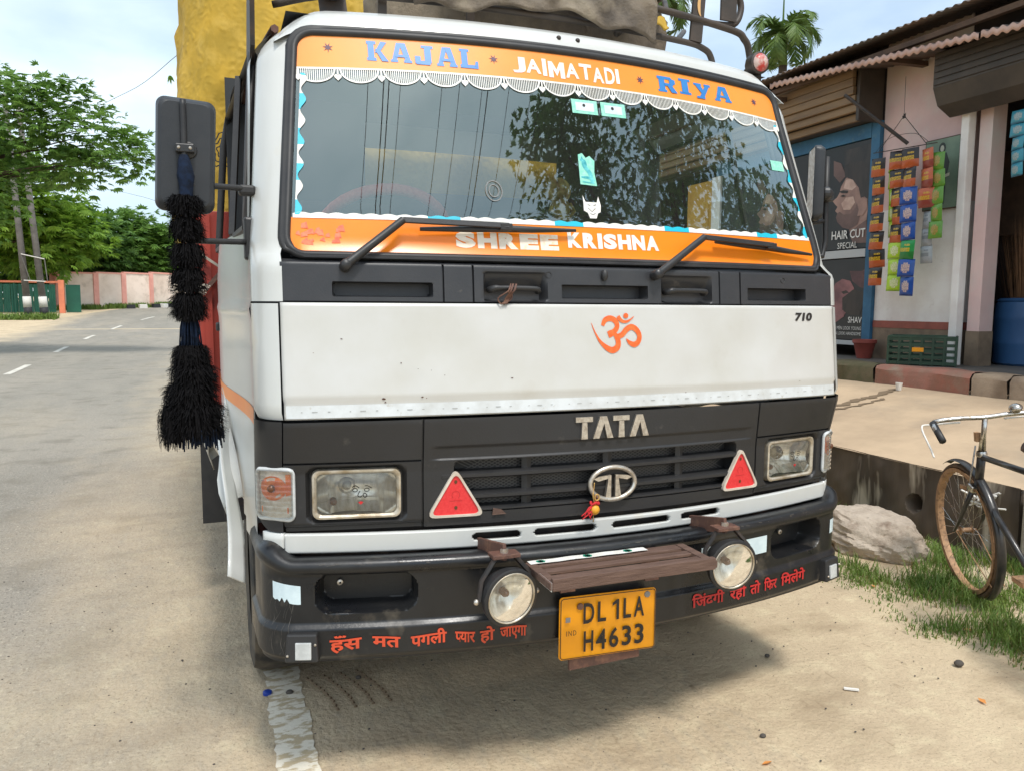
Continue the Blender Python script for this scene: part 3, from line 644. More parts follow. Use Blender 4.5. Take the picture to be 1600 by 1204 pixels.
wiper((-.834, 1.606), (-.655, 1.741), (-.60, 1.724), (-.085, 1.738), 0)
wiper((.18, 1.598), (.405, 1.727), (.47, 1.722), (.945, 1.694), 0)

# ---- cab shell: roof, pillars, corner panels, sides, doors
def gtop(u):                                   # gasket's upper outline
    return 2.345+zarch(min(abs(u), .95))*.8+.036
def roof_pt(u, t):
    a = abs(u); drop = 0.10*max(0, (a-.80)/.22)**2.2
    z0 = 2.353+zarch(min(a, .93))*.8+.024-(0.02*max(0, (a-.86)/.1)**2); y0 = F(min(a, .93), z0)-.002
    pr = [(0, 0), (.012, .030), (.035, .055), (.08, .078), (.2, .10), (1.0, .12), (1.42, .12), (1.46, .09), (1.47, -.1)]
    q = t*(len(pr)-1); i = min(len(pr)-2, int(q)); f_ = q-i
    dy = pr[i][0]+(pr[i+1][0]-pr[i][0])*f_; dz = pr[i][1]+(pr[i+1][1]-pr[i][1])*f_
    xs_ = u if a < .93 else math.copysign(.93+(a-.93)*1.0, u)
    return (xs_, y0+dy-(F(min(a, .93), 2.4)-F(0, 2.4))*max(0, min(1, (dy-.2)/.8)), z0+dz-drop*min(1, (dz+.02)/.08 if dz > 0 else .3))
MB().grid(roof_pt, lsp(-.992, .992, 60), lsp(0, 1, 33)).build('cab_roof', 'cab_paint', truck, 50)
for x in (-.045, .028): MB().ball(roof_pt(x, .14), .009, 8).build('roof_bolt', 'dark_steel', truck, 180)
for sg in (-1, 1):
    # A pillar and the corner beside the windscreen
    def pil(t, z, sg=sg):
        u0 = (1.010 if z < 1.66 else .985+.02-.055*(z-1.652)/.693+.0); u1 = UC(z)+.015
        q = S(sg*(u0+(u1-u0)*t), z, .001); e = max(0, min(1, (z-2.27)/.13))**2*.075
        return (q[0]-sg*e, q[1]+.3*e, q[2])
    ts = lsp(0, 1, 14) if sg > 0 else lsp(1, 0, 14)
    MB().grid(pil, ts, lsp(1.508, 2.40, 46)).build('corner_pillar', 'cab_paint', truck, 50)
    # white corner beside the front panel
    skin(0, 0, 0, 0, 1, lambda u, z: 0.012*sstep(1.172, 1.165, z), .002, 'corner_panel', 'cab_paint', truck, 45, xs=sorted(sg*u for u in lsp(1.024, UC(1.3)+.03, 16)), zs=lsp(1.167, 1.502, 16))
    # cab side with a window opening
    def yfr(z): return S(UC(z)+.018, z)[1]
    def side(t, z, sg=sg):
        y0 = yfr(z); y = y0+(1.66-y0)*t; x = x0z(z)+CR*(1-math.sin(TH0))+.085*sstep(0.15, 1.2, y)
        g = 0.0
        if abs(z-1.475) < .02: g += .008*math.cos((z-1.475)/.02*PI/2)
        if abs(t-.93) < .006 or (abs(t-.01) < .006): g -= .008
        return (sg*(x+g-.075*max(0, min(1, (z-2.27)/.13))**2), y, z)
    tt = sorted(set([round(t, 4) for t in lsp(0, 1, 34)]+[.004, .016, .924, .936, .05, .90])); zt = sorted(set([round(z, 4) for z in lsp(.72, 2.42, 70)]+[1.74, 2.33]))
    if sg > 0: tt2 = tt
    else: tt2 = tt[::-1]
    arch = lambda t, z: (math.hypot((yfr(z)+(1.66-yfr(z))*t)-1.02, z-.42) < .60)
    sd_ = MB().grid(side, tt2, zt, hole=lambda t, z: (.05 < t < .90 and 1.74 < z < 2.33) or arch(t, z)).build('cab_side', 'cab_paint', truck, 40)
    fr_ = [side(t, z) for t, z in [(.05, 1.74), (.9, 1.74), (.9, 2.2), (.86, 2.33), (.05, 2.33)]]
    MB().tube([tuple(p) for p in fr_], .016, 6, True).build('window_seal', 'rubber', sd_, 60)
    MB().bar(side(.30, 1.745), side(.30, 2.33), .02, .02).build('quarter_light_bar', 'rubber', sd_)
    b = MB(); b.tube([side(t, 2.405) for t in lsp(-.02, .95, 10)], .014, 6); b.build('drip_rail', 'rust_steel', sd_, 60)
    b = MB(); b.grid(lambda t, z: tuple(Vector(side(t, z))+Vector((sg*.0015, 0, 0))), lsp(.02, .98, 12) if sg > 0 else lsp(.98, .02, 12), [1.135, 1.185]); b.build('side_stripe', 'orange_vinyl', sd_)
    b = MB(); b.box(side(.8, 1.40), (.03, .13, .035)); b.build('door_handle', 'black_plastic', sd_, bevel=.006)
    # wheel-arch flare
    b = MB(); arc = [(1.02+.63*math.cos(a), .42+.63*math.sin(a)) for a in lsp(R(142), R(35), 22)]
    def fl(i, s, sg=sg):
        y, z = arc[i]; x = x0z(1)+CR*.85+.085*sstep(.15, 1.2, y); wv_ = .012*math.sin(i*1.1)
        return (sg*(x+.005+[0, .035, .065, .05][s]+wv_*(s > 0)), y+[0, .0, -.004, -.006][s], z+[.03, .02, -.005, -.05][s])
    b.grid(lambda i, s: fl(i, s), range(22), range(4)); b.build('wheel_arch_flare', 'cab_paint', truck, 60, solid=.006)
# bent white fender flap hanging beside the cab
b = MB()
def flap(t, s):
    y = 1.08-.90*t; z = 1.165-.19*t-.30*t**2.2; x = -1.172+.010*math.sin(t*9)-.012*t
    wd = .05+.10*math.sin(PI*t*.95)
    return (x+s*(.03+.02*t), y+.02*s, z-s*wd*.55+.0*t)
b.grid(flap, lsp(0, 1, 22), lsp(0, 1, 6)); b.build('fender_flap', 'cab_paint', truck, 50, solid=.006)
# rear wall of the cab with a window
MB().grid(lambda x, z: (x, 1.50, z), [-1.12, -.5, -.08, 0.02, .12, .5, 1.12], [.8, 1.98, 2.05, 2.12, 2.36, 2.5], hole=lambda x, z: abs(x) < .5 and 2.05 < z < 2.36).build('cab_rear_wall', 'interior', truck)
MB().grid(lambda x, y: (x, y, .98), [-1.08, 1.08], [.1, 1.65]).build('cab_floor', 'interior', truck)
MB().grid(lambda x, y: (x, y, 2.44), [-.95, .95], [.42, 1.50]).build('headliner', 'interior', truck)
# dashboard, steering wheel, seats
b = MB(); b.grid(lambda x, t: (x, F(x, 1.64)+.03+[0, .10, .34, .42, .44][t], [1.64, 1.735, 1.745, 1.70, 1.15][t]), lsp(-.98, .98, 24), range(5)); b.build('dashboard', 'interior', truck, 50)
b = MB(); b.grid(lambda x, y: (x, y+F(x, 1.64), 1.752+.02*sstep(.3, 0, abs(x+.55))), lsp(-.93, -.1, 14), lsp(.14, .36, 5)); b.build('dash_cover', 'dash_cover', truck, 180)
stc = Vector((-.60, .62, 1.755)); srot = Matrix.Rotation(R(-38), 3, 'X')
st_ = MB().tube([stc+srot @ Vector((.235*math.cos(a), .235*math.sin(a), 0)) for a in lsp(0, 6.1, 32)], .020, 8, True).build('steering_wheel', 'steer_cover', truck, 180)
b = MB(); b.ball(stc, .055, 10, sq=(1, 1, .5))
for a in (200, 340, 90): b.tube([stc, stc+srot @ Vector((.22*math.cos(R(a)), .22*math.sin(R(a)), 0))], .012, 6)
b.tube([stc, stc+Vector((0, -.2, -.35))], .03, 8); b.build('steering_spokes', 'rubber', st_, 180)
for x in (-.60, .55):
    sx = .46 if x < 0 else .9
    b = MB(); b.box((x if x < 0 else .48, 1.12, 1.32), (sx, .5, .16)); b.box((x if x < 0 else .48, 1.42, 1.66), (sx, .14, .62), Matrix.Rotation(R(-8), 3, 'X')); b.build('seat', 'seat_cloth', truck, bevel=.03)

# ---- black face: grille, lamp housings
def fdisp(u, z):
    d = well(srect(u, z, 0, .945, .52, .078, .02), .004, .055)
    for sx in (-1, 1):
        d = max(d, well(srect(u, z, sx*.812, .936, .141, .083, .028), .006, .022)); d = max(d, well(srect(u, z, sx*.812, .936, .118, .064, .012), .003, .10))
        d = max(d, .010*sstep(.0035, .0015, abs(u-sx*.619)))
    d = max(d, .012*sstep(.0035, .0015, abs(z-1.033))*sstep(.615, .622, abs(u)))
    d += .006*sstep(1.076, 1.066, z)*sstep(.60, .56, abs(u))*sstep(1.03, 1.036, z)
    d += .012*sstep(.846, .838, z)*sstep(.60, .64, abs(u))
    return d
fxs = sorted(set([round(x, 4) for x in lsp(-1.02, 1.02, 300)]+[round(s*.619+e, 4) for s in (-1, 1) for e in (-.0035, -.0015, .0015, .0035)]+[round(s*x, 4) for s in (-1, 1) for x in (.516, .524, .665, .677, .947, .959)]))
fzs = sorted(set([round(z, 4) for z in lsp(.826, 1.160, 60)]+[1.0295, 1.0315, 1.0345, 1.0365, .863, .871, 1.019, 1.027, 1.066, 1.076]))
face = skin(0, 0, 0, 0, 1, fdisp, .004, 'grille_panel', 'black_plastic', truck, 40, xs=fxs, zs=fzs)
for sg in (-1, 1):
    us = lsp(1.024, UC(1.0)+.012, 14)
    zlo = lambda u: .826+.05*sstep(1.06, 1.16, u)
    b = MB(); b.grid(lambda u, t, sg=sg: S(sg*u, zlo(u)+(1.163-.0-zlo(u))*t, .004), us if sg > 0 else us[::-1], lsp(0, 1, 20)); b.build('corner_trim', 'black_plastic', truck, 60)
MB().grid(lambda u, z: S(u, z, -.058), lsp(-.54, .54, 20), [.85, 1.04]).build('radiator_screen', 'dark_hole', face)
mat('mesh_grey', RGB(84, 82, 80), .5)
# expanded mesh
b = MB(); zl, zh = .868, 1.022
for sgn in (-1, 1):
    x = -.62
    while x < .62:
        p = []
        for t in lsp(0, 1, 4):
            z = zl+(zh-zl)*t; xx = x+sgn*(z-.945)*1.9
            if abs(xx) < .53: p.append((xx, z))
        if len(p) > 1:
            v_, f_ = ribbon2d(p, .0032); b.add([S(q, z, -.042+.002*sgn) for q, z in v_], f_)
        x += .019
stuff(b.build('grille_mesh', 'mesh_grey', face))
def slat(z0, z1, xw, name='grille_slat', nose=.006):
    b = MB(); pr = [(z0-.004, -.045), (z0, nose-.012), (z0+.006, nose), (z1-.004, nose), (z1, nose-.008), (z1+.004, -.045)]
    b.grid(lambda u, k: S(u, pr[k][0], pr[k][1]), lsp(-xw, xw, 40), range(6)); b.build(name, 'black_plastic', face, 40)
slat(.968, .988, .56); slat(.902, .922, .56); slat(.862, .876, .52)
for x in (-.285, 0, .285):
    b = MB(); b.grid(lambda u, z: S(x+u*(.016-.2*abs(z-.945)*.0), z, -.012-.3*abs(u)*.02), [-1, 0, 1], lsp(.862, 1.025, 8)); b.build('grille_rib', 'black_plastic', face)
# TATA letters and round emblem
def extr(poly, off0, off1, b, surf=S):
    n = len(poly); b.add([surf(x, z, off0) for x, z in poly]+[surf(x, z, off1) for x, z in poly], [tuple(range(n, 2*n))]+[(i, (i+1) % n, n+(i+1) % n, n+i) for i in range(n)])
def LT(x, w_, hz=(1.076, 1.147)):
    z0, z1 = hz; return [[(x, z1-.016), (x+w_, z1-.016), (x+w_, z1), (x, z1)][::1], [(x+w_*.33, z0), (x+w_*.70, z0), (x+w_*.66, z1-.017), (x+w_*.37, z1-.017)]]
def LA(x, w_, hz=(1.076, 1.147)):
    z0, z1 = hz; return [[(x, z0), (x+w_*.30, z0), (x+w_*.56, z1-.02), (x+w_*.66, z1), (x+w_*.34, z1)], [(x+w_*.70, z0), (x+w_, z0), (x+w_*.67, z1), (x+w_*.50, z1-.012)]]
x = -.128
for i, ch in enumerate('TATA'):
    b = MB()
    for k, p in enumerate(LT(x, .060) if ch == 'T' else LA(x, .072)): extr(p, .002, .012+.0006*k, b)
    b.build('chrome_letter', 'chrome', face); x += .062 if ch == 'T' else .072
em = MB().tube([S(.004+.082*math.cos(a), .926+.0535*math.sin(a), .016) for a in lsp(0, 6.15, 40)], .0085, 8, True).build('round_emblem', 'chrome', face, 180)
b = MB()
extr([(-.050, .936), (-.066, .944), (-.05, .951), (-.005, .955), (-.005, .945)], .008, .020, b)
extr([(.012, .955), (.058, .950), (.074, .943), (.056, .936), (.012, .945)], .008, .020, b)
extr([(-.024, .877), (-.004, .873), (-.004, .954), (-.014, .954), (-.016, .93)], .008, .021, b)
extr([(.012, .873), (.034, .877), (.025, .93), (.022, .954), (.012, .954)], .008, .021, b)
b.build('emblem_letter', 'chrome', em)
b = MB(); b.add([S(.004+.076*math.cos(a), .926+.049*math.sin(a), .004) for a in lsp(0, 6.1, 32)], [tuple(range(32))]); b.build('emblem_backing', 'ink_black', em)
b = MB(); b.add([S(-.405, .852, .012), S(-.36, .853, .012), S(-.375, .868, .012), S(-.402, .874, .012)], [(0, 1, 2, 3)]); b.build('dry_leaf', 'wood_slat', face, solid=.003)

# headlamps
for sg in (-1, 1):
    hl = bpy.data.objects.new('headlamp', None); C.objects.link(hl); hl.parent = truck
    cx = sg*.812; x0, x1, z0, z1 = cx-.128, cx+.128, .862, 1.010
    ring = rrect_pts(x0, x1, z0, z1, .022, 6); inn = rrect_pts(x0+.014, x1-.014, z0+.014, z1-.014, .018, 6); n_ = len(ring)
    outer = rrect_pts(x0-.003, x1+.003, z0-.003, z1+.003, .024, 6)
    b = MB(); b.add([S(x, z, -.022) for x, z in outer]+[S(x, z, .004) for x, z in ring]+[S(x, z, .006) for x, z in rrect_pts(x0+.006, x1-.006, z0+.006, z1-.006, .02, 6)]+[S(x, z, -.004) for x, z in inn], [(k*n_+i, k*n_+(i+1) % n_, (k+1)*n_+(i+1) % n_, (k+1)*n_+i) for k in range(3) for i in range(n_)])
    b.build('bezel', 'bezel', hl, 60)
    def refl_pt(u, v, cx=cx):
        d = .022+.06*(max(0, 1-(u*u*.8+v*v*.7)))
        d -= .012*sstep(.62, .66, abs(u)) + .006*math.copysign(1, u)*sstep(-.5, -.52, v)
        return S(cx+u*.116, .936+v*.062, -d)
    MB().grid(refl_pt, lsp(-1, 1, 40), lsp(-1, 1, 26)).build('reflector', 'reflector_metal', hl, 40)
    b = MB(); bc = S(cx-sg*.012*0-.03, .955, -.05); rX = Matrix.Rotation(R(90), 3, 'X')
    b.lathe([(.024, 0), (.026, .012), (.019, .022), (.017, .026)], bc, 18, rX); b.lathe([(.017, .0), (.010, .03), (.001, .036)], bc, 14, rX); b.build('bulb', 'bezel', hl, 60)
    b = MB(); b.lathe([(.012, 0), (.010, .02), (.001, .022)], S(cx-.07, .905, -.05), 12, rX); b.build('pilot_bulb', 'bulb_dark', hl, 60)
    lens = MB().grid(lambda u, v: S(cx+u*.116, .936+v*.062, -.001+.010*(1-u*u)*(1-v*v)+.0007*math.sin(u*70)*(abs(u) > .55)), lsp(-1, 1, 50), lsp(-1, 1, 16)).build('lens', 'clear_glass', hl, 180)
    b = MB(); sc = 1.0
    def face_st(pts, wd, b=b, cx=cx):
        v_, f_ = ribbon2d(catmull(pts, 4), wd); b.add([S(cx+.012+x, .930+z, .0125) for x, z in v_], f_)
    face_st([(-.026, .030), (-.016, .034), (-.006, .027)], .003)
    for ex in (-.018, .016): face_st([(ex+.007*math.cos(a), .021+.005*math.sin(a)) for a in lsp(0, 6.28, 9)], .0024)
    face_st([(-.004, .018), (-.010, .005), (-.004, -.001), (.002, .004)], .0026); face_st([(.004, .005), (.010, -.002), (.016, .004), (.010, .011), (.004, .006)], .0026)
    face_st([(.010, .033), (.018, .033), (.030, .026)], .0026)
    stuff(b.build('lamp_face_mark', 'ink_black', hl))
    b = MB(); b.add([S(cx+.012+x, .930+z, .0128) for x, z in ((-.010, -.016), (-.002, -.013), (.006, -.016), (-.002, -.024))], [(0, 1, 2, 3)]); b.build('lamp_face_mark', 'letter_red', hl)
    # corner indicator
    ind = bpy.data.objects.new('indicator', None); C.objects.link(ind); ind.parent = truck
    ua, ub = .992, UC(.94)-.052
    def ip(t, v, off, sg=sg): return S(sg*(ua+(ub-ua)*t), .866+(.152-.004*t)*v, off)
    tl = lsp(0, 1, 16) if sg > 0 else lsp(1, 0, 16)
    MB().grid(lambda t, v: ip(t, v, .006), tl, lsp(0, 1, 14)).build('backing', 'lamp_cream', ind, 180)
    pts = rrect_pts(0, 1, 0, 1, .12, 5); b = MB(); b.tube([ip(t, v, .010) for t, v in pts], .0065, 6, True); b.build('rim', 'tape_white', ind, 180)
    b = MB(); c0 = ip(.52, .62, .008)
    for rr_, k in ((.037, 0), (.024, 1)): b.add([ip(.52+rr_/.1*1.0*math.cos(a), .62+rr_/.15*math.sin(a), .008+.001*k) for a in lsp(0, 5.9, 18)], [tuple(range(18))[::(1 if sg > 0 else -1)]])
    b.add([ip(t, v, .0075) for t, v in ((.12, .12), (.88, .12), (.88, .24), (.12, .24))], [(0, 1, 2, 3)]); b.add([ip(t, v, .0075) for t, v in ((.04, .50), (.18, .46), (.18, .90), (.04, .90))], [(0, 1, 2, 3)])
    b.build('amber_reflector', 'amber', ind)
    MB().ball(ip(.52, .62, .012), .012, 8).build('bulb', 'bulb_dark', ind, 180)
    MB().grid(lambda t, v: ip(t, v, .017+.001*math.sin(v*60)), tl, lsp(0.02, .98, 40)).build('lens', 'frosted_glass', ind, 180)
    # warning triangle
    ax = .528 if sg < 0 else .547; tri = bpy.data.objects.new('warning_triangle', None); C.objects.link(tri); tri.parent = truck
    def trip(s, k, n=5):
        cxx = sg*(.519 if sg < 0 else .540); base = [(cxx, 1.004), (cxx-.088, .855), (cxx+.088, .855)]; g = (cxx, .905); o = []
        for i in range(3):
            p, q, r_ = Vector(base[i]), Vector(base[i-1]), Vector(base[(i+1) % 3]); rr_ = .016
            a = p+(q-p).normalized()*rr_*1.7; c = p+(r_-p).normalized()*rr_*1.7
            for t in lsp(0, 1, n): o.append(tuple((a*(1-t)**2+p*2*t*(1-t)+c*t*t)))
        return [(g[0]+(x-g[0])*s, g[1]+(z-g[1])*s) for x, z in o]
    b = MB(); pp = trip(1.03, 0); n_ = len(pp); q2 = trip(.89, 0)
    b.add([S(x, z, .002) for x, z in pp]+[S(x, z, .015) for x, z in pp]+[S(x, z, .015) for x, z in q2]+[S(x, z, .009) for x, z in q2], [(k*n_+i, k*n_+(i+1) % n_, (k+1)*n_+(i+1) % n_, (k+1)*n_+i) for k in range(3) for i in range(n_)])
    b.build('rim', 'triangle_rim', tri, 40)
    MB().add([S(x, z, .010) for x, z in trip(.90, 0)], [tuple(range(n_))]).build('red_reflector', 'triangle_red', tri)
    cxx = sg*(.519 if sg < 0 else .540)
    for zz in (.963, .882): MB().add([S(cxx+.005*math.cos(a), zz+.006*math.sin(a), .0112) for a in lsp(0, 5.5, 9)], [tuple(range(9))]).build('screw', 'bulb_dark', tri)
    b = MB()
    v_, f_ = ribbon2d([(cxx+.012*math.cos(a), .922+.012*math.sin(a)) for a in lsp(-.9, 4.0, 14)], .0014); b.add([S(x, z, .0111) for x, z in v_], f_)
    v_, f_ = ribbon2d([(cxx-.02, .904), (cxx+.02, .904)], .0014); b.add([S(x, z, .0111) for x, z in v_], f_)
    b.build('moulded_mark', 'letter_red', tri)

# ---- white lower bar with slots
def sdisp(u, z): return 0.0
slots = [(-.388, .079), (-.156, .110), (.124, .114), (.368, .085)]
def inslot(u, z): return any(srect(u, z, c, .7935, h, .0115, .011) < 0 for c, h in slots)
lx = sorted(set([round(x, 4) for x in lsp(-1.02, 1.02, 400)])); lz = lsp(.757, .822, 22)
def lbz(u, z): return z
bar_ = MB().grid(lambda u, z: S(u, z-.012*(1-(u/1.0)**2)*1.0, .006-.014*sstep(.765, .755, z)-.01*sstep(.816, .824, z)), lx, lz, hole=lambda u, z: inslot(u, z)).build('lower_bar', 'cab_paint', truck, 40, solid=.02)
for sg in (-1, 1):
    us = [sg*u for u in lsp(1.024, 1.10, 8)]; us.sort(); skin(0, 0, 0, 0, 1, None, .004, 'lower_bar_end', 'cab_paint', truck, 40, solid=.02, xs=us, zs=lsp(.757, .822, 4))
MB().grid(lambda u, z: (u, F(u, z)+.06, z), lsp(-1.0, 1.0, 20), [.42, .85]).build('front_crossmember', 'dark_steel', truck)
MB().box((.70, .06, .745), (.07, .03, .10)).build('bumper_bracket', 'rust_steel', truck)
MB().box((-.66, .06, .745), (.09, .03, .10)).build('bumper_bracket', 'dark_steel', truck)

# ---- bumper: swept heightfield with pockets and wrapped ends
def BP(s, z, off=0.0):                         # s = signed distance along the bumper from the middle
    a = abs(s); sg = 1 if s >= 0 else -1; xe = 1.0; rr_ = .13
    if a <= xe: x = a; y = -.15+.155*a*a; nx, ny = .31*a, -1
    else:
        th = .30+(a-xe)/rr_
        if th < PI/2-.05: x = xe+rr_*(math.sin(th)-math.sin(.30)); y = .005+rr_*(math.cos(.30)-math.cos(th)); nx, ny = math.sin(th), -math.cos(th)
        else:
            ex = (a-xe)-rr_*(PI/2-.05-.30); th = PI/2-.05; x = xe+rr_*(math.sin(th)-math.sin(.30))+ex*.05; y = .005+rr_*(math.cos(.30)-math.cos(th))+ex; nx, ny = 1, 0
    l_ = math.hypot(nx, ny); return (sg*(x+nx/l_*off), y+ny/l_*off, z)
bprof = [(.715, -.16), (.742, -.09), (.752, -.05), (.756, -.02), (.754, -.006), (.747, .006), (.737, .010), (.727, .010), (.717, .004), (.709, -.004)]
def bfn(s, k):
    if k < len(bprof):
        z, o = bprof[k]; lift = .052*sstep(1.0, 1.12, abs(s))*(1-k/len(bprof)*.7)
        return BP(s, z+lift, o)
    t = (k-len(bprof))/80.0; z = .708+(.452-.708)*t
    z += (.03*(s/1.0)**2*-.2)
    d = 0.004
    for sg in (-1, 1): d = max(d, .004+well(srect(s, z, sg*.800, .650, .140, .053, .040), .007, .085))
    d -= .014*sstep(.565, .545, z) - .012*sstep(.47, .452, z)
    d -= .0
    return BP(s, z, -d)
ss = lsp(-1.34, 1.34, 620)
MB().grid(bfn, ss, range(len(bprof)+81)).build('bumper', 'bumper_paint', truck, 45)
bump = C.objects['bumper']
MB().grid(lambda s, t: BP(s, .452-.01*t, -.012-.12*t), ss, [0, 1]).build('bumper_lip', 'bumper_paint', bump, 180)
for x, z in ((-.885, .660), (.80, .655)):
    b = MB(); b.lathe([(.009, 0), (.009, .006), (.003, .008)], BP(x, z, -.082), 10, Matrix.Rotation(R(90), 3, 'X')); b.build('bolt', 'chrome', bump, 60)
def bdecal(vs_, fs, off, name, m): return MB().add([BP(x, z, off) for x, z in vs_], fs).build(name, m, bump)
# reflective tape pieces
_lo = [.640, .634, .637, .630, .643, .628, .640, .626, .624, .623, .622, .622]; _x = lsp(-1.074, -.985, 12)
bdecal([(x, z) for x, z in zip(_x, _lo)]+[(x, .690-.012*i/11) for i, x in enumerate(_x)], [(i, i+1, i+13, i+12) for i in range(11)], -.0022, 'tape_patch', 'tape_cyan')
v_ = [(x, z) for z in (.628, .690) for x in lsp(.318, .628, 12)]; bdecal(v_, [(i, i+1, i+13, i+12) for i in range(11)], -.0025, 'tape_patch', 'tape_cyan')
v_ = [(x, z) for z in (.630, .684) for x in lsp(1.01, 1.09, 8)]; bdecal(v_, [(i, i+1, i+9, i+8) for i in range(7)], -.0025, 'tape_patch', 'tape_cyan')
# side marker lamps
for sg in (-1, 1):
    c = BP(sg*.978, .502, .012); ang = math.atan2(.31, 1)*sg
    rt = Matrix.Rotation(R(14)*sg*1.3, 3, 'Z') @ Matrix.Rotation(R(-4), 3, 'X')
    mk = MB().box(c, (.098, .052, .084), rt, taper=.9).build('side_marker', 'black_plastic', bump, bevel=.006)
    cc = Vector(c)+rt @ Vector((.006*-sg, -.028, -.006)); MB().box(cc, (.046, .008, .050), rt).build('marker_lens', 'marker_grey', bump, bevel=.002)
    for dx, dz in ((-.040, -.02), (.040, .012)): MB().ball(Vector(c)+rt @ Vector((dx, -.027, dz)), .004, 6).build('marker_screw', 'chrome', bump)
# scuffs on the bumper's left corner
b = MB()
for _ in range(46):
    x = -1.0-.13*random.random(); z = .47+.16*random.random()**1.4; a = random.uniform(1.1, 2.0); l_ = random.uniform(.01, .06)
    v_, f_ = ribbon2d([(x, z), (x+l_*.5*math.cos(a), z+l_*.5*math.sin(a)), (x+l_*math.cos(a)+.004, z+l_*math.sin(a))], [.0006, random.uniform(.0006, .0013), .0004]); b.add([BP(p, q, -.0032 if q > .565 else .0115) for p, q in v_], f_)
for _ in range(40):
    x = random.uniform(-.95, .95); z = random.uniform(.742, .752); l_ = random.uniform(.004, .03)
    v_, f_ = ribbon2d([(x, z), (x+l_, z+random.uniform(-.003, .003))], random.uniform(.0008, .002)); b.add([BP(p, q, .0125) for p, q in v_], f_)
mat('scuff_grey', RGB(92, 88, 82), .7)
stuff(b.build('paint_scuff', 'scuff_grey', bump))
# painted Hindi lines
def hindi(words, spans, z0f, hgt, m, name):
    for word, (xa, xb) in zip(words, spans):
        b = MB(); glyphs = word if isinstance(word, list) else [word]; x = 0; V = []; Fc = []
        for g in glyphs:
            cut = isinstance(g, tuple); v_, f_ = text_tris(g[0] if cut else g, 0.028, res=2)
            xm = max(p[0] for p in v_); o = len(V)
            if cut:
                lim = xm*.66; v_ = [(min(p[0], lim), p[1]) for p in v_]; xm = lim
            V += [(p[0]+x, p[1]) for p in v_]; Fc += [tuple(o+i for i in q) for q in f_]; x += xm-.0
        V2 = fit(V, xa, xb, 0, 1); zc = [p[1] for p in V]; lo, hi = min(zc), max(zc); sc = hgt/.62
        V2 = [(p[0], z0f(p[0])+(q[1])*sc) for p, q in zip(V2, V)]
        b.add([BP(p, q, .0025+.007*0+.0105) for p, q in V2], Fc); b.build(name, m, bump)
hindi(['हँस', 'मत', 'पगली', [('प',), 'यार'], 'हो', 'जाऐगा'], [(-.905, -.815), (-.785, -.705), (-.675, -.570), (-.545, -.485), (-.470, -.425), (-.408, -.325)], lambda x: .489+.004*math.sin(x*30), .030, 'letter_orange', 'painted_lettering')
hindi(['िजंदगी', 'रही', 'तो', 'िफर', 'िमलेगे'], [(.272, .412), (.438, .515), (.535, .585), (.605, .672), (.695, .832)], lambda x: .494, .031, 'letter_red', 'painted_lettering')

# fog lamps on brackets
for cx, cz, yl, rot in ((-.425, .665, -.245, 8), (.350, .668, -.245, -4)):
    fg = bpy.data.objects.new('fog_lamp', None); C.objects.link(fg); fg.parent = truck
    c = Vector((cx, yl, cz)); rt = Matrix.Rotation(R(rot), 3, 'Z') @ Matrix.Rotation(R(94), 3, 'X')
    MB().lathe([(.02, -.075), (.055, -.06), (.078, -.02), (.086, .0), (.087, .018), (.080, .022), (.074, .020)], c, 36, rt).build('lamp_shell', 'rubber', fg, 50)
    MB().lathe([(.004, -.042), (.03, -.034), (.055, -.016), (.073, .010)], c, 36, rt).build('reflector', 'reflector_metal', fg, 180)
    MB().lathe([(.0745, .019), (.077, .0225), (.0745, .024), (.072, .020)], c, 36, rt).build('lens_ring', 'bezel', fg, 180)
    MB().lathe([(.001, .028), (.03, .0265), (.06, .022), (.0735, .018)], c, 36, rt).build('lens', 'clear_glass', fg, 180)
    MB().lathe([(.012, -.04), (.012, -.016), (.006, -.006), (.001, -.004)], c, 14, rt).build('bulb', 'bulb_dark', fg, 60)
    b = MB(); ux = rt @ Vector((1, 0, 0))
    for s in (-1, 1): b.tube([c+ux*(.092*s)+Vector((0, .01, -.005)), c+ux*(.080*s)+Vector((0, .02, .05)), c+ux*(.03*s)+Vector((0, .03, .108))], .008, 6)
    b.build('bracket_arm', 'dark_steel', fg, 60)
    b = MB(); b.box(c+Vector((0, .035, .112)), (.085, .05, .012)); b.bar(c+Vector((0, .03, .12)), Vector((cx-.02, F(cx, .8)-.0, .755)), .05, .012, (1, 0, 0)); b.build('bracket', 'rust_steel', fg, bevel=.002)
    b = MB(); b.lathe([(.013, 0), (.013, .01), (.006, .012)], c+Vector((0, .035, .118)), 6)
    for s in (-1, 1): b.ball(c+ux*(.10*s)+Vector((0, .01, -.005)), .009, 6)
    b.build('bolt', 'chrome', fg, 60)
# slatted step fixed above the number plate
stp = bpy.data.objects.new('bumper_step', None); C.objects.link(stp); stp.parent = truck
c0 = [(-.335, -.165), (.212, -.165), (.205, -.36), (-.335, -.36)]
def sp_(u, v, z):                              # u along, v from bumper outwards
    return Vector((-.335+.545*u, -.165-.195*v, z))
for k, (v0, v1) in enumerate(((.0, .22), (.34, .50), (.64, .78), (.90, 1.0))):
    a = sp_(.0 if k in (0, 3) else .03, (v0+v1)/2, .722); c = sp_(1.0 if k in (0, 3) else .97, (v0+v1)/2, .722)
    MB().bar(a, c, .195*(v1-v0), .010 if k < 3 else .036, (0, 0, 1)).build('step_slat', 'wood_slat', stp, bevel=.002)
for u in (.012, .985): MB().bar(sp_(u, .03, .719), sp_(u, .99, .719), .03, .022, (0, 0, 1)).build('step_end', 'wood_slat', stp, bevel=.002)
MB().grid(lambda u, v: sp_(u, v, .7318+.0006*math.sin(u*30)), lsp(.0, .74, 20), [.01, .17]).build('step_tape', 'white_vinyl', stp)
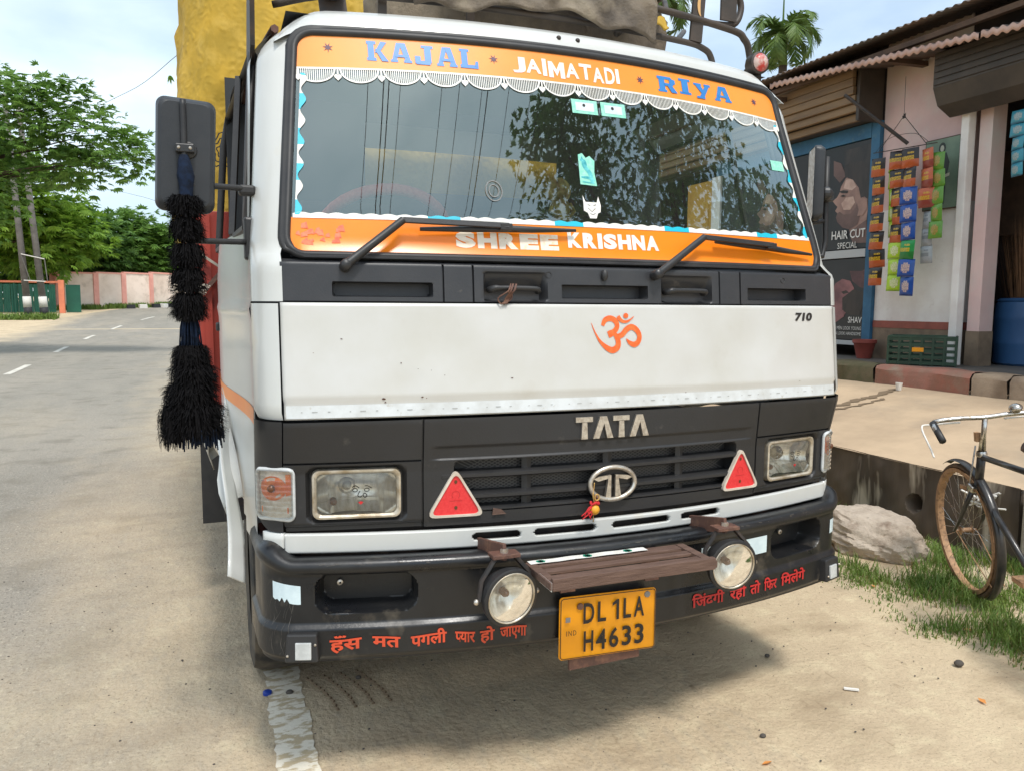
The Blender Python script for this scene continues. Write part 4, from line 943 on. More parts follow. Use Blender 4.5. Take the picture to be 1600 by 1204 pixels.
MB().grid(lambda t, z: (-.3385-.012*0, -.165-.195*t, z), lsp(.55, 1.0, 4), [.704, .731]).build('step_tape', 'white_vinyl', stp)
b = MB()
for u in (.07, .36, .62):
    for k in range(6):
        q = sp_(u+.02*math.cos(k*PI/3)*.6, .09+.035*math.sin(k*PI/3), .7328); b.add([q+Vector((.010*math.cos(a), .006*math.sin(a), .0)) for a in lsp(0, 5.2, 6)], [tuple(range(6))])
stuff(b.build('step_tape_print', 'green_print', stp))
for x in (-.2, .1): MB().box((x, -.15, .67), (.05, .05, .1)).build('step_bracket', 'rust_steel', stp)
# number plate
pl = bpy.data.objects.new('number_plate', None); C.objects.link(pl); pl.parent = truck
pc = Vector((-.058, -.178, .500)); prt = Matrix.Rotation(R(.9), 3, 'Y') @ Matrix.Rotation(R(-1.5), 3, 'X')
def PP(x, z, o=0.0): return pc+prt @ Vector((x, -o, z))
rr_ = rrect_pts(-.17, .17, -.1, .1, .012, 5); n_ = len(rr_)
wob = lambda x, z: .002*math.sin(x*14+1)+.003*(abs(z) > .07)*math.sin(x*9)
b = MB(); b.add([PP(x, z, wob(x, z)) for x, z in rr_]+[PP(x, z, wob(x, z)-.003) for x, z in rr_], [tuple(range(n_)), tuple(range(2*n_-1, n_-1, -1))]+[(i, i+n_, (i+1) % n_+n_, (i+1) % n_) for i in range(n_)]); b.build('plate_sheet', 'plate_yellow', pl)
b = MB(); pts = rrect_pts(-.166, .166, -.096, .096, .010, 5); pts.append(pts[0]); v_, f_ = ribbon2d(pts, .0026); b.add([PP(x, z, .0035+wob(x, z)) for x, z in v_], f_); b.build('plate_border', 'ink_black', pl)
def ptext(s, boxes, z0, z1, off, name='plate_character'):
    for ch, (xa, xb) in zip(s, boxes):
        v_, f_ = text_tris(ch, off) if ch not in '1I' else ([(.62, 0), (1, 0), (1, 1), (.66, 1), (0, .84), (0, .70), (.62, .80)] if ch == '1' else [(0, 0), (1, 0), (1, 1), (0, 1)], [(0, 1, 2, 3, 6), (3, 4, 5, 6)] if ch == '1' else [(0, 1, 2, 3)])
        v_ = fit(v_, xa, xb, z0, z1); MB().add([PP(x, z, .006) for x, z in v_], f_).build(name, 'ink_black', pl)
ptext('DL1LA', [(-.092, -.054), (-.042, -.012), (.010, .034), (.050, .078), (.088, .126)], .012, .078, .02)
ptext('H4633', [(-.090, -.056), (-.047, -.010), (.000, .034), (.046, .080), (.092, .126)], -.078, -.012, .02)
ptext('IND', [(-.150, -.1475), (-.143, -.132), (-.127, -.116)], -.020, -.004, .0)
b = MB(); b.add([PP(-.144+.008*x, .030+.008*z, .0035) for x, z in ((-1, -1), (1, -1), (1, 1), (-1, 1))], [(0, 1, 2, 3)]); b.build('plate_hologram', 'grey_mark', pl)
for x, z, m_ in ((-.102, .068, 'rust_steel'), (.138, .080, 'grey_mark')): MB().lathe([(.011, .001), (.010, .005), (.001, .006)], PP(x, z, 0), 12, prt @ Matrix.Rotation(R(90), 3, 'X')).build('rivet', m_, pl, 60)
MB().bar((-.19, -.165, .392), (.06, -.165, .398), .06, .01, (0, 1, 0)).build('plate_backing', 'rust_steel', pl)

# ---- mirrors
def mirror(sg):
    mr = bpy.data.objects.new('wing_mirror', None); C.objects.link(mr); mr.parent = truck
    if sg < 0: cx, cy, cz, hw, hh, rz = -1.258, .215, 1.925, .080, .160, R(4)
    else: cx, cy, cz, hw, hh, rz = 1.215, .40, 2.02, .075, .155, R(58)
    rt = Matrix.Rotation(rz, 3, 'Z') @ Matrix.Rotation(R(2.5 if sg < 0 else 0), 3, 'Y')
    pts = rrect_pts(-hw, hw, -hh, hh, .026, 6); n_ = len(pts); b = MB(); V = []
    for s_, y in ((.80, -.026), (.93, -.022), (1.0, -.006), (1.0, .014), (.96, .020)): V += [Vector((cx, cy, cz))+rt @ Vector((x*s_ if s_ > .9 else x*s_+0, y, z*(s_ if s_ > .9 else .9))) for x, z in pts]
    b.add(V, [tuple(range(n_))]+[(k*n_+i, k*n_+(i+1) % n_, (k+1)*n_+(i+1) % n_, (k+1)*n_+i) for k in range(4) for i in range(n_)]); b.build('mirror_shell', 'mirror_back', mr, 35)
    b = MB(); b.add([Vector((cx, cy, cz))+rt @ Vector((x*.95, .019, z*.95)) for x, z in pts], [tuple(range(n_))]); b.build('mirror_glass', 'chrome', mr)
    if sg < 0:
        b = MB(); st = Vector((cx-.002, cy-.036, cz))
        b.tube(catmull([st+Vector((0, 0, .15)), st+Vector((0, -.004, 0)), st+Vector((0.002, -.008, -.10)), Vector((-1.262, .19, 1.69)), Vector((-1.245, .20, 1.683)), Vector((-1.10, .26, 1.688))], 6), .009, 8); b.build('mirror_arm', 'rubber', mr, 180)
        b = MB(); b.tube(catmull([Vector((-1.262, .185, 1.80)), Vector((-1.260, .188, 1.835)), Vector((-1.235, .20, 1.842)), Vector((-1.09, .27, 1.850))], 6), .009, 8); b.build('mirror_arm', 'rubber', mr, 180)
        b = MB(); b.box(st+Vector((.002, -.006, .014)), (.05, .02, .024)); b.lathe([(.026, 0), (.024, .014), (.01, .016)], st+Vector((.010, .02, .012)), 14, Matrix.Rotation(R(90), 3, 'X'))
        b.build('mirror_clamp', 'black_plastic', mr, bevel=.003)
        for dx in (-.014, .016): MB().ball(st+Vector((dx, -.017, .014)), .005, 6).build('clamp_screw', 'chrome', mr)
        b = MB(); b.box((-1.088, .285, 1.70), (.03, .05, .13)); b.box((-1.09, .28, 1.845), (.05, .05, .03)); b.build('mirror_mount', 'black_plastic', mr, bevel=.008)
    else:
        b = MB(); b.tube([(1.272, .40, 2.14), (1.275, .40, 1.93), (1.283, .40, 1.79), (1.27, .40, 1.72), (1.16, .40, 1.72)], .012, 8); b.tube([(1.272, .40, 1.87), (1.14, .40, 1.85)], .009, 8); b.build('mirror_arm', 'rubber', mr, 180)
        b = MB(); b.ball((1.245, .37, 1.98), .03, 8); b.box((1.262, .385, 1.97), (.04, .05, .04)); b.build('mirror_clamp', 'black_plastic', mr, bevel=.003)
mirror(-1); mirror(1)

# ---- roof rack, board, lamps
rk = bpy.data.objects.new('roof_rack', None); C.objects.link(rk); rk.parent = truck
def rt_(pts, r_, name='rack_tube', m_='rack_paint', n=6): MB().tube(catmull(pts, n), r_, 8).build(name, m_, rk, 180)
rt_([(-.98, .55, 2.50), (-.7, .48, 2.545), (0, .44, 2.555), (.56, .48, 2.555), (.70, .5, 2.545), (.745, .51, 2.515), (.755, .51, 2.46)], .0125)
rt_([(-.99, .55, 2.66), (-.6, .48, 2.665), (.30, .46, 2.66), (.80, .49, 2.635), (.90, .5, 2.605), (.935, .51, 2.55), (.94, .5, 2.46)], .014)
rt_([(-.99, .55, 2.82), (0, .48, 2.84), (.5, .5, 2.82), (.78, .5, 2.80), (.87, .51, 2.77), (.88, .51, 2.71), (.83, .5, 2.655), (.66, .49, 2.645)], .0135)
rt_([(.50, .47, 2.655), (.62, .7, 2.80), (.72, 1.0, 2.86)], .011); rt_([(.56, .48, 2.555), (.80, .8, 2.72)], .011); rt_([(.30, .5, 2.555), (.62, .9, 2.78)], .014)
for x in (.645,): MB().bar((x, .48, 2.56), (x+.02, .48, 2.83), .055, .012, (0, 1, 0)).build('rack_plate', 'rack_paint', rk)
MB().bar((.80, .48, 2.66), (.80, .48, 2.80), .075, .010, (0, 1, 0)).build('rack_plate', 'rack_paint', rk)
b = MB(); v_, f_ = ribbon2d([(.668+.016*math.cos(a)*1.0, 2.70+.045*math.sin(a)) for a in lsp(1.9, 4.4, 12)], [.002+.012*math.sin(PI*t) for t in lsp(0, 1, 12)]); b.add([(x, .471, z) for x, z in v_], f_); b.build('moon_mark', 'gold_ink', rk)
for x in (-.62, -.30): MB().bar((x, .5, 2.49), (x, .48, 2.84), .03, .012, (0, 1, 0)).build('rack_plate', 'rack_paint', rk)
MB().bar((-.79, .46, 2.46), (-.82, .50, 2.75), .09, .012, (0, 1, 0)).build('rack_plate', 'dark_steel', rk)
b = MB(); pts = [(.45, 2.33), (.40, 2.50), (.42, 2.86), (.52, 2.86), (.55, 2.60), (.75, 2.34), (.80, 2.22), (.72, 2.20)]
b.add([(-1.06, y, z) for y, z in pts]+[(-1.045, y, z) for y, z in pts], [tuple(range(8)), tuple(range(15, 7, -1))]+[(i, i+8, (i+1) % 8+8, (i+1) % 8) for i in range(8)]); b.build('rack_side_plate', 'dark_steel', rk)
bd = MB().box((.02, .50, 2.775), (.80, .02, .22), Matrix.Rotation(R(2.5), 3, 'Y') @ Matrix.Rotation(R(0), 3, 'X')).build('rack_board', 'dark_steel', rk)
b = MB()
for x, pts in ((.10, [(0, .10), (.004, .02), (-.008, -.012)]), (.14, [(0, .10), (.0, .0)]), (.19, [(0, .10), (.004, .01), (.014, -.02)]), (.235, [(.0, .10), (.0, .02), (.02, .0), (.045, .02), (.04, .05)]), (.315, [(0, .10), (.002, .0), (.010, -.025)])):
    v_, f_ = ribbon2d(catmull(pts, 4), .012); b.add([(.02+x, .488, 2.695+z) for x, z in v_], f_)
b.build('board_lettering', 'gold_ink', rk)
for x, z, m_ in ((.912, 2.49, 'lens_red'), (-.80, 2.545, 'lens_red')):
    ml = MB().lathe([(.03, -.03), (.044, -.01), (.044, .03), (.036, .034)], (x, .44 if x > 0 else .44, z), 16, Matrix.Rotation(R(90), 3, 'X')).build('marker_lamp', 'dark_steel', rk, 50)
    MB().lathe([(.001, .05), (.02, .047), (.036, .036), (.036, .03)], (x, .44, z), 16, Matrix.Rotation(R(90), 3, 'X')).build('marker_lens', m_, ml, 180)
MB().box((.915, .46, 2.44), (.05, .05, .08)).build('lamp_stalk', 'dark_steel', rk)

# ---- cargo body, wheels, underside
bdy = bpy.data.objects.new('cargo_body', None); C.objects.link(bdy); bdy.parent = truck
MB().grid(lambda x, z: (x, 1.86, z), [-1.28, 1.28], [.80, 1.97]).build('front_board', 'body_red', bdy)
for sg in (-1, 1):
    for k in range(14):
        y = 1.87+k*.30; MB().box((sg*1.285, y+.145, 1.42), (.03, .285, 1.20)).build('side_board', 'body_red', bdy, bevel=.004)
for k in range(9): MB().box((-1.13+k*.283, 1.845, 1.38), (.262, .03, 1.14)).build('front_plank', 'body_red', bdy, bevel=.004)
for k in range(2): MB().bar((-1.22+.2*k, 1.82, .82), (-1.22+.2*k, 1.82, 1.93), .035, .03, (0, 1, 0)).build('body_stake', 'body_red', bdy)
MB().bar((-1.27, 1.78, 1.52), (-1.05, 1.76, 1.78), .02, .02).build('tie_rod', 'rust_steel', bdy); MB().bar((-1.28, 1.78, 1.76), (-1.08, 1.76, 1.62), .02, .012).build('tie_rod', 'light_concrete', bdy)
MB().grid(lambda x, y: (x, y, .82), [-1.28, 1.28], [1.86, 6.1]).build('body_floor', 'dark_steel', bdy)
for x in (-.4, .4): MB().box((x, 3.2, .62), (.09, 6.0, .18)).build('chassis_rail', 'dark_steel', truck)
for x, y in ((-.99, 1.02), (.99, 1.02), (-1.02, 4.3), (1.02, 4.3)):
    wh = bpy.data.objects.new('wheel', None); C.objects.link(wh); wh.parent = truck; ry_ = Matrix.Rotation(R(90), 3, 'Y')
    MB().lathe([(.23, -.10), (.33, -.11), (.375, -.10), (.39, -.07), (.392, .0), (.39, .07), (.375, .10), (.33, .11), (.23, .10)], (x, y, .392), 36, ry_).build('tyre', 'tyre_rubber', wh, 40)
    MB().lathe([(.23, -.09), (.21, -.03), (.12, -.02), (.10, .05), (.001, .06)], (x, y, .392), 24, ry_).build('rim', 'light_concrete', wh, 40)
MB().box((0, 1.02, .42), (1.8, .1, .12)).build('front_axle', 'dark_steel', truck)
for x, y in ((-1.16, 1.80), (1.16, 1.80)): MB().box((x, y, .62), (.24, .02, .42)).build('mud_flap', 'rubber', truck)
MB().box((-1.10, 1.35, .62), (.16, .5, .04)).build('cab_step', 'dark_steel', truck)

# ================================================================ things carried by or hung on the truck
# yellow tarpaulin over the cargo
tp = thing('cargo_tarpaulin', 'crumpled yellow tarpaulin draped over the cargo body behind the cab', 'tarpaulin', (0, 1.9, 1.9))
def tarp_pt(u, v):                             # u round the plan (open at the back), v up the side then over the top
    per = [(-1.36, 4.3), (-1.36, .10), (-1.22, -.06), (1.22, -.06), (1.36, .10), (1.36, 4.3)]
    ln = [0]
    for i in range(5): ln.append(ln[-1]+math.dist(per[i], per[i+1]))
    d = u*ln[-1]; x = interp(d, ln, [p[0] for p in per]); y = interp(d, ln, [p[1] for p in per])
    zs = [(0, -.02), (.35, .55), (.6, 1.0), (.75, 1.30), (.85, 1.48), (1.0, 1.62)]; z = interp(v, [a for a, _ in zs], [b_ for _, b_ in zs])
    ins = interp(v, [0, .2, .4, .75, .85, 1.0], [1.0, 1.035, .98, .93, .86, .0])
    lowhem = -.10*sstep(.12, 0, v)*(.5+.5*math.sin(d*4.2+.6))
    x2 = x*ins; y2 = 2.1+(y-2.1)*(1.0 if v < .8 else interp(v, [.8, 1], [1, .0]))
    w_ = .012*frac_noise(d*5, z*3, 1)+.006*frac_noise(d*14, z*11, 2)+.03*frac_noise(d*1.7, z*1.4, 5)
    diag = .020*max(0, math.sin((d*1.2-z*1.0)*7))**8+.014*max(0, math.sin((d*.9+z*.7)*9+1))**8
    nx = -1 if abs(x+1.36) < .02 else (1 if abs(x-1.36) < .02 else 0); ny = 0 if nx else -1
    return (x2+nx*(w_+diag), y2+ny*(w_+diag), z+lowhem)
MB().grid(tarp_pt, lsp(0, 1, 190), lsp(0, 1, 70)).build('tarpaulin_sheet', 'tarp', tp, 180)
b = MB()
for k in range(3):
    v_, f_ = ribbon2d([(-1.135+.0+(.022+.018*k)*math.cos(a)*(1+.2*math.sin(5*a)), .33+(.03+.022*k)*math.sin(a)*(1+.2*math.sin(5*a))) for a in lsp(0, 2*PI, 26)], .006); b.add([(x, -.12, z) for x, z in v_], f_)
b.build('stencil_mark', 'ink_black', tp)
# canvas bundle tied on the cab roof
tb_ = thing('canvas_bundle', 'brown canvas bundle tied inside the rack on the cab roof', 'bundle', (.05, .95, 2.5))
def bund(u, v):
    a = u*2*PI; r1, r2 = .62, .36; p = .55
    x = r1*math.copysign(abs(math.cos(a))**p, math.cos(a)); y = r2*math.copysign(abs(math.sin(a))**p, math.sin(a)); z = .03+.40*math.sin(v*PI/2)**.6
    s_ = math.cos(v*PI/2)**.35; w_ = 1+.05*frac_noise(a*3, v*5, 3)+.03*frac_noise(a*8, v*12, 4)
    return (x*s_*w_, y*s_*w_, z*w_-.03*math.sin(a*3)*(1-v))
MB().grid(bund, lsp(0, 1, 70), lsp(0, .995, 22)).build('canvas', 'old_canvas', tb_, 180)
b = MB(); b.grid(lambda u, v: (-.58+.94*u, -.535-.02*math.sin(u*9)-.02*v+.009*math.sin(u*31+v*3)+.005*math.sin(u*57-v*5), .150-.115*v-.03*math.sin(u*7+1)*v+.012*math.sin(u*23)), lsp(0, 1, 120), lsp(0, 1, 10)); b.build('canvas_flap', 'dark_canvas', tb_, 180, solid=.01)
b = MB(); b.grid(lambda u, v: (.33+.10*u, -.50-.04*v+.006*math.sin(u*9),   .115-.05*v+.008*math.sin(u*9+v*4)), lsp(0, 1, 16), lsp(0, 1, 6)); b.build('yellow_cloth_end', 'tarp', tb_, 180, solid=.006)
b = MB()
for x in (-.35, .15): b.tube([(x+.02*math.sin(k), -.40+.8*t, .06+.40*math.sin(PI*t)**.5) for k, t in enumerate(lsp(0, 1, 12))], .008, 5)
b.build('tie_rope', 'old_canvas', tb_, 180)

# black tassel hanging from the mirror arm
ts = thing('mirror_tassel', 'long black pompom tassel with blue binding hung from the wing mirror', 'tassel', (-1.262, .165, 1.08))
def pompom(c, rx, rz, n, name='pompom', droop=.35, m_='yarn_black'):   # limp threads that spring from the knot and fall over
    b = MB(); b.ball(c, 1, 10, sq=(rx*.70, rx*.70, rz*.72)); c = Vector(c)
    for k in range(n):
        a = random.uniform(0, 2*PI); q = random.random(); ca, sa = math.cos(a), math.sin(a); r_ = rx*random.uniform(.72, 1.10)*(.35+.65*q**.5)
        p0 = c+Vector((ca*rx*.35, sa*rx*.35, rz*random.uniform(.2, .75))); p1 = c+Vector((ca*r_*.85, sa*r_*.85, rz*(random.uniform(.35, .75)-.5*(1-q)*0)))
        p2 = c+Vector((ca*r_, sa*r_, rz*random.uniform(-.35, .1))); p3 = c+Vector((ca*r_*random.uniform(.85, 1.08)+random.gauss(0, .003), sa*r_*random.uniform(.85, 1.08), -rz*random.uniform(.55, 1.05)*(1+droop*.4)))
        if k % 5 < 2:
            zz = random.uniform(-.9, .6); p2 = c+Vector((ca*rx*.9, sa*rx*.9, rz*zz)); p1 = c+Vector((ca*rx*.55, sa*rx*.55, rz*zz*.8)); p3 = c+Vector((ca*rx*random.uniform(1.0, 1.18), sa*rx*random.uniform(1.0, 1.18), rz*(zz-random.uniform(.05, .35))))
        t = Vector((-sa, ca, random.uniform(-.4, .4)))*random.uniform(.0010, .0017)
        b.add([p0-t, p0+t, p1-t, p1+t, p2-t, p2+t, p3-t*.6, p3+t*.6], [(0, 1, 3, 2), (2, 3, 5, 4), (4, 5, 7, 6)])
    b.build(name, m_, ts)
for z, rx, rz in ((.700, .050, .036), (.636, .050, .037), (.562, .050, .040), (.492, .050, .040), (.418, .052, .044)): pompom((0, 0, z), rx, rz, 900)
for z, rx, rz, dx in ((.268, .054, .044, 0), (.212, .066, .046, .006), (.155, .074, .048, -.006), (.096, .082, .054, .006)): pompom((dx, 0, z), rx, rz, 1500, 'fringe_tier', .8)
pompom((-.055, -.02, .085), .040, .060, 500, 'fringe_tier', .9)
b = MB()
for k in range(110):
    a = random.uniform(0, 2*PI); r0 = random.uniform(0, .018); r1 = random.uniform(.02, .052)
    b.tube([(r0*math.cos(a), r0*math.sin(a), .395), (r0*1.6*math.cos(a), r0*1.6*math.sin(a), .35), (r1*.7*math.cos(a), r1*.7*math.sin(a), .275)], .0022, 4)
for k in range(120):
    a = random.uniform(0, 2*PI); r1 = random.uniform(.01, .07)
    b.tube([(r1*math.cos(a)+.02, r1*math.sin(a), .06), (r1*1.05*math.cos(a)+.022, r1*1.05*math.sin(a), random.uniform(-.004, .03))], .002, 4)
stuff(b.build('blue_strands', 'yarn_blue', ts, 180))
b = MB(); b.tube(catmull([(0, 0, .70), (.004, .004, .76), (0, .008, .84)], 4), [.02, .02, .019, .018, .02, .024, .02, .016, .012], 8); b.build('blue_wrapping', 'yarn_blue', ts, 180)
b = MB()
for k in range(40):
    a = random.uniform(2.2, 4.2) if k % 2 else random.uniform(-1, 1); r1 = random.uniform(.045, .062); z = .462+random.uniform(-.01, .012)
    b.tube([(.02*math.cos(a), .02*math.sin(a), z), (r1*math.cos(a), r1*math.sin(a), z+random.uniform(-.012, .008))], .0012, 3)
stuff(b.build('loose_threads', 'triangle_rim', ts))

# charm with a lemon, hung on the grille emblem
ch = thing('lemon_charm', 'small orange lemon and chilli charm tied with red thread to the round emblem', 'charm', (-.068, -.088, .848))
MB().ball((0, 0, 0), .017, 10, sq=(1, 1, 1.05)).build('lemon', 'lemon', ch, 180)
b = MB()
for k in range(7): b.tube(catmull([(random.uniform(-.008, .008), 0, .018), (random.uniform(-.03, .0), -.008, .004), (random.uniform(-.05, -.015), -.006, random.uniform(-.03, -.01))], 4), .0022, 5)
b.tube([(.014*math.cos(a), .010*math.sin(a), .021+.004*math.sin(3*a)) for a in lsp(0, 6, 16)], .004, 5, True); b.build('red_thread', 'thread_red', ch, 180)
b = MB(); b.tube(catmull([(0, 0, .02), (-.004, .004, .045), (.002, .010, .070), (.004, .012, .085)], 4), .0018, 5); b.tube([(.006+.008*math.cos(a), -.004, .040+.010*math.sin(a)) for a in lsp(0, 5.8, 12)], .0028, 5, True)
b.tube([(-.004, 0, -.016), (-.006, -.004, -.04)], .0018, 4); b.build('hanging_cord', 'gold', ch, 180)

# figurine on the dashboard
idl = thing('dashboard_idol', 'small gold seated idol with halo standing on the dashboard', 'figurine', (-.035, .27, 1.752))
b = MB(); b.lathe([(.045, 0), (.05, .012), (.04, .02), (.03, .03)], (0, 0, 0), 14); b.lathe([(.045, .03), (.048, .045), (.03, .06), (.032, .09), (.026, .115), (.010, .125)], (0, 0, 0), 14)
for s in (-1, 1): b.tube([(s*.03, 0, .108), (s*.045, -.01, .08), (s*.02, -.03, .06)], [.010, .009, .007], 6)
b.build('figure_body', 'gold', idl, 60)
b = MB(); b.ball((0, 0, .145), .02, 8, sq=(1, 1, 1.15)); b.lathe([(.016, .155), (.018, .17), (.008, .19), (.001, .2)], (0, 0, 0), 10); b.build('figure_head', 'gold', idl, 180)
b = MB(); b.lathe([(.001, 0), (.042, 0), (.046, .003), (.001, .004)], (0, .022, .155), 20, Matrix.Rotation(R(90), 3, 'X')); b.build('halo', 'gold', idl)

# ================================================================ right side: verge, drain wall, forecourt, shop
# drain wall with a pipe hole
def fz(x, y): return .470+.165*(x-3.1)+.004*frac_noise(x*3, y*2)
def dwall(y, z):
    d = math.hypot(y-1.433, z-.215); x = 3.1+.012*frac_noise(y*4, z*6)+.16*sstep(.062, .052, d)
    return (x, y, z)
ys_ = sorted(set([round(v, 4) for v in lsp(.72, 2.6, 160)]+[round(v, 4) for v in lsp(2.6, 14, 40)])); zs_ = lsp(-.05, .475, 52)
dw = thing('drain_wall', 'stained dark concrete drain wall with white streaks and a round pipe hole', 'wall', (3.1, 2, 0))
o_ = MB().grid(lambda y, z: tuple(Vector(dwall(y, z))-Vector((3.1, 2, 0))), ys_[::-1], zs_).build('wall_face', 'drain_concrete', dw, 50)
MB().grid(lambda x, z: (x-3.1, -1.28, z*(fz(x, .7)/.47) if z > 0 else z), lsp(3.1, 4.9, 6), [-.05, .468]).build('wall_end', 'drain_concrete', dw)
cb = MB().box((3.2, .56, .22), (.26, .26, .48)).build('concrete_block', 'light_concrete', None, bevel=.02)
tag(cb, 'pale weathered concrete block standing at the end of the drain wall', 'block')
# forecourt slab
struct(MB().grid(lambda x, y: (x, y, fz(x, y)), [3.095, 3.12]+lsp(3.2, 5.2, 16), lsp(.70, 14, 60)).build('forecourt', 'concrete_sand', smooth=180))
struct(MB().grid(lambda x, y: (x, y, -.03+(fz(x, y)+.03)*sstep(3.1, 3.75+.1*frac_noise(y*2, 1), x)-.004), lsp(3.08, 5.1, 22), lsp(-12, .72, 50)).build('verge_bank', 'sand', smooth=180))
for pts, w_ in (([(4.02, 3.05), (4.25, 3.10), (4.45, 3.08), (4.72, 3.12)], .10), ([(3.9, 2.98), (4.15, 2.93), (4.42, 2.95)], .05)):
    b = MB(); p2 = catmull(pts, 6); v_, f_ = ribbon2d([(x, y+.02*math.sin(i*2.2)) for i, (x, y) in enumerate(p2)], [w_*(.4+.6*abs(math.sin(i*.7+.5))) for i in range(len(p2))])
    b.add([(x, y, fz(x, y)+.006) for x, y in v_], f_); struct(b.build('forecourt_crack', 'track_earth'))

mat('pink_plaster', RGB(226, 196, 190), 0.85, col2=RGB(210, 180, 176), scale=1.5, bump=.15, bscale=12, col3=RGB(214, 206, 198), scale3=1.1, lo3=.45, hi3=.65)
mat('white_plaster', RGB(240, 238, 233), 0.85, col2=RGB(222, 214, 208), scale=2.0, bump=.15, bscale=12, col3=RGB(160, 146, 132), scale3=5, lo3=.62, hi3=.85)
mat('dado_red', RGB(160, 92, 78), 0.85, col2=RGB(140, 84, 72), scale=6, bump=.2)
mat('dado_cement', RGB(140, 122, 102), 0.9, col2=RGB(116, 100, 84), scale=5, bump=.25)
mat('blue_paint', RGB(52, 106, 140), 0.6, col2=RGB(40, 88, 120), scale=4, col3=RGB(90, 120, 130), scale3=9, lo3=.6, hi3=.8)
mat('poster_black', RGB(28, 28, 30), 0.35, col2=RGB(36, 36, 39), scale=2)
mat('skin_print', RGB(168, 134, 120), 0.4, col2=RGB(120, 92, 84), scale=3)
mat('skin_dark_print', RGB(110, 84, 78), 0.4, col2=RGB(80, 60, 56), scale=4)
mat('skin_light', RGB(206, 176, 160), 0.4, col2=RGB(170, 138, 124), scale=6); mat('hair_soft', RGB(60, 52, 48), 0.4, col2=RGB(30, 28, 28), scale=9, stretch=(1, 1, .3)); mat('pink_dark', RGB(104, 66, 68), 0.4, col2=RGB(70, 44, 48), scale=5)
mat('pink_print', RGB(150, 100, 100), 0.4, col2=RGB(104, 66, 70), scale=4)
mat('hair_print', RGB(52, 42, 38), 0.4, col2=RGB(34, 28, 26), scale=14, stretch=(1, 1, .4))
mat('grey_print', RGB(176, 178, 178), 0.4)
mat('white_print', RGB(216, 214, 208), 0.4)
mat('shutter_brown', RGB(136, 110, 78), 0.55, col2=RGB(108, 86, 62), scale=3, stretch=(1, .4, 3), bump=.05)
mat('shutter_dark', RGB(74, 66, 58), 0.6, col2=RGB(58, 52, 47), scale=4)
mat('roof_sheet', RGB(98, 92, 88), 0.6, col2=RGB(112, 92, 80), scale=3, stretch=(1, .6, 1))
mat('sunlit_edge_sheet', RGB(196, 160, 142), 0.6, col2=RGB(168, 132, 116), scale=5)  # sunlit edge of the awning sheet, its brightness put into the colour
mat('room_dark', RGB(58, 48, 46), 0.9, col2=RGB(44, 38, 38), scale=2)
mat('shelf_wood', RGB(96, 74, 58), 0.8, col2=RGB(72, 56, 46), scale=6)
mat('plinth_red', RGB(162, 108, 92), 0.9, col2=RGB(140, 108, 92), scale=4, bump=.5, bscale=14, col3=RGB(150, 132, 114), scale3=3, lo3=.55, hi3=.7)
mat('plinth_moss', RGB(84, 82, 56), 0.95, col2=RGB(104, 92, 70), scale=7, bump=.4, bscale=16)
mat('plinth_stone', RGB(158, 138, 116), 0.9, col2=RGB(132, 114, 96), scale=6, bump=.35, bscale=14)
mat('shop_floor', RGB(112, 106, 98), 0.6, col2=RGB(92, 88, 84), scale=3)
mat('door_yellow', RGB(206, 158, 52), 0.6, col2=RGB(190, 140, 44), scale=3)
shop = thing('shop_building', 'pink and white roadside shop with corrugated roof, shutters and barber posters', 'shop', (5.65, 3.2, .95))
BX, BY, BZ = 5.65, 3.2, .95
def sh(p): return (p[0]-BX, p[1]-BY, p[2]-BZ)
def sbox(name, m_, x0, x1, y0, y1, z0, z1, parent=None, bevel=0.0): return MB().box(sh(((x0+x1)/2, (y0+y1)/2, (z0+z1)/2)), (x1-x0, y1-y0, z1-z0)).build(name, m_, parent or shop, bevel=bevel)
sbox('floor_slab', 'shop_floor', 5.02, 9.0, -4, 13, .62, .945)
# plinth edge: separate stones
yy = 13.0; k = 0
for ya, yb, m_ in ((6.2, 3.50, 'plinth_moss'), (3.48, 2.46, 'plinth_red'), (2.44, 2.12, 'plinth_stone'), (2.10, 1.72, 'plinth_stone'), (1.70, 1.2, 'plinth_stone'), (1.18, .7, 'plinth_red'), (.68, -.4, 'plinth_stone'), (9.5, 6.22, 'plinth_moss')):
    b = MB(); n = max(3, int((ya-yb)/.12))
    pr = [(0, -.25), (-.01, -.02), (.02, .012), (.06, .022), (.22, .024)]
    b.grid(lambda t, q: sh((4.87+pr[q][0]+.015*frac_noise(t*(ya-yb)*6+ya, q*1.3), ya+(yb-ya)*t, .925+pr[q][1]+.012*frac_noise(t*(ya-yb)*5+ya, q))), lsp(0, 1, n), range(5))
    b.grid(lambda q, s: sh((4.87+pr[q][0]+s*0, yb, .925+pr[q][1]-0)), range(5), [0, 1]); b.build('plinth_stone', m_, shop, 40)
# walls
wl = sbox('wall', 'pink_plaster', 5.65, 5.85, 3.28, 4.28, 2.55, 4.4)
sbox('wall', 'white_plaster', 5.645, 5.85, 3.28, 4.28, 1.36, 2.55)
sbox('wall_band', 'dado_red', 5.635, 5.85, 3.28, 4.28, 1.285, 1.36); sbox('wall_band', 'dado_cement', 5.64, 5.85, 3.28, 4.28, .94, 1.285)
sbox('concrete_post', 'white_plaster', 5.56, 5.66, 3.19, 3.275, .93, 3.42, bevel=.01)
sbox('door_jamb', 'pink_plaster', 5.66, 5.84, 3.02, 3.15, 1.28, 3.6); sbox('door_jamb', 'dado_cement', 5.655, 5.845, 3.015, 3.155, .94, 1.28)
sbox('wall', 'pink_plaster', 5.65, 5.85, -4.0, .6, .94, 4.4); sbox('wall', 'pink_plaster', 5.65, 5.85, -.0+.6, 4.28, 3.62, 4.4) if 0 else None
sbox('wall_over_door', 'room_dark', 5.66, 5.86, .6, 3.3, 3.5, 4.4)
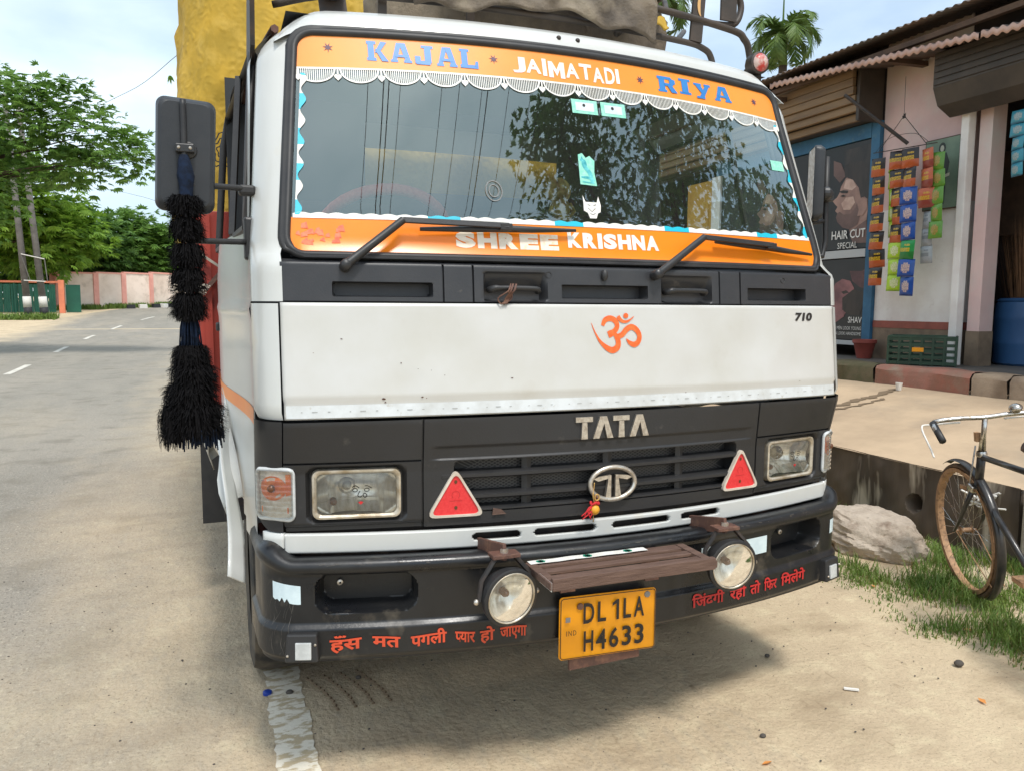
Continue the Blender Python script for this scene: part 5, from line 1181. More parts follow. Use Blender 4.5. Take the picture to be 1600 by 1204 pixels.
sbox('wall', 'pink_plaster', 5.65, 5.85, 9.6, 13, .94, 4.4); sbox('wall_over_door', 'room_dark', 5.66, 5.86, 4.28, 9.6, 3.52, 4.4)
# dim rooms behind
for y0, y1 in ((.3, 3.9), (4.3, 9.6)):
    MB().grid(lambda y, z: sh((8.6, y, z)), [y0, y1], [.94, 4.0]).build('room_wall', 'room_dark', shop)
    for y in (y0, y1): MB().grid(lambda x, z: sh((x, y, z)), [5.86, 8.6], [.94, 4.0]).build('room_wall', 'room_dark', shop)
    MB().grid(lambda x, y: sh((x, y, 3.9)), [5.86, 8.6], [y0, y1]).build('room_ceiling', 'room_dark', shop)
for z in (1.9, 2.5, 3.1): sbox('shelf', 'shelf_wood', 7.2, 7.5, .6, 3.8, z, z+.03)
sbox('cupboard', 'shelf_wood', 6.9, 7.2, 3.3, 3.85, 2.3, 3.2)
# barber bay: blue frame, poster doors, yellow leaf
sbox('door_frame', 'blue_paint', 5.60, 5.70, 4.285, 4.40, .95, 3.52); sbox('door_frame', 'blue_paint', 5.598, 5.72, 4.405, 7.2, 3.36, 3.52)
sbox('door_frame', 'white_plaster', 5.60, 5.70, 7.10, 7.30, .95, 3.355)
ydoor = MB().box(sh((5.67, 7.66, 2.15)), (.04, .66, 2.38)).build('door_leaf', 'door_yellow', shop, bevel=.01)
for z in (1.5, 2.6): MB().box(sh((5.648, 7.66, z)), (.012, .46, .80)).build('door_panel', 'door_yellow', ydoor, bevel=.004)
post = bpy.data.objects.new('poster_door', None); C.objects.link(post); post.parent = shop; post.location = (0, 0, 0)
def pflat(pts, k, m_, name):                   # flat print on the poster board; pts are (y, z)
    return MB().add([sh((5.618-.0012*k, y, z)) for y, z in pts], [tuple(range(len(pts)))]).build(name, m_, post)
for ya, yb in ((4.405, 5.75), (5.76, 7.09)):
    MB().box(sh((5.64, (ya+yb)/2, 2.76)), (.04, yb-ya-.01, 1.18)).build('poster_board', 'poster_black', post); MB().box(sh((5.64, (ya+yb)/2, 1.595)), (.04, yb-ya-.01, .92)).build('poster_board', 'poster_black', post)
    MB().box(sh((5.63, (ya+yb)/2, 2.113)), (.05, yb-ya-.012, .09)).build('poster_rail', 'grey_print', post); MB().box(sh((5.63, (ya+yb)/2, 1.10)), (.05, yb-ya-.012, .05)).build('poster_rail', 'grey_print', post)
    o = ya-4.405
    for nm_, k_, m_, pts_ in (
        ('poster_face', 1, 'skin_print', [(4.67, 2.991), (4.76, 2.977), (4.828, 2.89), (4.849, 2.818), (4.884, 2.772), (4.95, 2.738), (4.901, 2.69), (4.869, 2.664), (4.904, 2.621), (4.864, 2.588), (4.884, 2.543), (4.858, 2.489), (4.778, 2.42), (4.673, 2.389), (4.636, 2.276), (4.41, 2.218), (4.425, 2.501), (4.41, 2.684), (4.453, 2.905), (4.564, 3.002)]),
        ('poster_hair', 2, 'hair_soft', [(4.817, 3.288), (4.41, 3.301), (4.41, 3.046), (4.538, 3.131), (4.698, 3.145), (4.78, 3.112)]),
        ('poster_hair', 4, 'hair_print', [(4.772, 2.992), (4.793, 3.092), (4.698, 3.145), (4.538, 3.131), (4.41, 3.05), (4.41, 2.892), (4.41, 2.68), (4.41, 2.577), (4.425, 2.701), (4.476, 2.734), (4.515, 2.699), (4.56, 2.84), (4.648, 2.939)]),
        ('poster_beard', 3, 'skin_dark_print', [(4.864, 2.588), (4.884, 2.543), (4.858, 2.489), (4.778, 2.42), (4.666, 2.388), (4.554, 2.433), (4.525, 2.525), (4.54, 2.648), (4.572, 2.706), (4.592, 2.627), (4.659, 2.566), (4.769, 2.564), (4.828, 2.604)]),
        ('poster_ear', 6, 'skin_print', [(4.586, 2.708), (4.493, 2.729), (4.428, 2.694), (4.419, 2.607), (4.479, 2.528), (4.56, 2.526), (4.543, 2.594)]),
        ('poster_brow', 6, 'hair_print', [(4.858, 2.836), (4.788, 2.843), (4.713, 2.828), (4.722, 2.801), (4.804, 2.812)]),
        ('poster_eye', 6, 'hair_print', [(4.832, 2.783), (4.781, 2.793), (4.742, 2.771), (4.786, 2.766)]),
        ('poster_cheek', 2.5, 'skin_light', [(4.745, 2.755), (4.636, 2.755), (4.606, 2.683), (4.673, 2.609), (4.773, 2.62), (4.811, 2.694)]),
        ('poster_forehead', 2.5, 'skin_light', [(4.758, 2.955), (4.668, 2.963), (4.597, 2.858), (4.659, 2.826), (4.789, 2.865)]),
        ('poster_neck', 2.2, 'skin_dark_print', [(4.642, 2.359), (4.525, 2.43), (4.424, 2.474), (4.41, 2.218), (4.619, 2.233)]),
        ('poster_hand', 1.5, 'skin_dark_print', [(4.962, 3.203), (4.846, 3.156), (4.762, 3.005), (4.85, 2.935), (4.951, 3.033)]),
        ('poster_face', 1, 'pink_print', [(4.917, 1.64), (4.842, 1.782), (4.739, 1.83), (4.619, 1.804), (4.556, 1.72), (4.577, 1.609), (4.634, 1.469), (4.709, 1.384), (4.811, 1.325), (4.871, 1.41)]),
        ('poster_beard', 2, 'hair_print', [(4.724, 1.61), (4.566, 1.706), (4.41, 1.676), (4.41, 1.526), (4.457, 1.415), (4.619, 1.419), (4.715, 1.469)]),
        ('poster_eye', 2, 'hair_print', [(4.748, 1.681), (4.675, 1.699), (4.625, 1.671), (4.709, 1.655)]),
        ('poster_hand', 1.5, 'pink_dark', [(4.634, 1.916), (4.455, 1.909), (4.41, 1.931), (4.41, 1.715), (4.478, 1.732), (4.59, 1.803)]),
        ('poster_ear', 3, 'pink_print', [(4.772, 1.482), (4.696, 1.469), (4.681, 1.398), (4.746, 1.369)]),
        ): pflat([(y+o, z) for y, z in pts_], k_, m_, nm_)
    for s_, (y1, y0), (z0, z1), off in (('HAIR CUT', (4.925, 4.425), (2.285, 2.385), .012), ('SPECIAL', (4.827, 4.534), (2.175, 2.245), 0), ('SHAV', (4.61, 4.41), (1.325, 1.395), .012), ('OLD MEN LOOK YOUNG', (4.87, 4.412), (1.245, 1.285), 0), ('MEN LOOK HANDSOME', (4.85, 4.412), (1.185, 1.222), 0)):
        v_, f_ = text_tris(s_, off, res=2); v_ = fit(v_, y1+o, y0+o, z0, z1); MB().add([sh((5.604, y, z)) for y, z in v_], f_).build('poster_lettering', 'white_print', post)
# shutter hoods
for k in range(7):
    z = 3.52+k*.085; dx = [.10, .02, -.02, -.05, -.06, -.06, -.05][k]
    MB().box(sh((5.33+dx+.0, 6.9, z+.042)), (.05, 5.1, .082)).build('shutter_slat', 'shutter_brown', shop, bevel=.006)
sbox('shutter_hood_end', 'shutter_dark', 5.30, 5.64, 4.30, 4.34, 3.50, 4.10); sbox('shutter_hood_back', 'shutter_dark', 5.42, 5.64, 4.35, 9.4, 3.53, 4.1)
b = MB(); pr = [(5.62, 3.36), (5.50, 3.33), (5.33, 3.42), (5.26, 3.58), (5.26, 3.90), (5.62, 3.95)]; n = len(pr)
b.add([sh((x, 3.36, z)) for x, z in pr]+[sh((x, -.5, z)) for x, z in pr], [tuple(range(n)), tuple(range(2*n-1, n-1, -1))]+[(i, i+n, (i+1) % n+n, (i+1) % n) for i in range(n)]); b.build('shutter_hood', 'shutter_dark', shop, bevel=.01)
for k in range(5): sbox('shutter_slat', 'shutter_dark', 5.245, 5.262, -.4, 3.34, 3.60+k*.06, 3.64+k*.06)
# corrugated roof
def corr(y): return .011*math.sin(y*2*PI/.088)
ys2 = lsp(1.0, 5.9, 56*8+1); ysN = lsp(-3.5, 1.0, 120)+ys2[1:]+lsp(5.9, 13, 180)[1:]
for ya, yb in ((-3.5, -.6), (-.62, 2.4), (2.38, 5.4), (5.38, 8.4), (8.38, 11.4)):
    yl = lsp(ya, yb, int((yb-ya)/.011)); MB().grid(lambda y, x: sh((x, y, 4.14+.010*(y-2.3)+.22*(x-4.97)+corr(y)+(.004 if int((ya+10)/3) % 2 else 0))), yl, [4.97, 5.6, 9.2]).build('roof_sheet', 'roof_sheet', shop, 180, solid=.003)
def eave2(y): return 3.818+.098*(y-2.31)
for ya, yb in ((.0, 2.7), (2.68, 5.38)):
    yl = lsp(ya, yb, int((yb-ya)/.011))
    MB().grid(lambda y, x: sh((x, y, min(eave2(y), 4.11)+.10*(x-5.0)+corr(y)-.004*(ya > 1))), yl, [5.0, 5.64]).build('awning_sheet', 'roof_sheet', shop, 180, solid=.003)
    MB().grid(lambda y, t: sh((4.998, y, min(eave2(y), 4.11)+corr(y)-.055*t)), yl, [0, 1]).build('awning_lit_edge', 'sunlit_edge_sheet', shop, 180, solid=.003)  # front lip in a lighter colour that stands for sun on the edge
for y in (.6, 2.2, 3.8, 5.4, 7.0): MB().bar(sh((5.05, y, 3.90+.05*(y > 3))), sh((5.65, y, 3.97)), .05, .07, (0, 1, 0)).build('rafter', 'shelf_wood', shop)
MB().bar(sh((5.1, -2, 3.95)), sh((5.1, 9, 4.07)), .06, .05).build('purlin', 'shelf_wood', shop)
# iron rod and wire that carry the snack strips
rod = MB().tube([sh((5.0, 4.20, 3.70)), sh((5.35, 3.69, 3.14))], .018, 8).build('hanger_rod', 'dark_steel', shop)
b = MB(); b.tube([sh((5.33, 3.74, 3.80)), sh((5.33, 3.735, 3.42))], .003, 4); b.tube([sh((5.33, 3.735, 3.42)), sh((5.33, 4.03, 3.12))], .004, 4); b.tube([sh((5.33, 3.735, 3.42)), sh((5.33, 3.45, 3.09))], .004, 4); b.tube([sh((5.33, 4.10, 3.115)), sh((5.33, 3.33, 3.08))], .005, 5)
for k in range(7): b.tube(catmull([sh((5.33, 3.735+random.uniform(-.02, .02), 3.42+random.uniform(-.03, .03))) for _ in range(4)], 4), .003, 4)
b.tube(catmull([sh((5.33, 4.07, 3.12)), sh((5.33, 3.9, 3.23)), sh((5.33, 3.6, 3.22)), sh((5.33, 3.42, 3.10))], 6), .0025, 4); b.build('hanger_wire', 'dark_steel', shop)

# snack strips
def packmat(name, top, mid, low): mat(name+'_a', top, .3, col2=tuple(min(1, c*1.2) for c in top[:3])+(1,), scale=18); mat(name+'_b', mid, .3, col2=tuple(c*.8 for c in top[:3])+(1,), scale=38, lo=.48, hi=.56); mat(name+'_c', low, .3, col2=tuple(c*.55 for c in low[:3])+(1,), scale=90)
packmat('pk_black', RGB(34, 26, 24), RGB(214, 172, 40), RGB(196, 96, 52)); packmat('pk_lime', RGB(162, 196, 44), RGB(226, 226, 190), RGB(150, 190, 40))
packmat('pk_blue', RGB(26, 74, 150), RGB(220, 190, 170), RGB(24, 66, 140)); packmat('pk_orange', RGB(178, 92, 58), RGB(206, 166, 50), RGB(150, 70, 60)); packmat('pk_green', RGB(92, 140, 52), RGB(180, 140, 80), RGB(110, 160, 50)); packmat('pk_silver', RGB(150, 156, 158), RGB(120, 126, 130), RGB(170, 174, 176))
packmat('pk_teal', RGB(60, 140, 160), RGB(170, 176, 170), RGB(50, 120, 150)); packmat('pk_leaf', RGB(30, 140, 70), RGB(220, 180, 40), RGB(36, 130, 60))
PK = {}
def packet_mesh(kind):
    if kind in PK: return PK[kind]
    us, vs2 = lsp(-1, 1, 9), lsp(0, -1, 11); b = MB(); P = []
    for sgn in (-1, 1):
        V = []
        for v in vs2:
            for u in us:
                t = max(0, 1-abs(u)**3)*max(0, 1-abs(2*v+1)**4); V.append((sgn*.022*t+.0025*math.sin(u*9+v*13)*t, u*.5, v))
        f_ = [(j*9+i, j*9+i+1, (j+1)*9+i+1, (j+1)*9+i) for j in range(10) for i in range(8)]
        o = len(b.v); b.v += V
        for f in f_:
            vm = V[f[0]][2]*.5+V[f[2]][2]*.5; um = V[f[0]][1]*.5+V[f[2]][1]*.5
            mi = 2 if vm < -.56 else (1 if (-.56 <= vm < -.40 and um > -.28) or (-.2 < um < .1 and -.3 < vm < -.18) else 0)
            if kind in ('pk_lime', 'pk_blue', 'pk_green', 'pk_teal'): mi = 1 if (um*um*9+(vm+.5)**2*7 < .5) else (2 if vm < -.9 else 0)
            b.f.append(tuple(o+i for i in f)); b.mi.append(mi)
    me = bpy.data.meshes.new('packet'); me.from_pydata(b.v, [], b.f)
    for k in 'abc': me.materials.append(M[kind+'_'+k])
    me.polygons.foreach_set('material_index', b.mi); me.polygons.foreach_set('use_smooth', [True]*len(b.f)); me.update(); PK[kind] = me; return me
def strip(label, x, y, ztop, wd, hts, kinds, dy=0.0, rz=0.0, name='snack_strip'):
    t = thing(name, label, 'snack strip', (x, y, ztop), rz, 'packet strips hanging at the shop')
    z = 0
    for i, (h, kd) in enumerate(zip(hts, kinds)):
        o = put('packet', packet_mesh(kd), t); o.location = (random.uniform(-.006, .006), dy*i, z); o.scale = (1, wd, h); o.rotation_euler = (random.uniform(-.05, .05), random.uniform(-.08, .08), random.uniform(-.35, .35)); z -= h
    return t
strip('outermost strip of black and orange snack packets nearest the barber posters', 5.33, 4.02, 3.05, .17, [.188]*7, ['pk_black']*7, -.006)
strip('snack strip of black and orange packets ending in three lime packets', 5.36, 3.80, 3.09, .165, [.185]*5+[.165]*3, ['pk_black']*5+['pk_lime']*3, -.006)
strip('narrow lime green packet strip seen edge on between two black snack strips', 5.39, 3.905, 3.05, .06, [.165]*5, ['pk_lime']*5, -.006, R(20))
strip('snack strip with blue packets and one green packet below orange ones', 5.31, 3.615, 3.08, .165, [.19, .19, .175, .175, .175, .19, .175, .19], ['pk_black', 'pk_black', 'pk_blue', 'pk_blue', 'pk_blue', 'pk_leaf', 'pk_blue', 'pk_blue'], -.006)
strip('short snack strip of orange and yellow packets', 5.35, 3.45, 3.05, .15, [.19]*3, ['pk_orange']*3, -.006)
strip('snack strip of dull green packets beside the framed picture', 5.38, 3.36, 3.00, .14, [.165]*5, ['pk_green']*5, -.006)
strip('silver backed snack strip hanging lowest behind the blue packets', 5.41, 3.46, 2.45, .12, [.17]*3, ['pk_silver']*3, -.006)
strip('teal sachet strip hanging in the dark shop doorway', 5.52, 2.66, 3.25, .15, [.115]*5, ['pk_teal']*5, .0)

# framed picture on the pink wall
pf = thing('framed_picture', 'green framed picture of a standing woman hung on the pink shop wall', 'picture', (5.62, 3.50, 2.83))
MB().box((0, 0, 0), (.03, .40, .70)).build('frame', 'shelf_wood', pf, bevel=.004)
mat('picture_green', RGB(118, 140, 118), .4, col2=RGB(86, 106, 90), scale=2); mat('picture_dark', RGB(44, 52, 46), .4); mat('picture_pale', RGB(176, 176, 158), .4)
def pq(pts, k, m_, name): MB().add([(-.0155-.0012*k, y, z) for y, z in pts], [tuple(range(len(pts)))]).build(name, m_, pf)
pq([(.19, -.34), (-.19, -.34), (-.19, .34), (.19, .34)], 0, 'picture_green', 'print')
pq([(.06, .02), (.07, .14), (.03, .20), (-.05, .20), (-.09, .10), (-.06, -.06), (-.05, -.30), (.03, -.30)], 2, 'picture_dark', 'printed_figure'); pq([(.03+.04*math.cos(a)-.03, .25+.055*math.sin(a)) for a in lsp(0, 5.9, 12)], 2, 'picture_dark', 'printed_hair'); pq([(.0+.022*math.cos(a), .245+.032*math.sin(a)) for a in lsp(0, 5.9, 12)], 3, 'picture_pale', 'printed_face'); pq([(.15, .16), (.05, -.14), (.17, -.18), (.185, .0)], 1, 'picture_pale', 'printed_cloth'); pq([(-.10, .0), (-.02, -.02), (-.02, -.05), (-.10, -.03)], 4, 'picture_pale', 'printed_hand')

# plastic crate, pot, drum, broom grass, paper cup
mat('crate_green', RGB(44, 72, 54), .5, col2=RGB(36, 60, 46), scale=5); mat('pot_clay', RGB(150, 72, 62), .6, col2=RGB(130, 64, 56), scale=8); mat('drum_blue', RGB(52, 92, 136), .5, col2=RGB(44, 78, 118), scale=3, stretch=(1, 1, .5)); mat('broom_straw', RGB(120, 88, 60), .9, col2=RGB(92, 66, 46), scale=20, stretch=(1, 1, .2)); mat('paper_white', RGB(226, 222, 214), .7)
cr = thing('plastic_crate', 'dark green plastic crate on the shop step beside the concrete post', 'crate', (5.30, 3.33, .95), R(38))
Lx, Ly, Hc = .36, .58, .27
for s in (-1, 1):
    for k in range(5): MB().box((s*Lx/2, 0, .02+k*.058), (.014, Ly, .030)).build('crate_rail', 'crate_green', cr); MB().box((0, s*Ly/2, .02+k*.058), (Lx, .014, .030)).build('crate_rail', 'crate_green', cr)
    for k in range(7): MB().box((s*(Lx/2+.003), -Ly/2+Ly*k/6, Hc/2), (.016, .02, Hc)).build('crate_post', 'crate_green', cr)
    for k in range(1, 4): MB().box((-Lx/2+Lx*k/4, s*(Ly/2+.003), Hc/2), (.02, .016, Hc)).build('crate_post', 'crate_green', cr)
MB().box((0, 0, .012), (Lx-.01, Ly-.01, .012)).build('crate_base', 'crate_green', cr)
b = MB(); b.tube(rrect_pts and [(x, y, Hc) for x, y in rrect_pts(-Lx/2, Lx/2, -Ly/2, Ly/2, .02, 3)], .013, 6, True); b.build('crate_rim', 'crate_green', cr)
b = MB(); b.box((-Lx/2-.013, .03, .15), (.004, .10, .04)); b.build('crate_print', 'plate_yellow', cr)
b = MB(); b.lathe([(.075, 0), (.11, .16), (.125, .17), (.125, .205), (.112, .205), (.10, .17), (.06, .02)], (0, 0, 0), 24)
pt = b.build('flower_pot', 'pot_clay', None, 50); pt.location = (5.47, 4.22, .947); tag(pt, 'empty reddish clay flower pot under the barber posters', 'pot')
dr = thing('plastic_drum', 'blue plastic drum standing just inside the dark doorway', 'drum', (6.3, 2.98, .946))
MB().lathe([(.27, 0), (.29, .02), (.30, .2), (.305, .22), (.30, .24), (.30, .44), (.305, .46), (.30, .48), (.29, .60), (.27, .63), (.25, .63), (.25, .5)], (0, 0, 0), 28).build('drum_body', 'drum_blue', dr, 40)
b = MB(); b.lathe([(.26, .60), (.29, .63), (.26, .655)], (0, 0, 0), 28); b.build('drum_rim', 'drum_blue', dr, 40)
b = MB()
for k in range(700):
    a = random.uniform(0, 2*PI); r0 = .2*math.sqrt(random.random()); r1 = r0*1.2+random.uniform(0, .16)
    p0 = Vector((r0*math.cos(a), r0*math.sin(a), 0)); p1 = Vector((r1*math.cos(a), r1*math.sin(a), random.uniform(.6, 1.0))); t = Vector((-math.sin(a), math.cos(a), 0))*.006
    b.add([p0-t, p0+t, p1], [(0, 1, 2)])
br = b.build('broom_grass', 'broom_straw', None); br.location = (6.3, 2.98, 1.48); tag(br, 'big bundle of brown broom straw standing in the blue drum', 'broom straw')
b = MB(); b.lathe([(.022, 0), (.032, .07), (.029, .07), (.02, .004), (.001, .004)], (0, 0, 0), 14)
cp = b.build('paper_cup', 'paper_white', None, 50); cp.location = (4.72, 3.06, fz(4.72, 3.06)+.002); tag(cp, 'small white paper cup dropped on the forecourt by the red step edge', 'cup')

# boulder in front of the drain wall
bm_ = MB(); bm_.ball((0, 0, 0), 1, 70); 
cuts = [(Vector((random.gauss(0, 1), random.gauss(0, 1), random.gauss(0, .7))).normalized(), random.uniform(.62, .95)) for _ in range(22)]+[(Vector((-.05, -.05, 1)).normalized(), .62), (Vector((-.6, -.6, .25)).normalized(), .75)]
for i, v in enumerate(bm_.v):
    p = Vector(v)
    for n_, d in cuts:
        e = p.dot(n_)-d
        if e > 0: p -= n_*e*.92
    q = p*(1+.035*frac_noise(p.x*7, p.z*7+p.y*5)+.03*frac_noise(p.x*19+p.y*11, p.z*17)-.028*(p.z < .35)*max(0, math.sin(p.z*13+p.x*4+frac_noise(p.x*6, p.y*6)*4))**3); bm_.v[i] = (q.x*.365, q.y*.33, q.z*.25)
rk_ = bm_.build('boulder', 'rock_stone', None, 32); rk_.location = (2.60, 1.30, .075); rk_.rotation_euler = (0, R(4), R(-42)); tag(rk_, 'pale angular boulder lying between the truck and the drain wall', 'rock')

# grass verge
def blades(n, fn, hmin, hmax, wd=.004):
    b = MB()
    for _ in range(n):
        p = fn()
        if p is None: continue
        x, y, z, sc = p; a = random.uniform(0, 2*PI); h = random.uniform(hmin, hmax)*sc; ln = random.uniform(.1, 1.15)*h; dx, dy = math.cos(a)*ln, math.sin(a)*ln; tx, ty = -math.sin(a)*wd, math.cos(a)*wd
        b.add([(x-tx, y-ty, z), (x+tx, y+ty, z), (x+dx*.4+tx*.8, y+dy*.4+ty*.8, z+h*.6), (x+dx*.4-tx*.8, y+dy*.4-ty*.8, z+h*.6), (x+dx, y+dy, z+h)], [(0, 1, 2, 3), (3, 2, 4)])
    return b
def verge():
    x = random.uniform(1.75, 3.12); y = random.uniform(-1.6, 3.2); e = 1.98+.16*frac_noise(y*2.1, 1.5)+.10*frac_noise(y*6, 3)-.10*sstep(.4, -.8, y); d = x-e
    if d < -.2: return None
    den = sstep(-.16, .22, d)*max(.03, .52+.95*frac_noise(x*3.4, y*3.4, 2))
    if random.random() > den: return None
    sc = .35+.65*sstep(-.05, .35, d)
    if math.hypot((x-2.60)/.40, (y-1.30)/.40) < .9: return None
    return (x, y, 0, sc*(.75+.4*frac_noise(x*2, y*2, 7)))
o_ = stuff(blades(85000, verge, .025, .125, .0026).build('verge_grass', 'grass_leaf')); tag(o_, 'green grass growing along the verge below the drain wall', 'grass')
o_ = stuff(blades(9000, verge, .02, .09, .003).build('dry_grass', 'dry_grass')); tag(o_, 'dry straw coloured grass scattered through the green verge', 'grass')

# ================================================================ bicycle
mat('bike_black', RGB(36, 36, 38), .35, col2=RGB(58, 54, 50), scale=20, coat=.2); mat('bike_rust', RGB(182, 142, 104), .65, col2=RGB(150, 114, 82), scale=22, col3=RGB(110, 84, 62), scale3=40)
mat('bike_chrome', RGB(208, 206, 202), .2, 1.0, col2=RGB(150, 140, 128), scale=40, rough2=.45); mat('saddle_brown', RGB(72, 50, 40), .6)
mat('tyre_dusty', RGB(112, 90, 70), .9, col2=RGB(70, 58, 48), scale=14)
HD = Vector((.47, .883, 0)).normalized(); fc = Vector((2.48, .52, 0.0))
bk = thing('bicycle', 'old black roadster bicycle with rusty rims leaning on its stand in the verge grass', 'bicycle', tuple(fc-HD*.57), math.atan2(HD.y, HD.x))
bk.rotation_euler = (R(-7), 0, math.atan2(HD.y, HD.x))
def bt(pts, r_, name, m_, parent=None, n=8, cm=0):
    return MB().tube(catmull(pts, cm) if cm else pts, r_, n).build(name, m_, parent or bk, 180)
RXw = Matrix.Rotation(R(90), 3, 'X')
for cx, nm in ((.57, 'front'), (-.57, 'rear')):
    wh = bpy.data.objects.new('wheel', None); C.objects.link(wh); wh.parent = bk; wh.location = (cx, 0, .352)
    MB().tube([(.335*math.cos(a), 0, .335*math.sin(a)) for a in lsp(0, 2*PI*59/60, 60)], .0145, 10, True).build('tyre', 'tyre_dusty', wh, 180)
    MB().lathe([(.326, -.019), (.318, -.019), (.304, -.017), (.301, 0), (.304, .017), (.318, .019), (.326, .019)], (0, 0, 0), 60, RXw).build('rim', 'bike_rust', wh, 60)
    b = MB()
    for k in range(32):
        a = 2*PI*k/32; s = 1 if k % 2 else -1; a2 = a+(.9 if (k//2) % 2 else -.9); b.tube([(.018*math.cos(a2), s*.028, .018*math.sin(a2)), (.303*math.cos(a), 0, .303*math.sin(a))], .0013, 4)
    b.build('spokes', 'bike_chrome', wh)
    b = MB(); b.lathe([(.006, -.062), (.006, -.034), (.024, -.03), (.012, -.024), (.012, .024), (.024, .03), (.006, .034), (.006, .062)], (0, 0, 0), 12, RXw); b.build('hub', 'bike_rust', wh, 50)
    # mudguard
    a0, a1 = (R(60), R(232)) if nm == 'front' else (R(20), R(200))
    def mg(t, s): 
        a = a0+(a1-a0)*t; r_ = .372+.012*math.cos(s*1.3)-.012; return (r_*math.cos(a), .021*s, r_*math.sin(a))
    MB().grid(mg, lsp(0, 1, 40), lsp(-1, 1, 7)).build('mudguard', 'bike_black', wh, 180, solid=.002)
    b = MB()
    for s in (-1, 1): b.tube([(0, s*.05, 0), (.365*math.cos(a1-.35), s*.03, .365*math.sin(a1-.35))], .0025, 5)
    b.build('mudguard_stay', 'bike_rust', wh)
hb, ht = Vector((.405, 0, .615)), Vector((.345, 0, .80))
fr = bt([hb, ht], .021, 'frame', 'bike_black')
for pts, r_ in (([(.35, 0, .785), (-.16, 0, .80)], .015), ([(.40, 0, .63), (-.10, 0, .30)], .016), ([(-.10, 0, .30), (-.20, 0, .86)], .015), ([(-.10, .03, .30), (-.57, .055, .352)], .009), ([(-.10, -.03, .30), (-.57, -.055, .352)], .009), ([(-.17, .02, .78), (-.57, .055, .352)], .008), ([(-.17, -.02, .78), (-.57, -.055, .352)], .008)): bt(pts, r_, 'frame_tube', 'bike_black', fr)
for s in (-1, 1): bt([(.405, s*.028, .60), (.44, s*.045, .53), (.50, s*.055, .43), (.57, s*.058, .352)], [.013, .012, .010, .008], 'fork_blade', 'bike_black', None, 8, 0)
MB().box((.405, 0, .618), (.05, .085, .035), Matrix.Rotation(R(-18), 3, 'Y')).build('fork_crown', 'bike_chrome', bk, bevel=.008)
bt([ht, ht+Vector((-.03, 0, .10)), ht+Vector((-.055, 0, .185))], [.019, .0125, .0125], 'stem', 'bike_chrome')
b = MB(); b.lathe([(.024, -.012), (.026, 0), (.022, .014)], ht, 14); b.build('headset', 'bike_chrome', bk, 60)
hbz = ht+Vector((-.055, 0, .19))
bar = bt([hbz+Vector((-.11, .255, -.045)), hbz+Vector((-.05, .25, -.012)), hbz+Vector((.0, .225, .0)), hbz+Vector((.01, .12, .004)), hbz, hbz+Vector((.01, -.12, .004)), hbz+Vector((.0, -.225, 0)), hbz+Vector((-.05, -.25, -.012)), hbz+Vector((-.11, -.255, -.045))], .0115, 'handlebar', 'bike_chrome', None, 8, 5)
for s in (-1, 1):
    bt([hbz+Vector((-.02, s*.244, -.004)), hbz+Vector((-.15, s*.257, -.065))], .017, 'grip', 'rubber', bar)
    bt([hbz+Vector((.03, s*.10, -.02)), hbz+Vector((.035, s*.23, -.02)), hbz+Vector((.01, s*.285, -.025)), hbz+Vector((-.10, s*.292, -.11)), hbz+Vector((-.13, s*.292, -.145))], .0048, 'brake_lever', 'paper_white', bar, 6, 5)
bt([(.36, .02, .84), (.44, .03, .60), (.455, .03, .55)], .004, 'brake_rod', 'bike_chrome', None, 6)
for s in (-1, 1): MB().box((.50, s*.03, .60), (.05, .012, .02)).build('brake_shoe', 'bike_rust', bk)
MB().box((.352, .012, .885), (.03, .02, .045)).build('lamp_bracket', 'bike_rust', bk)
MB().ball(hbz+Vector((.0, -.14, .03)), .03, 10, sq=(1, 1, .8)).build('bell', 'bike_chrome', bk, 180)
b = MB(); b.grid(lambda u, v: (-.21-.14+.28*u, (.09-.065*u)*math.sin(v), .90+.035*math.cos(v)), lsp(0, 1, 8), lsp(-1.6, 1.6, 9)); b.build('saddle', 'saddle_brown', bk, 180, solid=.01)
bt([(-.20, 0, .86), (-.205, 0, .90)], .012, 'seat_post', 'bike_chrome')
b = MB(); b.lathe([(.085, -.004), (.095, 0), (.085, .004), (.02, .004)], (-.10, -.05, .30), 24, RXw); b.bar((-.10, -.065, .30), (.05, -.075, .22), .02, .01); b.bar((-.10, .065, .30), (-.25, .075, .38), .02, .01)
b.box((.06, -.12, .215), (.09, .08, .022)); b.box((-.26, .12, .385), (.09, .08, .022)); b.build('crankset', 'bike_rust', bk)
bt([(-.50, .06, .33), (-.42, .16, .03)], .008, 'kick_stand', 'dark_steel')
# crumpled white wrapper on the drain wall
b = MB()
for k in range(14): b.tube(catmull([(random.gauss(0, .02), random.gauss(0, .05), random.gauss(0, .045)) for _ in range(4)], 4), .006, 4)
o_ = b.build('torn_wrapper', 'paper_white', None); o_.location = (3.08, .92, .36); tag(o_, 'torn white plastic wrapper stuck to the drain wall behind the bicycle', 'litter')

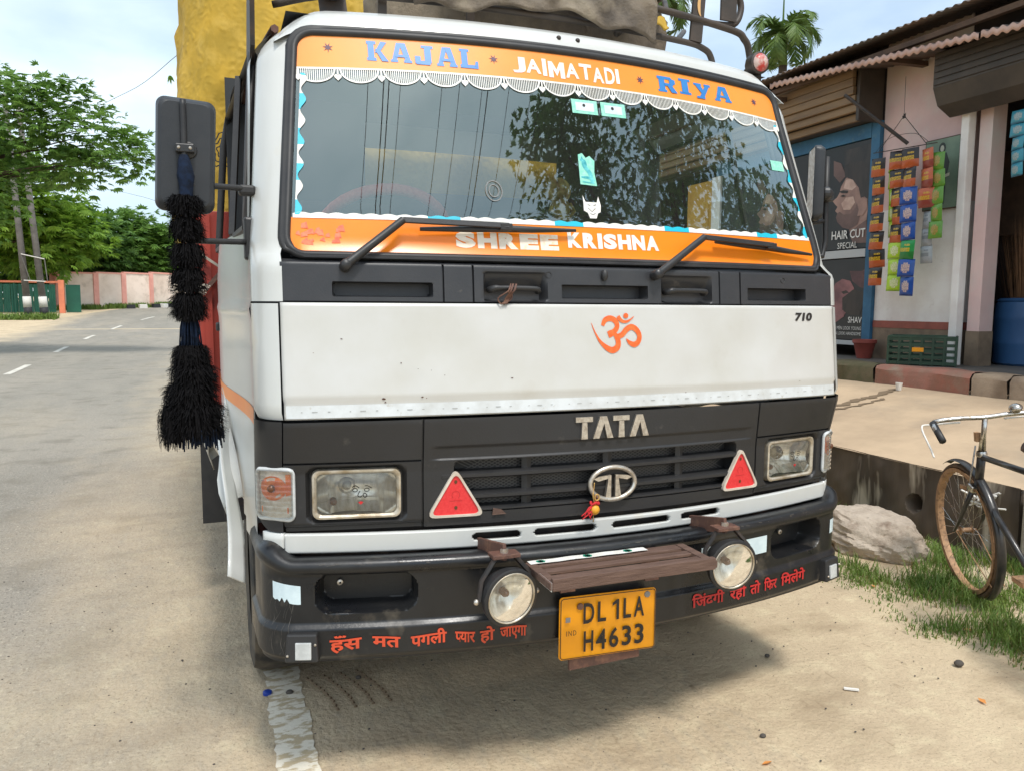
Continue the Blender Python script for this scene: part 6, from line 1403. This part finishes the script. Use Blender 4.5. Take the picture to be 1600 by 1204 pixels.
# ================================================================ left side of the road
mat('wall_cream', RGB(234, 214, 198), .85, col2=RGB(206, 184, 166), scale=.6, bump=.1, col3=RGB(180, 160, 142), scale3=1.2, lo3=.55, hi3=.8)
mat('wall_pink', RGB(228, 164, 148), .85, col2=RGB(216, 150, 136), scale=2)
mat('gate_green', RGB(26, 92, 72), .55, col2=RGB(22, 80, 64), scale=1.5); mat('pillar_orange', RGB(224, 134, 98), .8, col2=RGB(206, 120, 90), scale=3)
mat('pole_concrete', RGB(112, 108, 104), .85, col2=RGB(92, 88, 84), scale=3); mat('pole_black', RGB(36, 36, 38), .7); mat('pole_white', RGB(206, 202, 194), .8); mat('bark', RGB(88, 72, 58), .95, col2=RGB(66, 54, 44), scale=6, stretch=(1, 1, .3), bump=.5, bscale=10)
WP = [(-10.75, 56.2), (-8.72, 57.3), (-7.15, 58.6), (-5.5, 60.2), (-3.9, 62.5), (-1.5, 66), (3, 73), (9, 82)]
bw = thing('boundary_wall', 'long cream boundary wall with pink pillars at the bend of the road', 'wall', (-8.72, 57.3, gh(57.3)))
def wt(p): return (p[0]+8.72, p[1]-57.3)
for i in range(len(WP)-1):
    n = 1 if i < 4 else 2
    for k in range(n):
        a = Vector(WP[i]).lerp(Vector(WP[i+1]), k/n); c = Vector(WP[i]).lerp(Vector(WP[i+1]), (k+1)/n); mid = (a+c)/2; d = c-a; ang = math.atan2(d.y, d.x); z0 = gh(mid.y)-gh(57.3)
        rt = Matrix.Rotation(ang, 3, 'Z'); w2 = wt(mid)
        MB().box((w2[0], w2[1], z0+1.13), (d.length-.02, .16, 2.5), rt).build('wall_panel', 'wall_cream', bw)
        MB().box((w2[0], w2[1], z0+2.42), (d.length, .26, .10), rt).build('wall_coping', 'wall_pink', bw)
        w2 = wt(a); MB().box((w2[0], w2[1], gh(a.y)-gh(57.3)+1.16), (.36, .26, 2.54), rt).build('wall_pillar', 'wall_pink', bw)
w2 = wt((-10.9, 56.3)); MB().box((w2[0]-.1, w2[1]+.1, 1.2), (.5, .4, 2.7)).build('wall_pillar', 'wall_pink', bw)
gt = thing('green_gate', 'green corrugated sheet gate with orange posts left of the boundary wall', 'gate', (-12, 52.5, gh(52.5)))
for k in range(9):
    x = -1.9+k*.40
    if x > 1.6: break
    MB().grid(lambda t, z: (x+t*.38, .02*math.sin(t*18), z), lsp(0, 1, 20), [.05, 1.75]).build('gate_sheet', 'gate_green', gt, 180)
for x in (-1.95, 2.03): MB().box((x, -.1, 1.0), (.30, .3, 2.05)).build('gate_post', 'pillar_orange', gt)
MB().box((2.6, .3, .9), (.8, .04, 1.7)).build('gate_sheet', 'gate_green', gt); MB().box((0, .05, 1.9), (3.8, .08, .12)).build('gate_lintel', 'pillar_orange', gt)
MB().bar((-.45, -.06, .0), (-.5, -.06, 1.8), .06, .06).build('gate_bar', 'gate_green', gt)
for k, (xb, yb, xt) in enumerate(((-10.94, 48.0, -11.5), (-10.15, 48.0, -10.9))):
    z0 = gh(yb)+.25; pg = thing('utility_pole', ['leaning grey utility pole with banded base, left of the pair', 'leaning grey utility pole with banded base, right of the pair'][k], 'pole', (xb, yb, z0-.4), 0, 'utility poles by the gate'); dx = xt-xb
    MB().tube([(0, 0, 0), (dx, 0, 12.3)], [.19, .13], 14).build('pole_shaft', 'pole_concrete', pg, 180)
    MB().tube([(-.0, 0, .2), (dx*.055, 0, .75)], .215, 14).build('pole_base', 'pole_black', pg, 180); MB().tube([(dx*.055, 0, .75), (dx*.10, 0, 1.35)], .213, 14).build('pole_band', 'pole_white', pg, 180)
    if k == 0:
        for z, z2 in ((3.7, 3.45), (2.25, 2.2), (10.6, 10.4)): MB().bar((dx*z/12.3, -.2, z), (.95, -.2, z2), .07, .05).build('pole_brace', 'pole_white', pg)
        MB().bar((dx*.28, -.2, 3.6), (.22, -.2, 2.2), .03, .03).build('pole_brace', 'pole_concrete', pg); MB().bar((.95, -.2, 3.5), (1.05, -.2, 2.2), .04, .04).build('pole_brace', 'pole_concrete', pg)
    MB().box((dx*.93, 0, 11.4), (1.8, .1, .1)).build('cross_arm', 'pole_concrete', pg)
    for x in (-.7, 0, .7): MB().lathe([(.05, 0), (.07, .05), (.04, .1), (.06, .16), (.01, .2)], (dx*.93+x, 0, 11.45), 10).build('insulator', 'pole_white', pg)
def bladesL():
    x = random.uniform(-13, -2); y = 46.2+random.uniform(0, 1.8) if x < -9.4 else None
    if y is None:
        t = random.random(); i = random.choice([0, 1, 2, 3]); p = Vector(WP[i]).lerp(Vector(WP[i+1]), t); x, y = p.x, p.y-random.uniform(.2, 1.5)*random.random()-.1
    if frac_noise(x*1.3, y*1.1, 4) < -.25: return None
    return (x, y, gh(y), 1.0)
o_ = stuff(blades(6000, bladesL, .06, .42, .03).build('roadside_weeds', 'grass_leaf')); tag(o_, 'rough green weeds growing at the foot of the boundary wall and poles', 'weeds')
for k, (x, y) in enumerate(((-6.6, 57.6), (-5.9, 58.2), (-5.1, 58.9), (-4.6, 59.3), (-4.2, 59.8))):
    o_ = MB().box((0, 0, .16), (.55, .4, .32), Matrix.Rotation(R(20*k), 3, 'Z'), taper=.9).build('kerb_stone', 'pole_white' if k % 2 else 'pole_black', None, bevel=.03); o_.location = (x, y, gh(y)-.05)
    tag(o_, ['black kerb stone, first from the left in the far row', 'white kerb stone, second from the left in the far row', 'black kerb stone in the middle of the far row', 'white kerb stone, fourth from the left in the far row', 'black kerb stone, last of the far row next to the tassel'][k], 'kerb stone', 'kerb stones before the boundary wall')

# ================================================================ trees
leafmat('leaf_bright', RGB(70, 112, 32), RGB(160, 192, 74), 1.6, .45); leafmat('leaf_dark', RGB(42, 78, 34), RGB(116, 152, 72), 1.6, .38); leafmat('leaf_mid', RGB(54, 94, 38), RGB(138, 174, 78), 2.0, .42); leafmat('leaf_palm', RGB(62, 96, 44), RGB(120, 140, 70), .8, .25)
def sprig(b, c, d, sz, nl=7):                  # a twig end with a spray of leaflets
    d = d.normalized(); s = d.cross(Vector((0, 0, 1)))
    if s.length < .1: s = Vector((1, 0, 0))
    s.normalize(); up = s.cross(d)
    for k in range(nl):
        t = k/(nl-1)*2-1; a = t*1.25; v = (d*math.cos(a)+s*math.sin(a)+up*random.uniform(-.25, .15)).normalized(); l_ = sz*random.uniform(.7, 1.1)
        v = (v+Vector((0, 0, -.28))).normalized(); w_ = v.cross(up).normalized()*sz*.15; m_ = c+v*l_*.5+up*sz*.06; e = c+v*l_
        b.add([c, m_+w_, e, m_-w_], [(0, 1, 2, 3)])
def tree(name, label, base, H, blobs, n, sz, m_, limbs=True, trunk_r=.3, group=None):
    t = thing(name, label, 'tree', base, 0, group); b = MB(); B0 = Vector(base); tot = sum(r_[1]*r_[2]*r_[3] for r_ in blobs)**1.0
    for (c, rx, ry, rz) in blobs:
        c = Vector(c)-B0; k = int(n*(rx*ry+ry*rz+rz*rx)/sum(q[1]*q[2]+q[2]*q[3]+q[3]*q[1] for q in blobs)); nc = max(6, k//26)
        cl_ = []
        for _ in range(nc):
            v = Vector((random.gauss(0, 1), random.gauss(0, 1), random.gauss(0, 1))).normalized(); r_ = random.uniform(.45, 1.0)**.6; cl_.append((c+Vector((v.x*rx, v.y*ry, v.z*rz))*r_, v))
        for _ in range(k):
            q, v = random.choice(cl_); sp = .18*(rx+ry+rz)/3+sz*.8
            p = q+Vector((random.gauss(0, sp), random.gauss(0, sp), random.gauss(0, sp*.55))); dd = (v*.8+Vector((random.gauss(0, .6), random.gauss(0, .6), random.gauss(0, .4)-.1)))
            sprig(b, p, dd, sz*random.uniform(.7, 1.25))
    b.build('crown', m_, t)
    b = MB(); top = Vector(blobs[0][0])-B0; b.tube(catmull([(0, 0, -.3), (top.x*.12+.1, top.y*.1, H*.3), (top.x*.5, top.y*.5, H*.55)], 5), [trunk_r*(1.25-.05*i) for i in range(11)], 10)
    j = Vector((top.x*.3, top.y*.3, H*.42))
    for (c, rx, ry, rz) in blobs:
        c = Vector(c)-B0
        for _ in range(3 if limbs else 1):
            e = c+Vector((random.uniform(-.6, .6)*rx, random.uniform(-.6, .6)*ry, random.uniform(-.3, .6)*rz)); m2 = j.lerp(e, .5)+Vector((0, 0, .08*H*random.random())); b.tube(catmull([j, m2, e], 5), [trunk_r*(.5-.042*i) for i in range(11)], 6)
    b.build('trunk', 'bark', t, 180)
    return t
G_ = 'trees beyond the wall'
tree('overhanging_tree', 'tree with a long feathery branch reaching out over the road from the left', (-12.5, 26, 0), 9, [((-6.6, 22.5, 6.4), 1.6, 1.5, 1.1), ((-4.5, 22.2, 6.2), 1.1, 1.1, .75), ((-3.6, 22, 5.5), .85, .9, .75), ((-5.0, 22, 7.0), .7, .7, .4), ((-4.7, 22, 5.1), .7, .8, .35), ((-7.4, 23, 4.6), 1.5, 1.6, 1.2), ((-9.5, 24, 7.0), 2.5, 2, 1.6)], 5200, .20, 'leaf_mid', trunk_r=.12)
tree('gate_tree', 'bright green shady tree growing behind the green gate and utility poles', (-15, 55, .9), 10, [((-13.5, 53.5, 7.8), 3.4, 2.5, 2.2), ((-12.2, 55, 5.4), 2.8, 2.2, 1.7), ((-14, 52, 10), 2.6, 2, 1.6), ((-10, 57, 6.2), 2.0, 1.8, 1.5)], 3600, .62, 'leaf_bright', group=G_)
tree('dense_tree', 'dense dark tree behind the boundary wall next to the gate', (-11, 63, 1.3), 9, [((-10.5, 62, 6.0), 2.6, 2.2, 2.2), ((-12.6, 61, 4.6), 2.2, 2, 1.5), ((-9.4, 63, 4.6), 2.0, 2, 1.6)], 3200, .6, 'leaf_dark', group=G_)
tree('bushy_tree', 'round bushy tree behind the middle of the cream wall', (-7, 67, 1.6), 7, [((-7.6, 66, 6.0), 2.0, 1.9, 2.2), ((-5.6, 66.5, 5.4), 1.8, 1.8, 2.0), ((-9, 66, 5), 1.5, 1.5, 1.6)], 3000, .55, 'leaf_mid', group=G_)
tree('leafy_tree', 'leafy tree behind the cream wall partly hidden by the tassel', (-3, 71, 1.8), 7, [((-3.6, 70, 5.6), 2.2, 2, 2.2), ((-1.5, 71, 6), 2.4, 2, 2.4), ((1.5, 74, 6.5), 3, 2, 2.6)], 2800, .6, 'leaf_dark', group=G_)
tree('background_tree', 'distant tree mass low behind the green gate', (-20, 66, 1.6), 8, [((-17, 64, 4.5), 4, 2, 2.6), ((-22, 66, 6), 4, 3, 4)], 2400, .7, 'leaf_dark', group=G_)
tree('leafy_sprout_tree', 'slim light green tree top showing beside the yellow tarpaulin', (1.3, 13, 0), 5, [((.7, 13.4, 5.8), 1.2, 1.2, .9), ((-1.44, 13, 5.42), .24, .24, .12), ((-1.46, 13, 4.82), .2, .2, .10), ((-.8, 13, 5.2), .5, .5, .45)], 520, .17, 'leaf_bright', trunk_r=.09)
# tall trees on the shop side in front of the truck, reflected in its windscreen
tree('roadside_tree', 'tall spreading tree on the shop side of the road in front of the truck', (13, -13.5, 0), 20, [((12.6, -12.6, 16.5), 4.6, 4.6, 4.8), ((9.2, -16.2, 17), 2.6, 2.6, 4.0), ((15.4, -9.5, 13.5), 3.6, 3.6, 3.6), ((16.5, -8.0, 10.5), 2.6, 2.8, 2.2)], 6000, .30, 'leaf_dark', trunk_r=.4)

def palm(name, label, base, H, nf, lf, lean=(0, 0)):
    t = thing(name, label, 'palm tree', base, 0, 'areca palms behind the shop'); top = Vector((lean[0], lean[1], H))
    MB().tube(catmull([(0, 0, -.2), (lean[0]*.3, lean[1]*.3, H*.5), top], 5), [.13-.004*i for i in range(11)], 8).build('trunk', 'bark', t, 180)
    MB().tube([top-Vector((0, 0, .1)), top+Vector((0, 0, .55))], [.10, .05], 8).build('crown_shaft', 'leaf_palm', t, 180)
    for k in range(nf):
        az = k*2.4+random.uniform(-.2, .2); el = R(80-75*(k/nf)); b = MB(); P = []; p = top+Vector((0, 0, .5)); e = el; st = lf/12
        for i in range(13):
            P.append(p.copy()); p = p+Vector((math.cos(az)*math.cos(e), math.sin(az)*math.cos(e), math.sin(e)))*st; e -= R(7+7*k/nf+i*.9)
        b.tube(P, [.022-.0014*i for i in range(13)], 5)
        for i in range(2, 13):
            for q in range(3):
                c = P[i-1].lerp(P[i], q/3); d = (P[i]-P[i-1]).normalized(); s_ = d.cross(Vector((0, 0, 1))).normalized()
                for sg in (-1, 1):
                    l_ = lf*.34*math.sin(PI*(.12+.80*(i+q/3)/13)); v = (s_*sg*.9+d*.7+Vector((0, 0, random.uniform(-.45, .1)))).normalized(); w_ = d*.028; m2 = c+v*l_*.5+Vector((0, 0, -.02)); en = c+v*l_+Vector((0, 0, -.18*l_)); b.add([c-w_*.5, c+w_*.5, m2+w_, m2-w_, en], [(0, 1, 2, 3), (3, 2, 4)])
        b.build('frond', 'leaf_palm', t)
palm('areca_palm', 'slim palm with drooping fronds showing above the right end of the roof', (10.70, 12, 0), 6.9, 15, 1.12)
palm('areca_palm', 'darker palm showing behind the rack tubes above the cab roof', (7.45, 12.0, 0), 7.2, 15, 1.2)
b = MB(); b.tube([(0, 0, 0), (0, 0, 1.4)], [.03, .008], 6); o_ = b.build('palm_spear', 'leaf_palm', None); o_.location = (10.66, 12, 7.3); tag(o_, 'upright unopened palm spear rising from the right palm crown', 'palm leaf')

# overhead wires along the roadside
for k, (x, z) in enumerate(((-1.35, 8.2), (-.98, 8.0), (-.92, 8.5), (-.76, 8.2), (-.55, 8.2), (.30, 8.3), (.62, 8.1), (1.22, 8.3), (1.36, 8.0), (2.05, 8.4), (2.55, 8.2), (2.9, 8.6), (3.3, 8.0))):
    wr = MB().tube([(x+.4*math.sin(t*2+k)*.2, -34+36*t+0, z+.9*(2*t-1)**2-.0) for t in lsp(0, 1, 24)], .012 if k in (1, 3, 8) else .007, 5).build('overhead_wire', 'pole_black', None); tag(wr, 'thin black overhead wire running above the road in front of the truck', 'wire', 'overhead wires')
for pts, lb in (([(-14, 47, 12.6), (-8, 40, 10.2), (-4.2, 33, 9.9), (-2, 24, 9.0)], 'thin wire from the pole tops sloping down across the upper left sky'), ([(-7.5, 60, 9.5), (-5, 50, 7.9), (-2.8, 42, 6.6), (1, 34, 6.0)], 'thin wire crossing the gap of sky below the overhanging branch')):
    wr = MB().tube(catmull(pts, 6), .009, 5).build('overhead_wire', 'pole_black', None); tag(wr, lb, 'wire')

# ================================================================ litter and pebbles
def litter(name, mb, m_, loc, label, cat, group=None): o = mb.build(name, m_, None, 50); o.location = loc; tag(o, label, cat, group)
mat('cap_blue', RGB(30, 60, 150), .4); mat('stone_dark', RGB(80, 74, 68), .9); mat('leaf_orange', RGB(214, 140, 70), .7)
litter('bottle_cap', MB().lathe([(.017, 0), (.017, .011), (.014, .013), (.001, .013)], n=16), 'cap_blue', (-1.05, .715, .006), 'blue plastic bottle cap on the white road line', 'bottle cap')
litter('paper_stick', MB().box((0, 0, .004), (.055, .012, .006), Matrix.Rotation(R(-35), 3, 'Z')), 'paper_white', (1.10, -.05, .004), 'small white paper stick on the sand in front of the truck', 'litter')
for k, (x, y, s, lb) in enumerate(((-.97, .69, .015, 'dark pebble lying on the white road line beside the blue cap'), (1.685, -.05, .022, 'grey pebble on the sand near the grass edge'), (-.70, .72, .012, 'small dark pebble beside the tyre print'), (.55, -.20, .012, 'tiny dark pebble on the sand below the number plate side'), (.98, .30, .012, 'tiny dark pebble on the sand right of the truck shadow'))):
    mb_ = MB().ball((0, 0, s*.5), s, 8, sq=(1, .8, .65)); litter('pebble', mb_, 'stone_dark', (x, y, .004), lb, 'pebble')
for k, (x, y, lb) in enumerate(((.455, -.335, 'dry orange leaf on the sand at the bottom edge'), (1.50, -.30, 'dry orange leaf on open sand at the lower right'), (2.05, .19, 'dry orange leaf at the grass edge near the bicycle'), (2.08, .78, 'dry orange leaf in the grass before the boulder'))):
    mb_ = MB().add([(-.02, 0, .002), (0, -.010, .008), (.024, .002, .004), (.002, .011, .003)], [(0, 1, 2, 3)]); o_ = mb_.build('fallen_leaf', 'leaf_orange', None); o_.location = (x, y, .006); o_.rotation_euler = (0, 0, k*1.3); tag(o_, lb, 'leaf')
b = MB()
for _ in range(1100):
    x = random.uniform(-2.5, 2.3); y = random.uniform(-1.2, 3.5); s = random.choice([.0015, .0015, .002, .002, .003, .004]); n0 = len(b.v); b.ball((x, y, s*.4+.004), s, 4, sq=(1.2, .9, .6))
stuff(tag(b.build('grit', 'stone_dark', None), 'scattered grit and tiny stones on the sandy roadside', 'grit'))
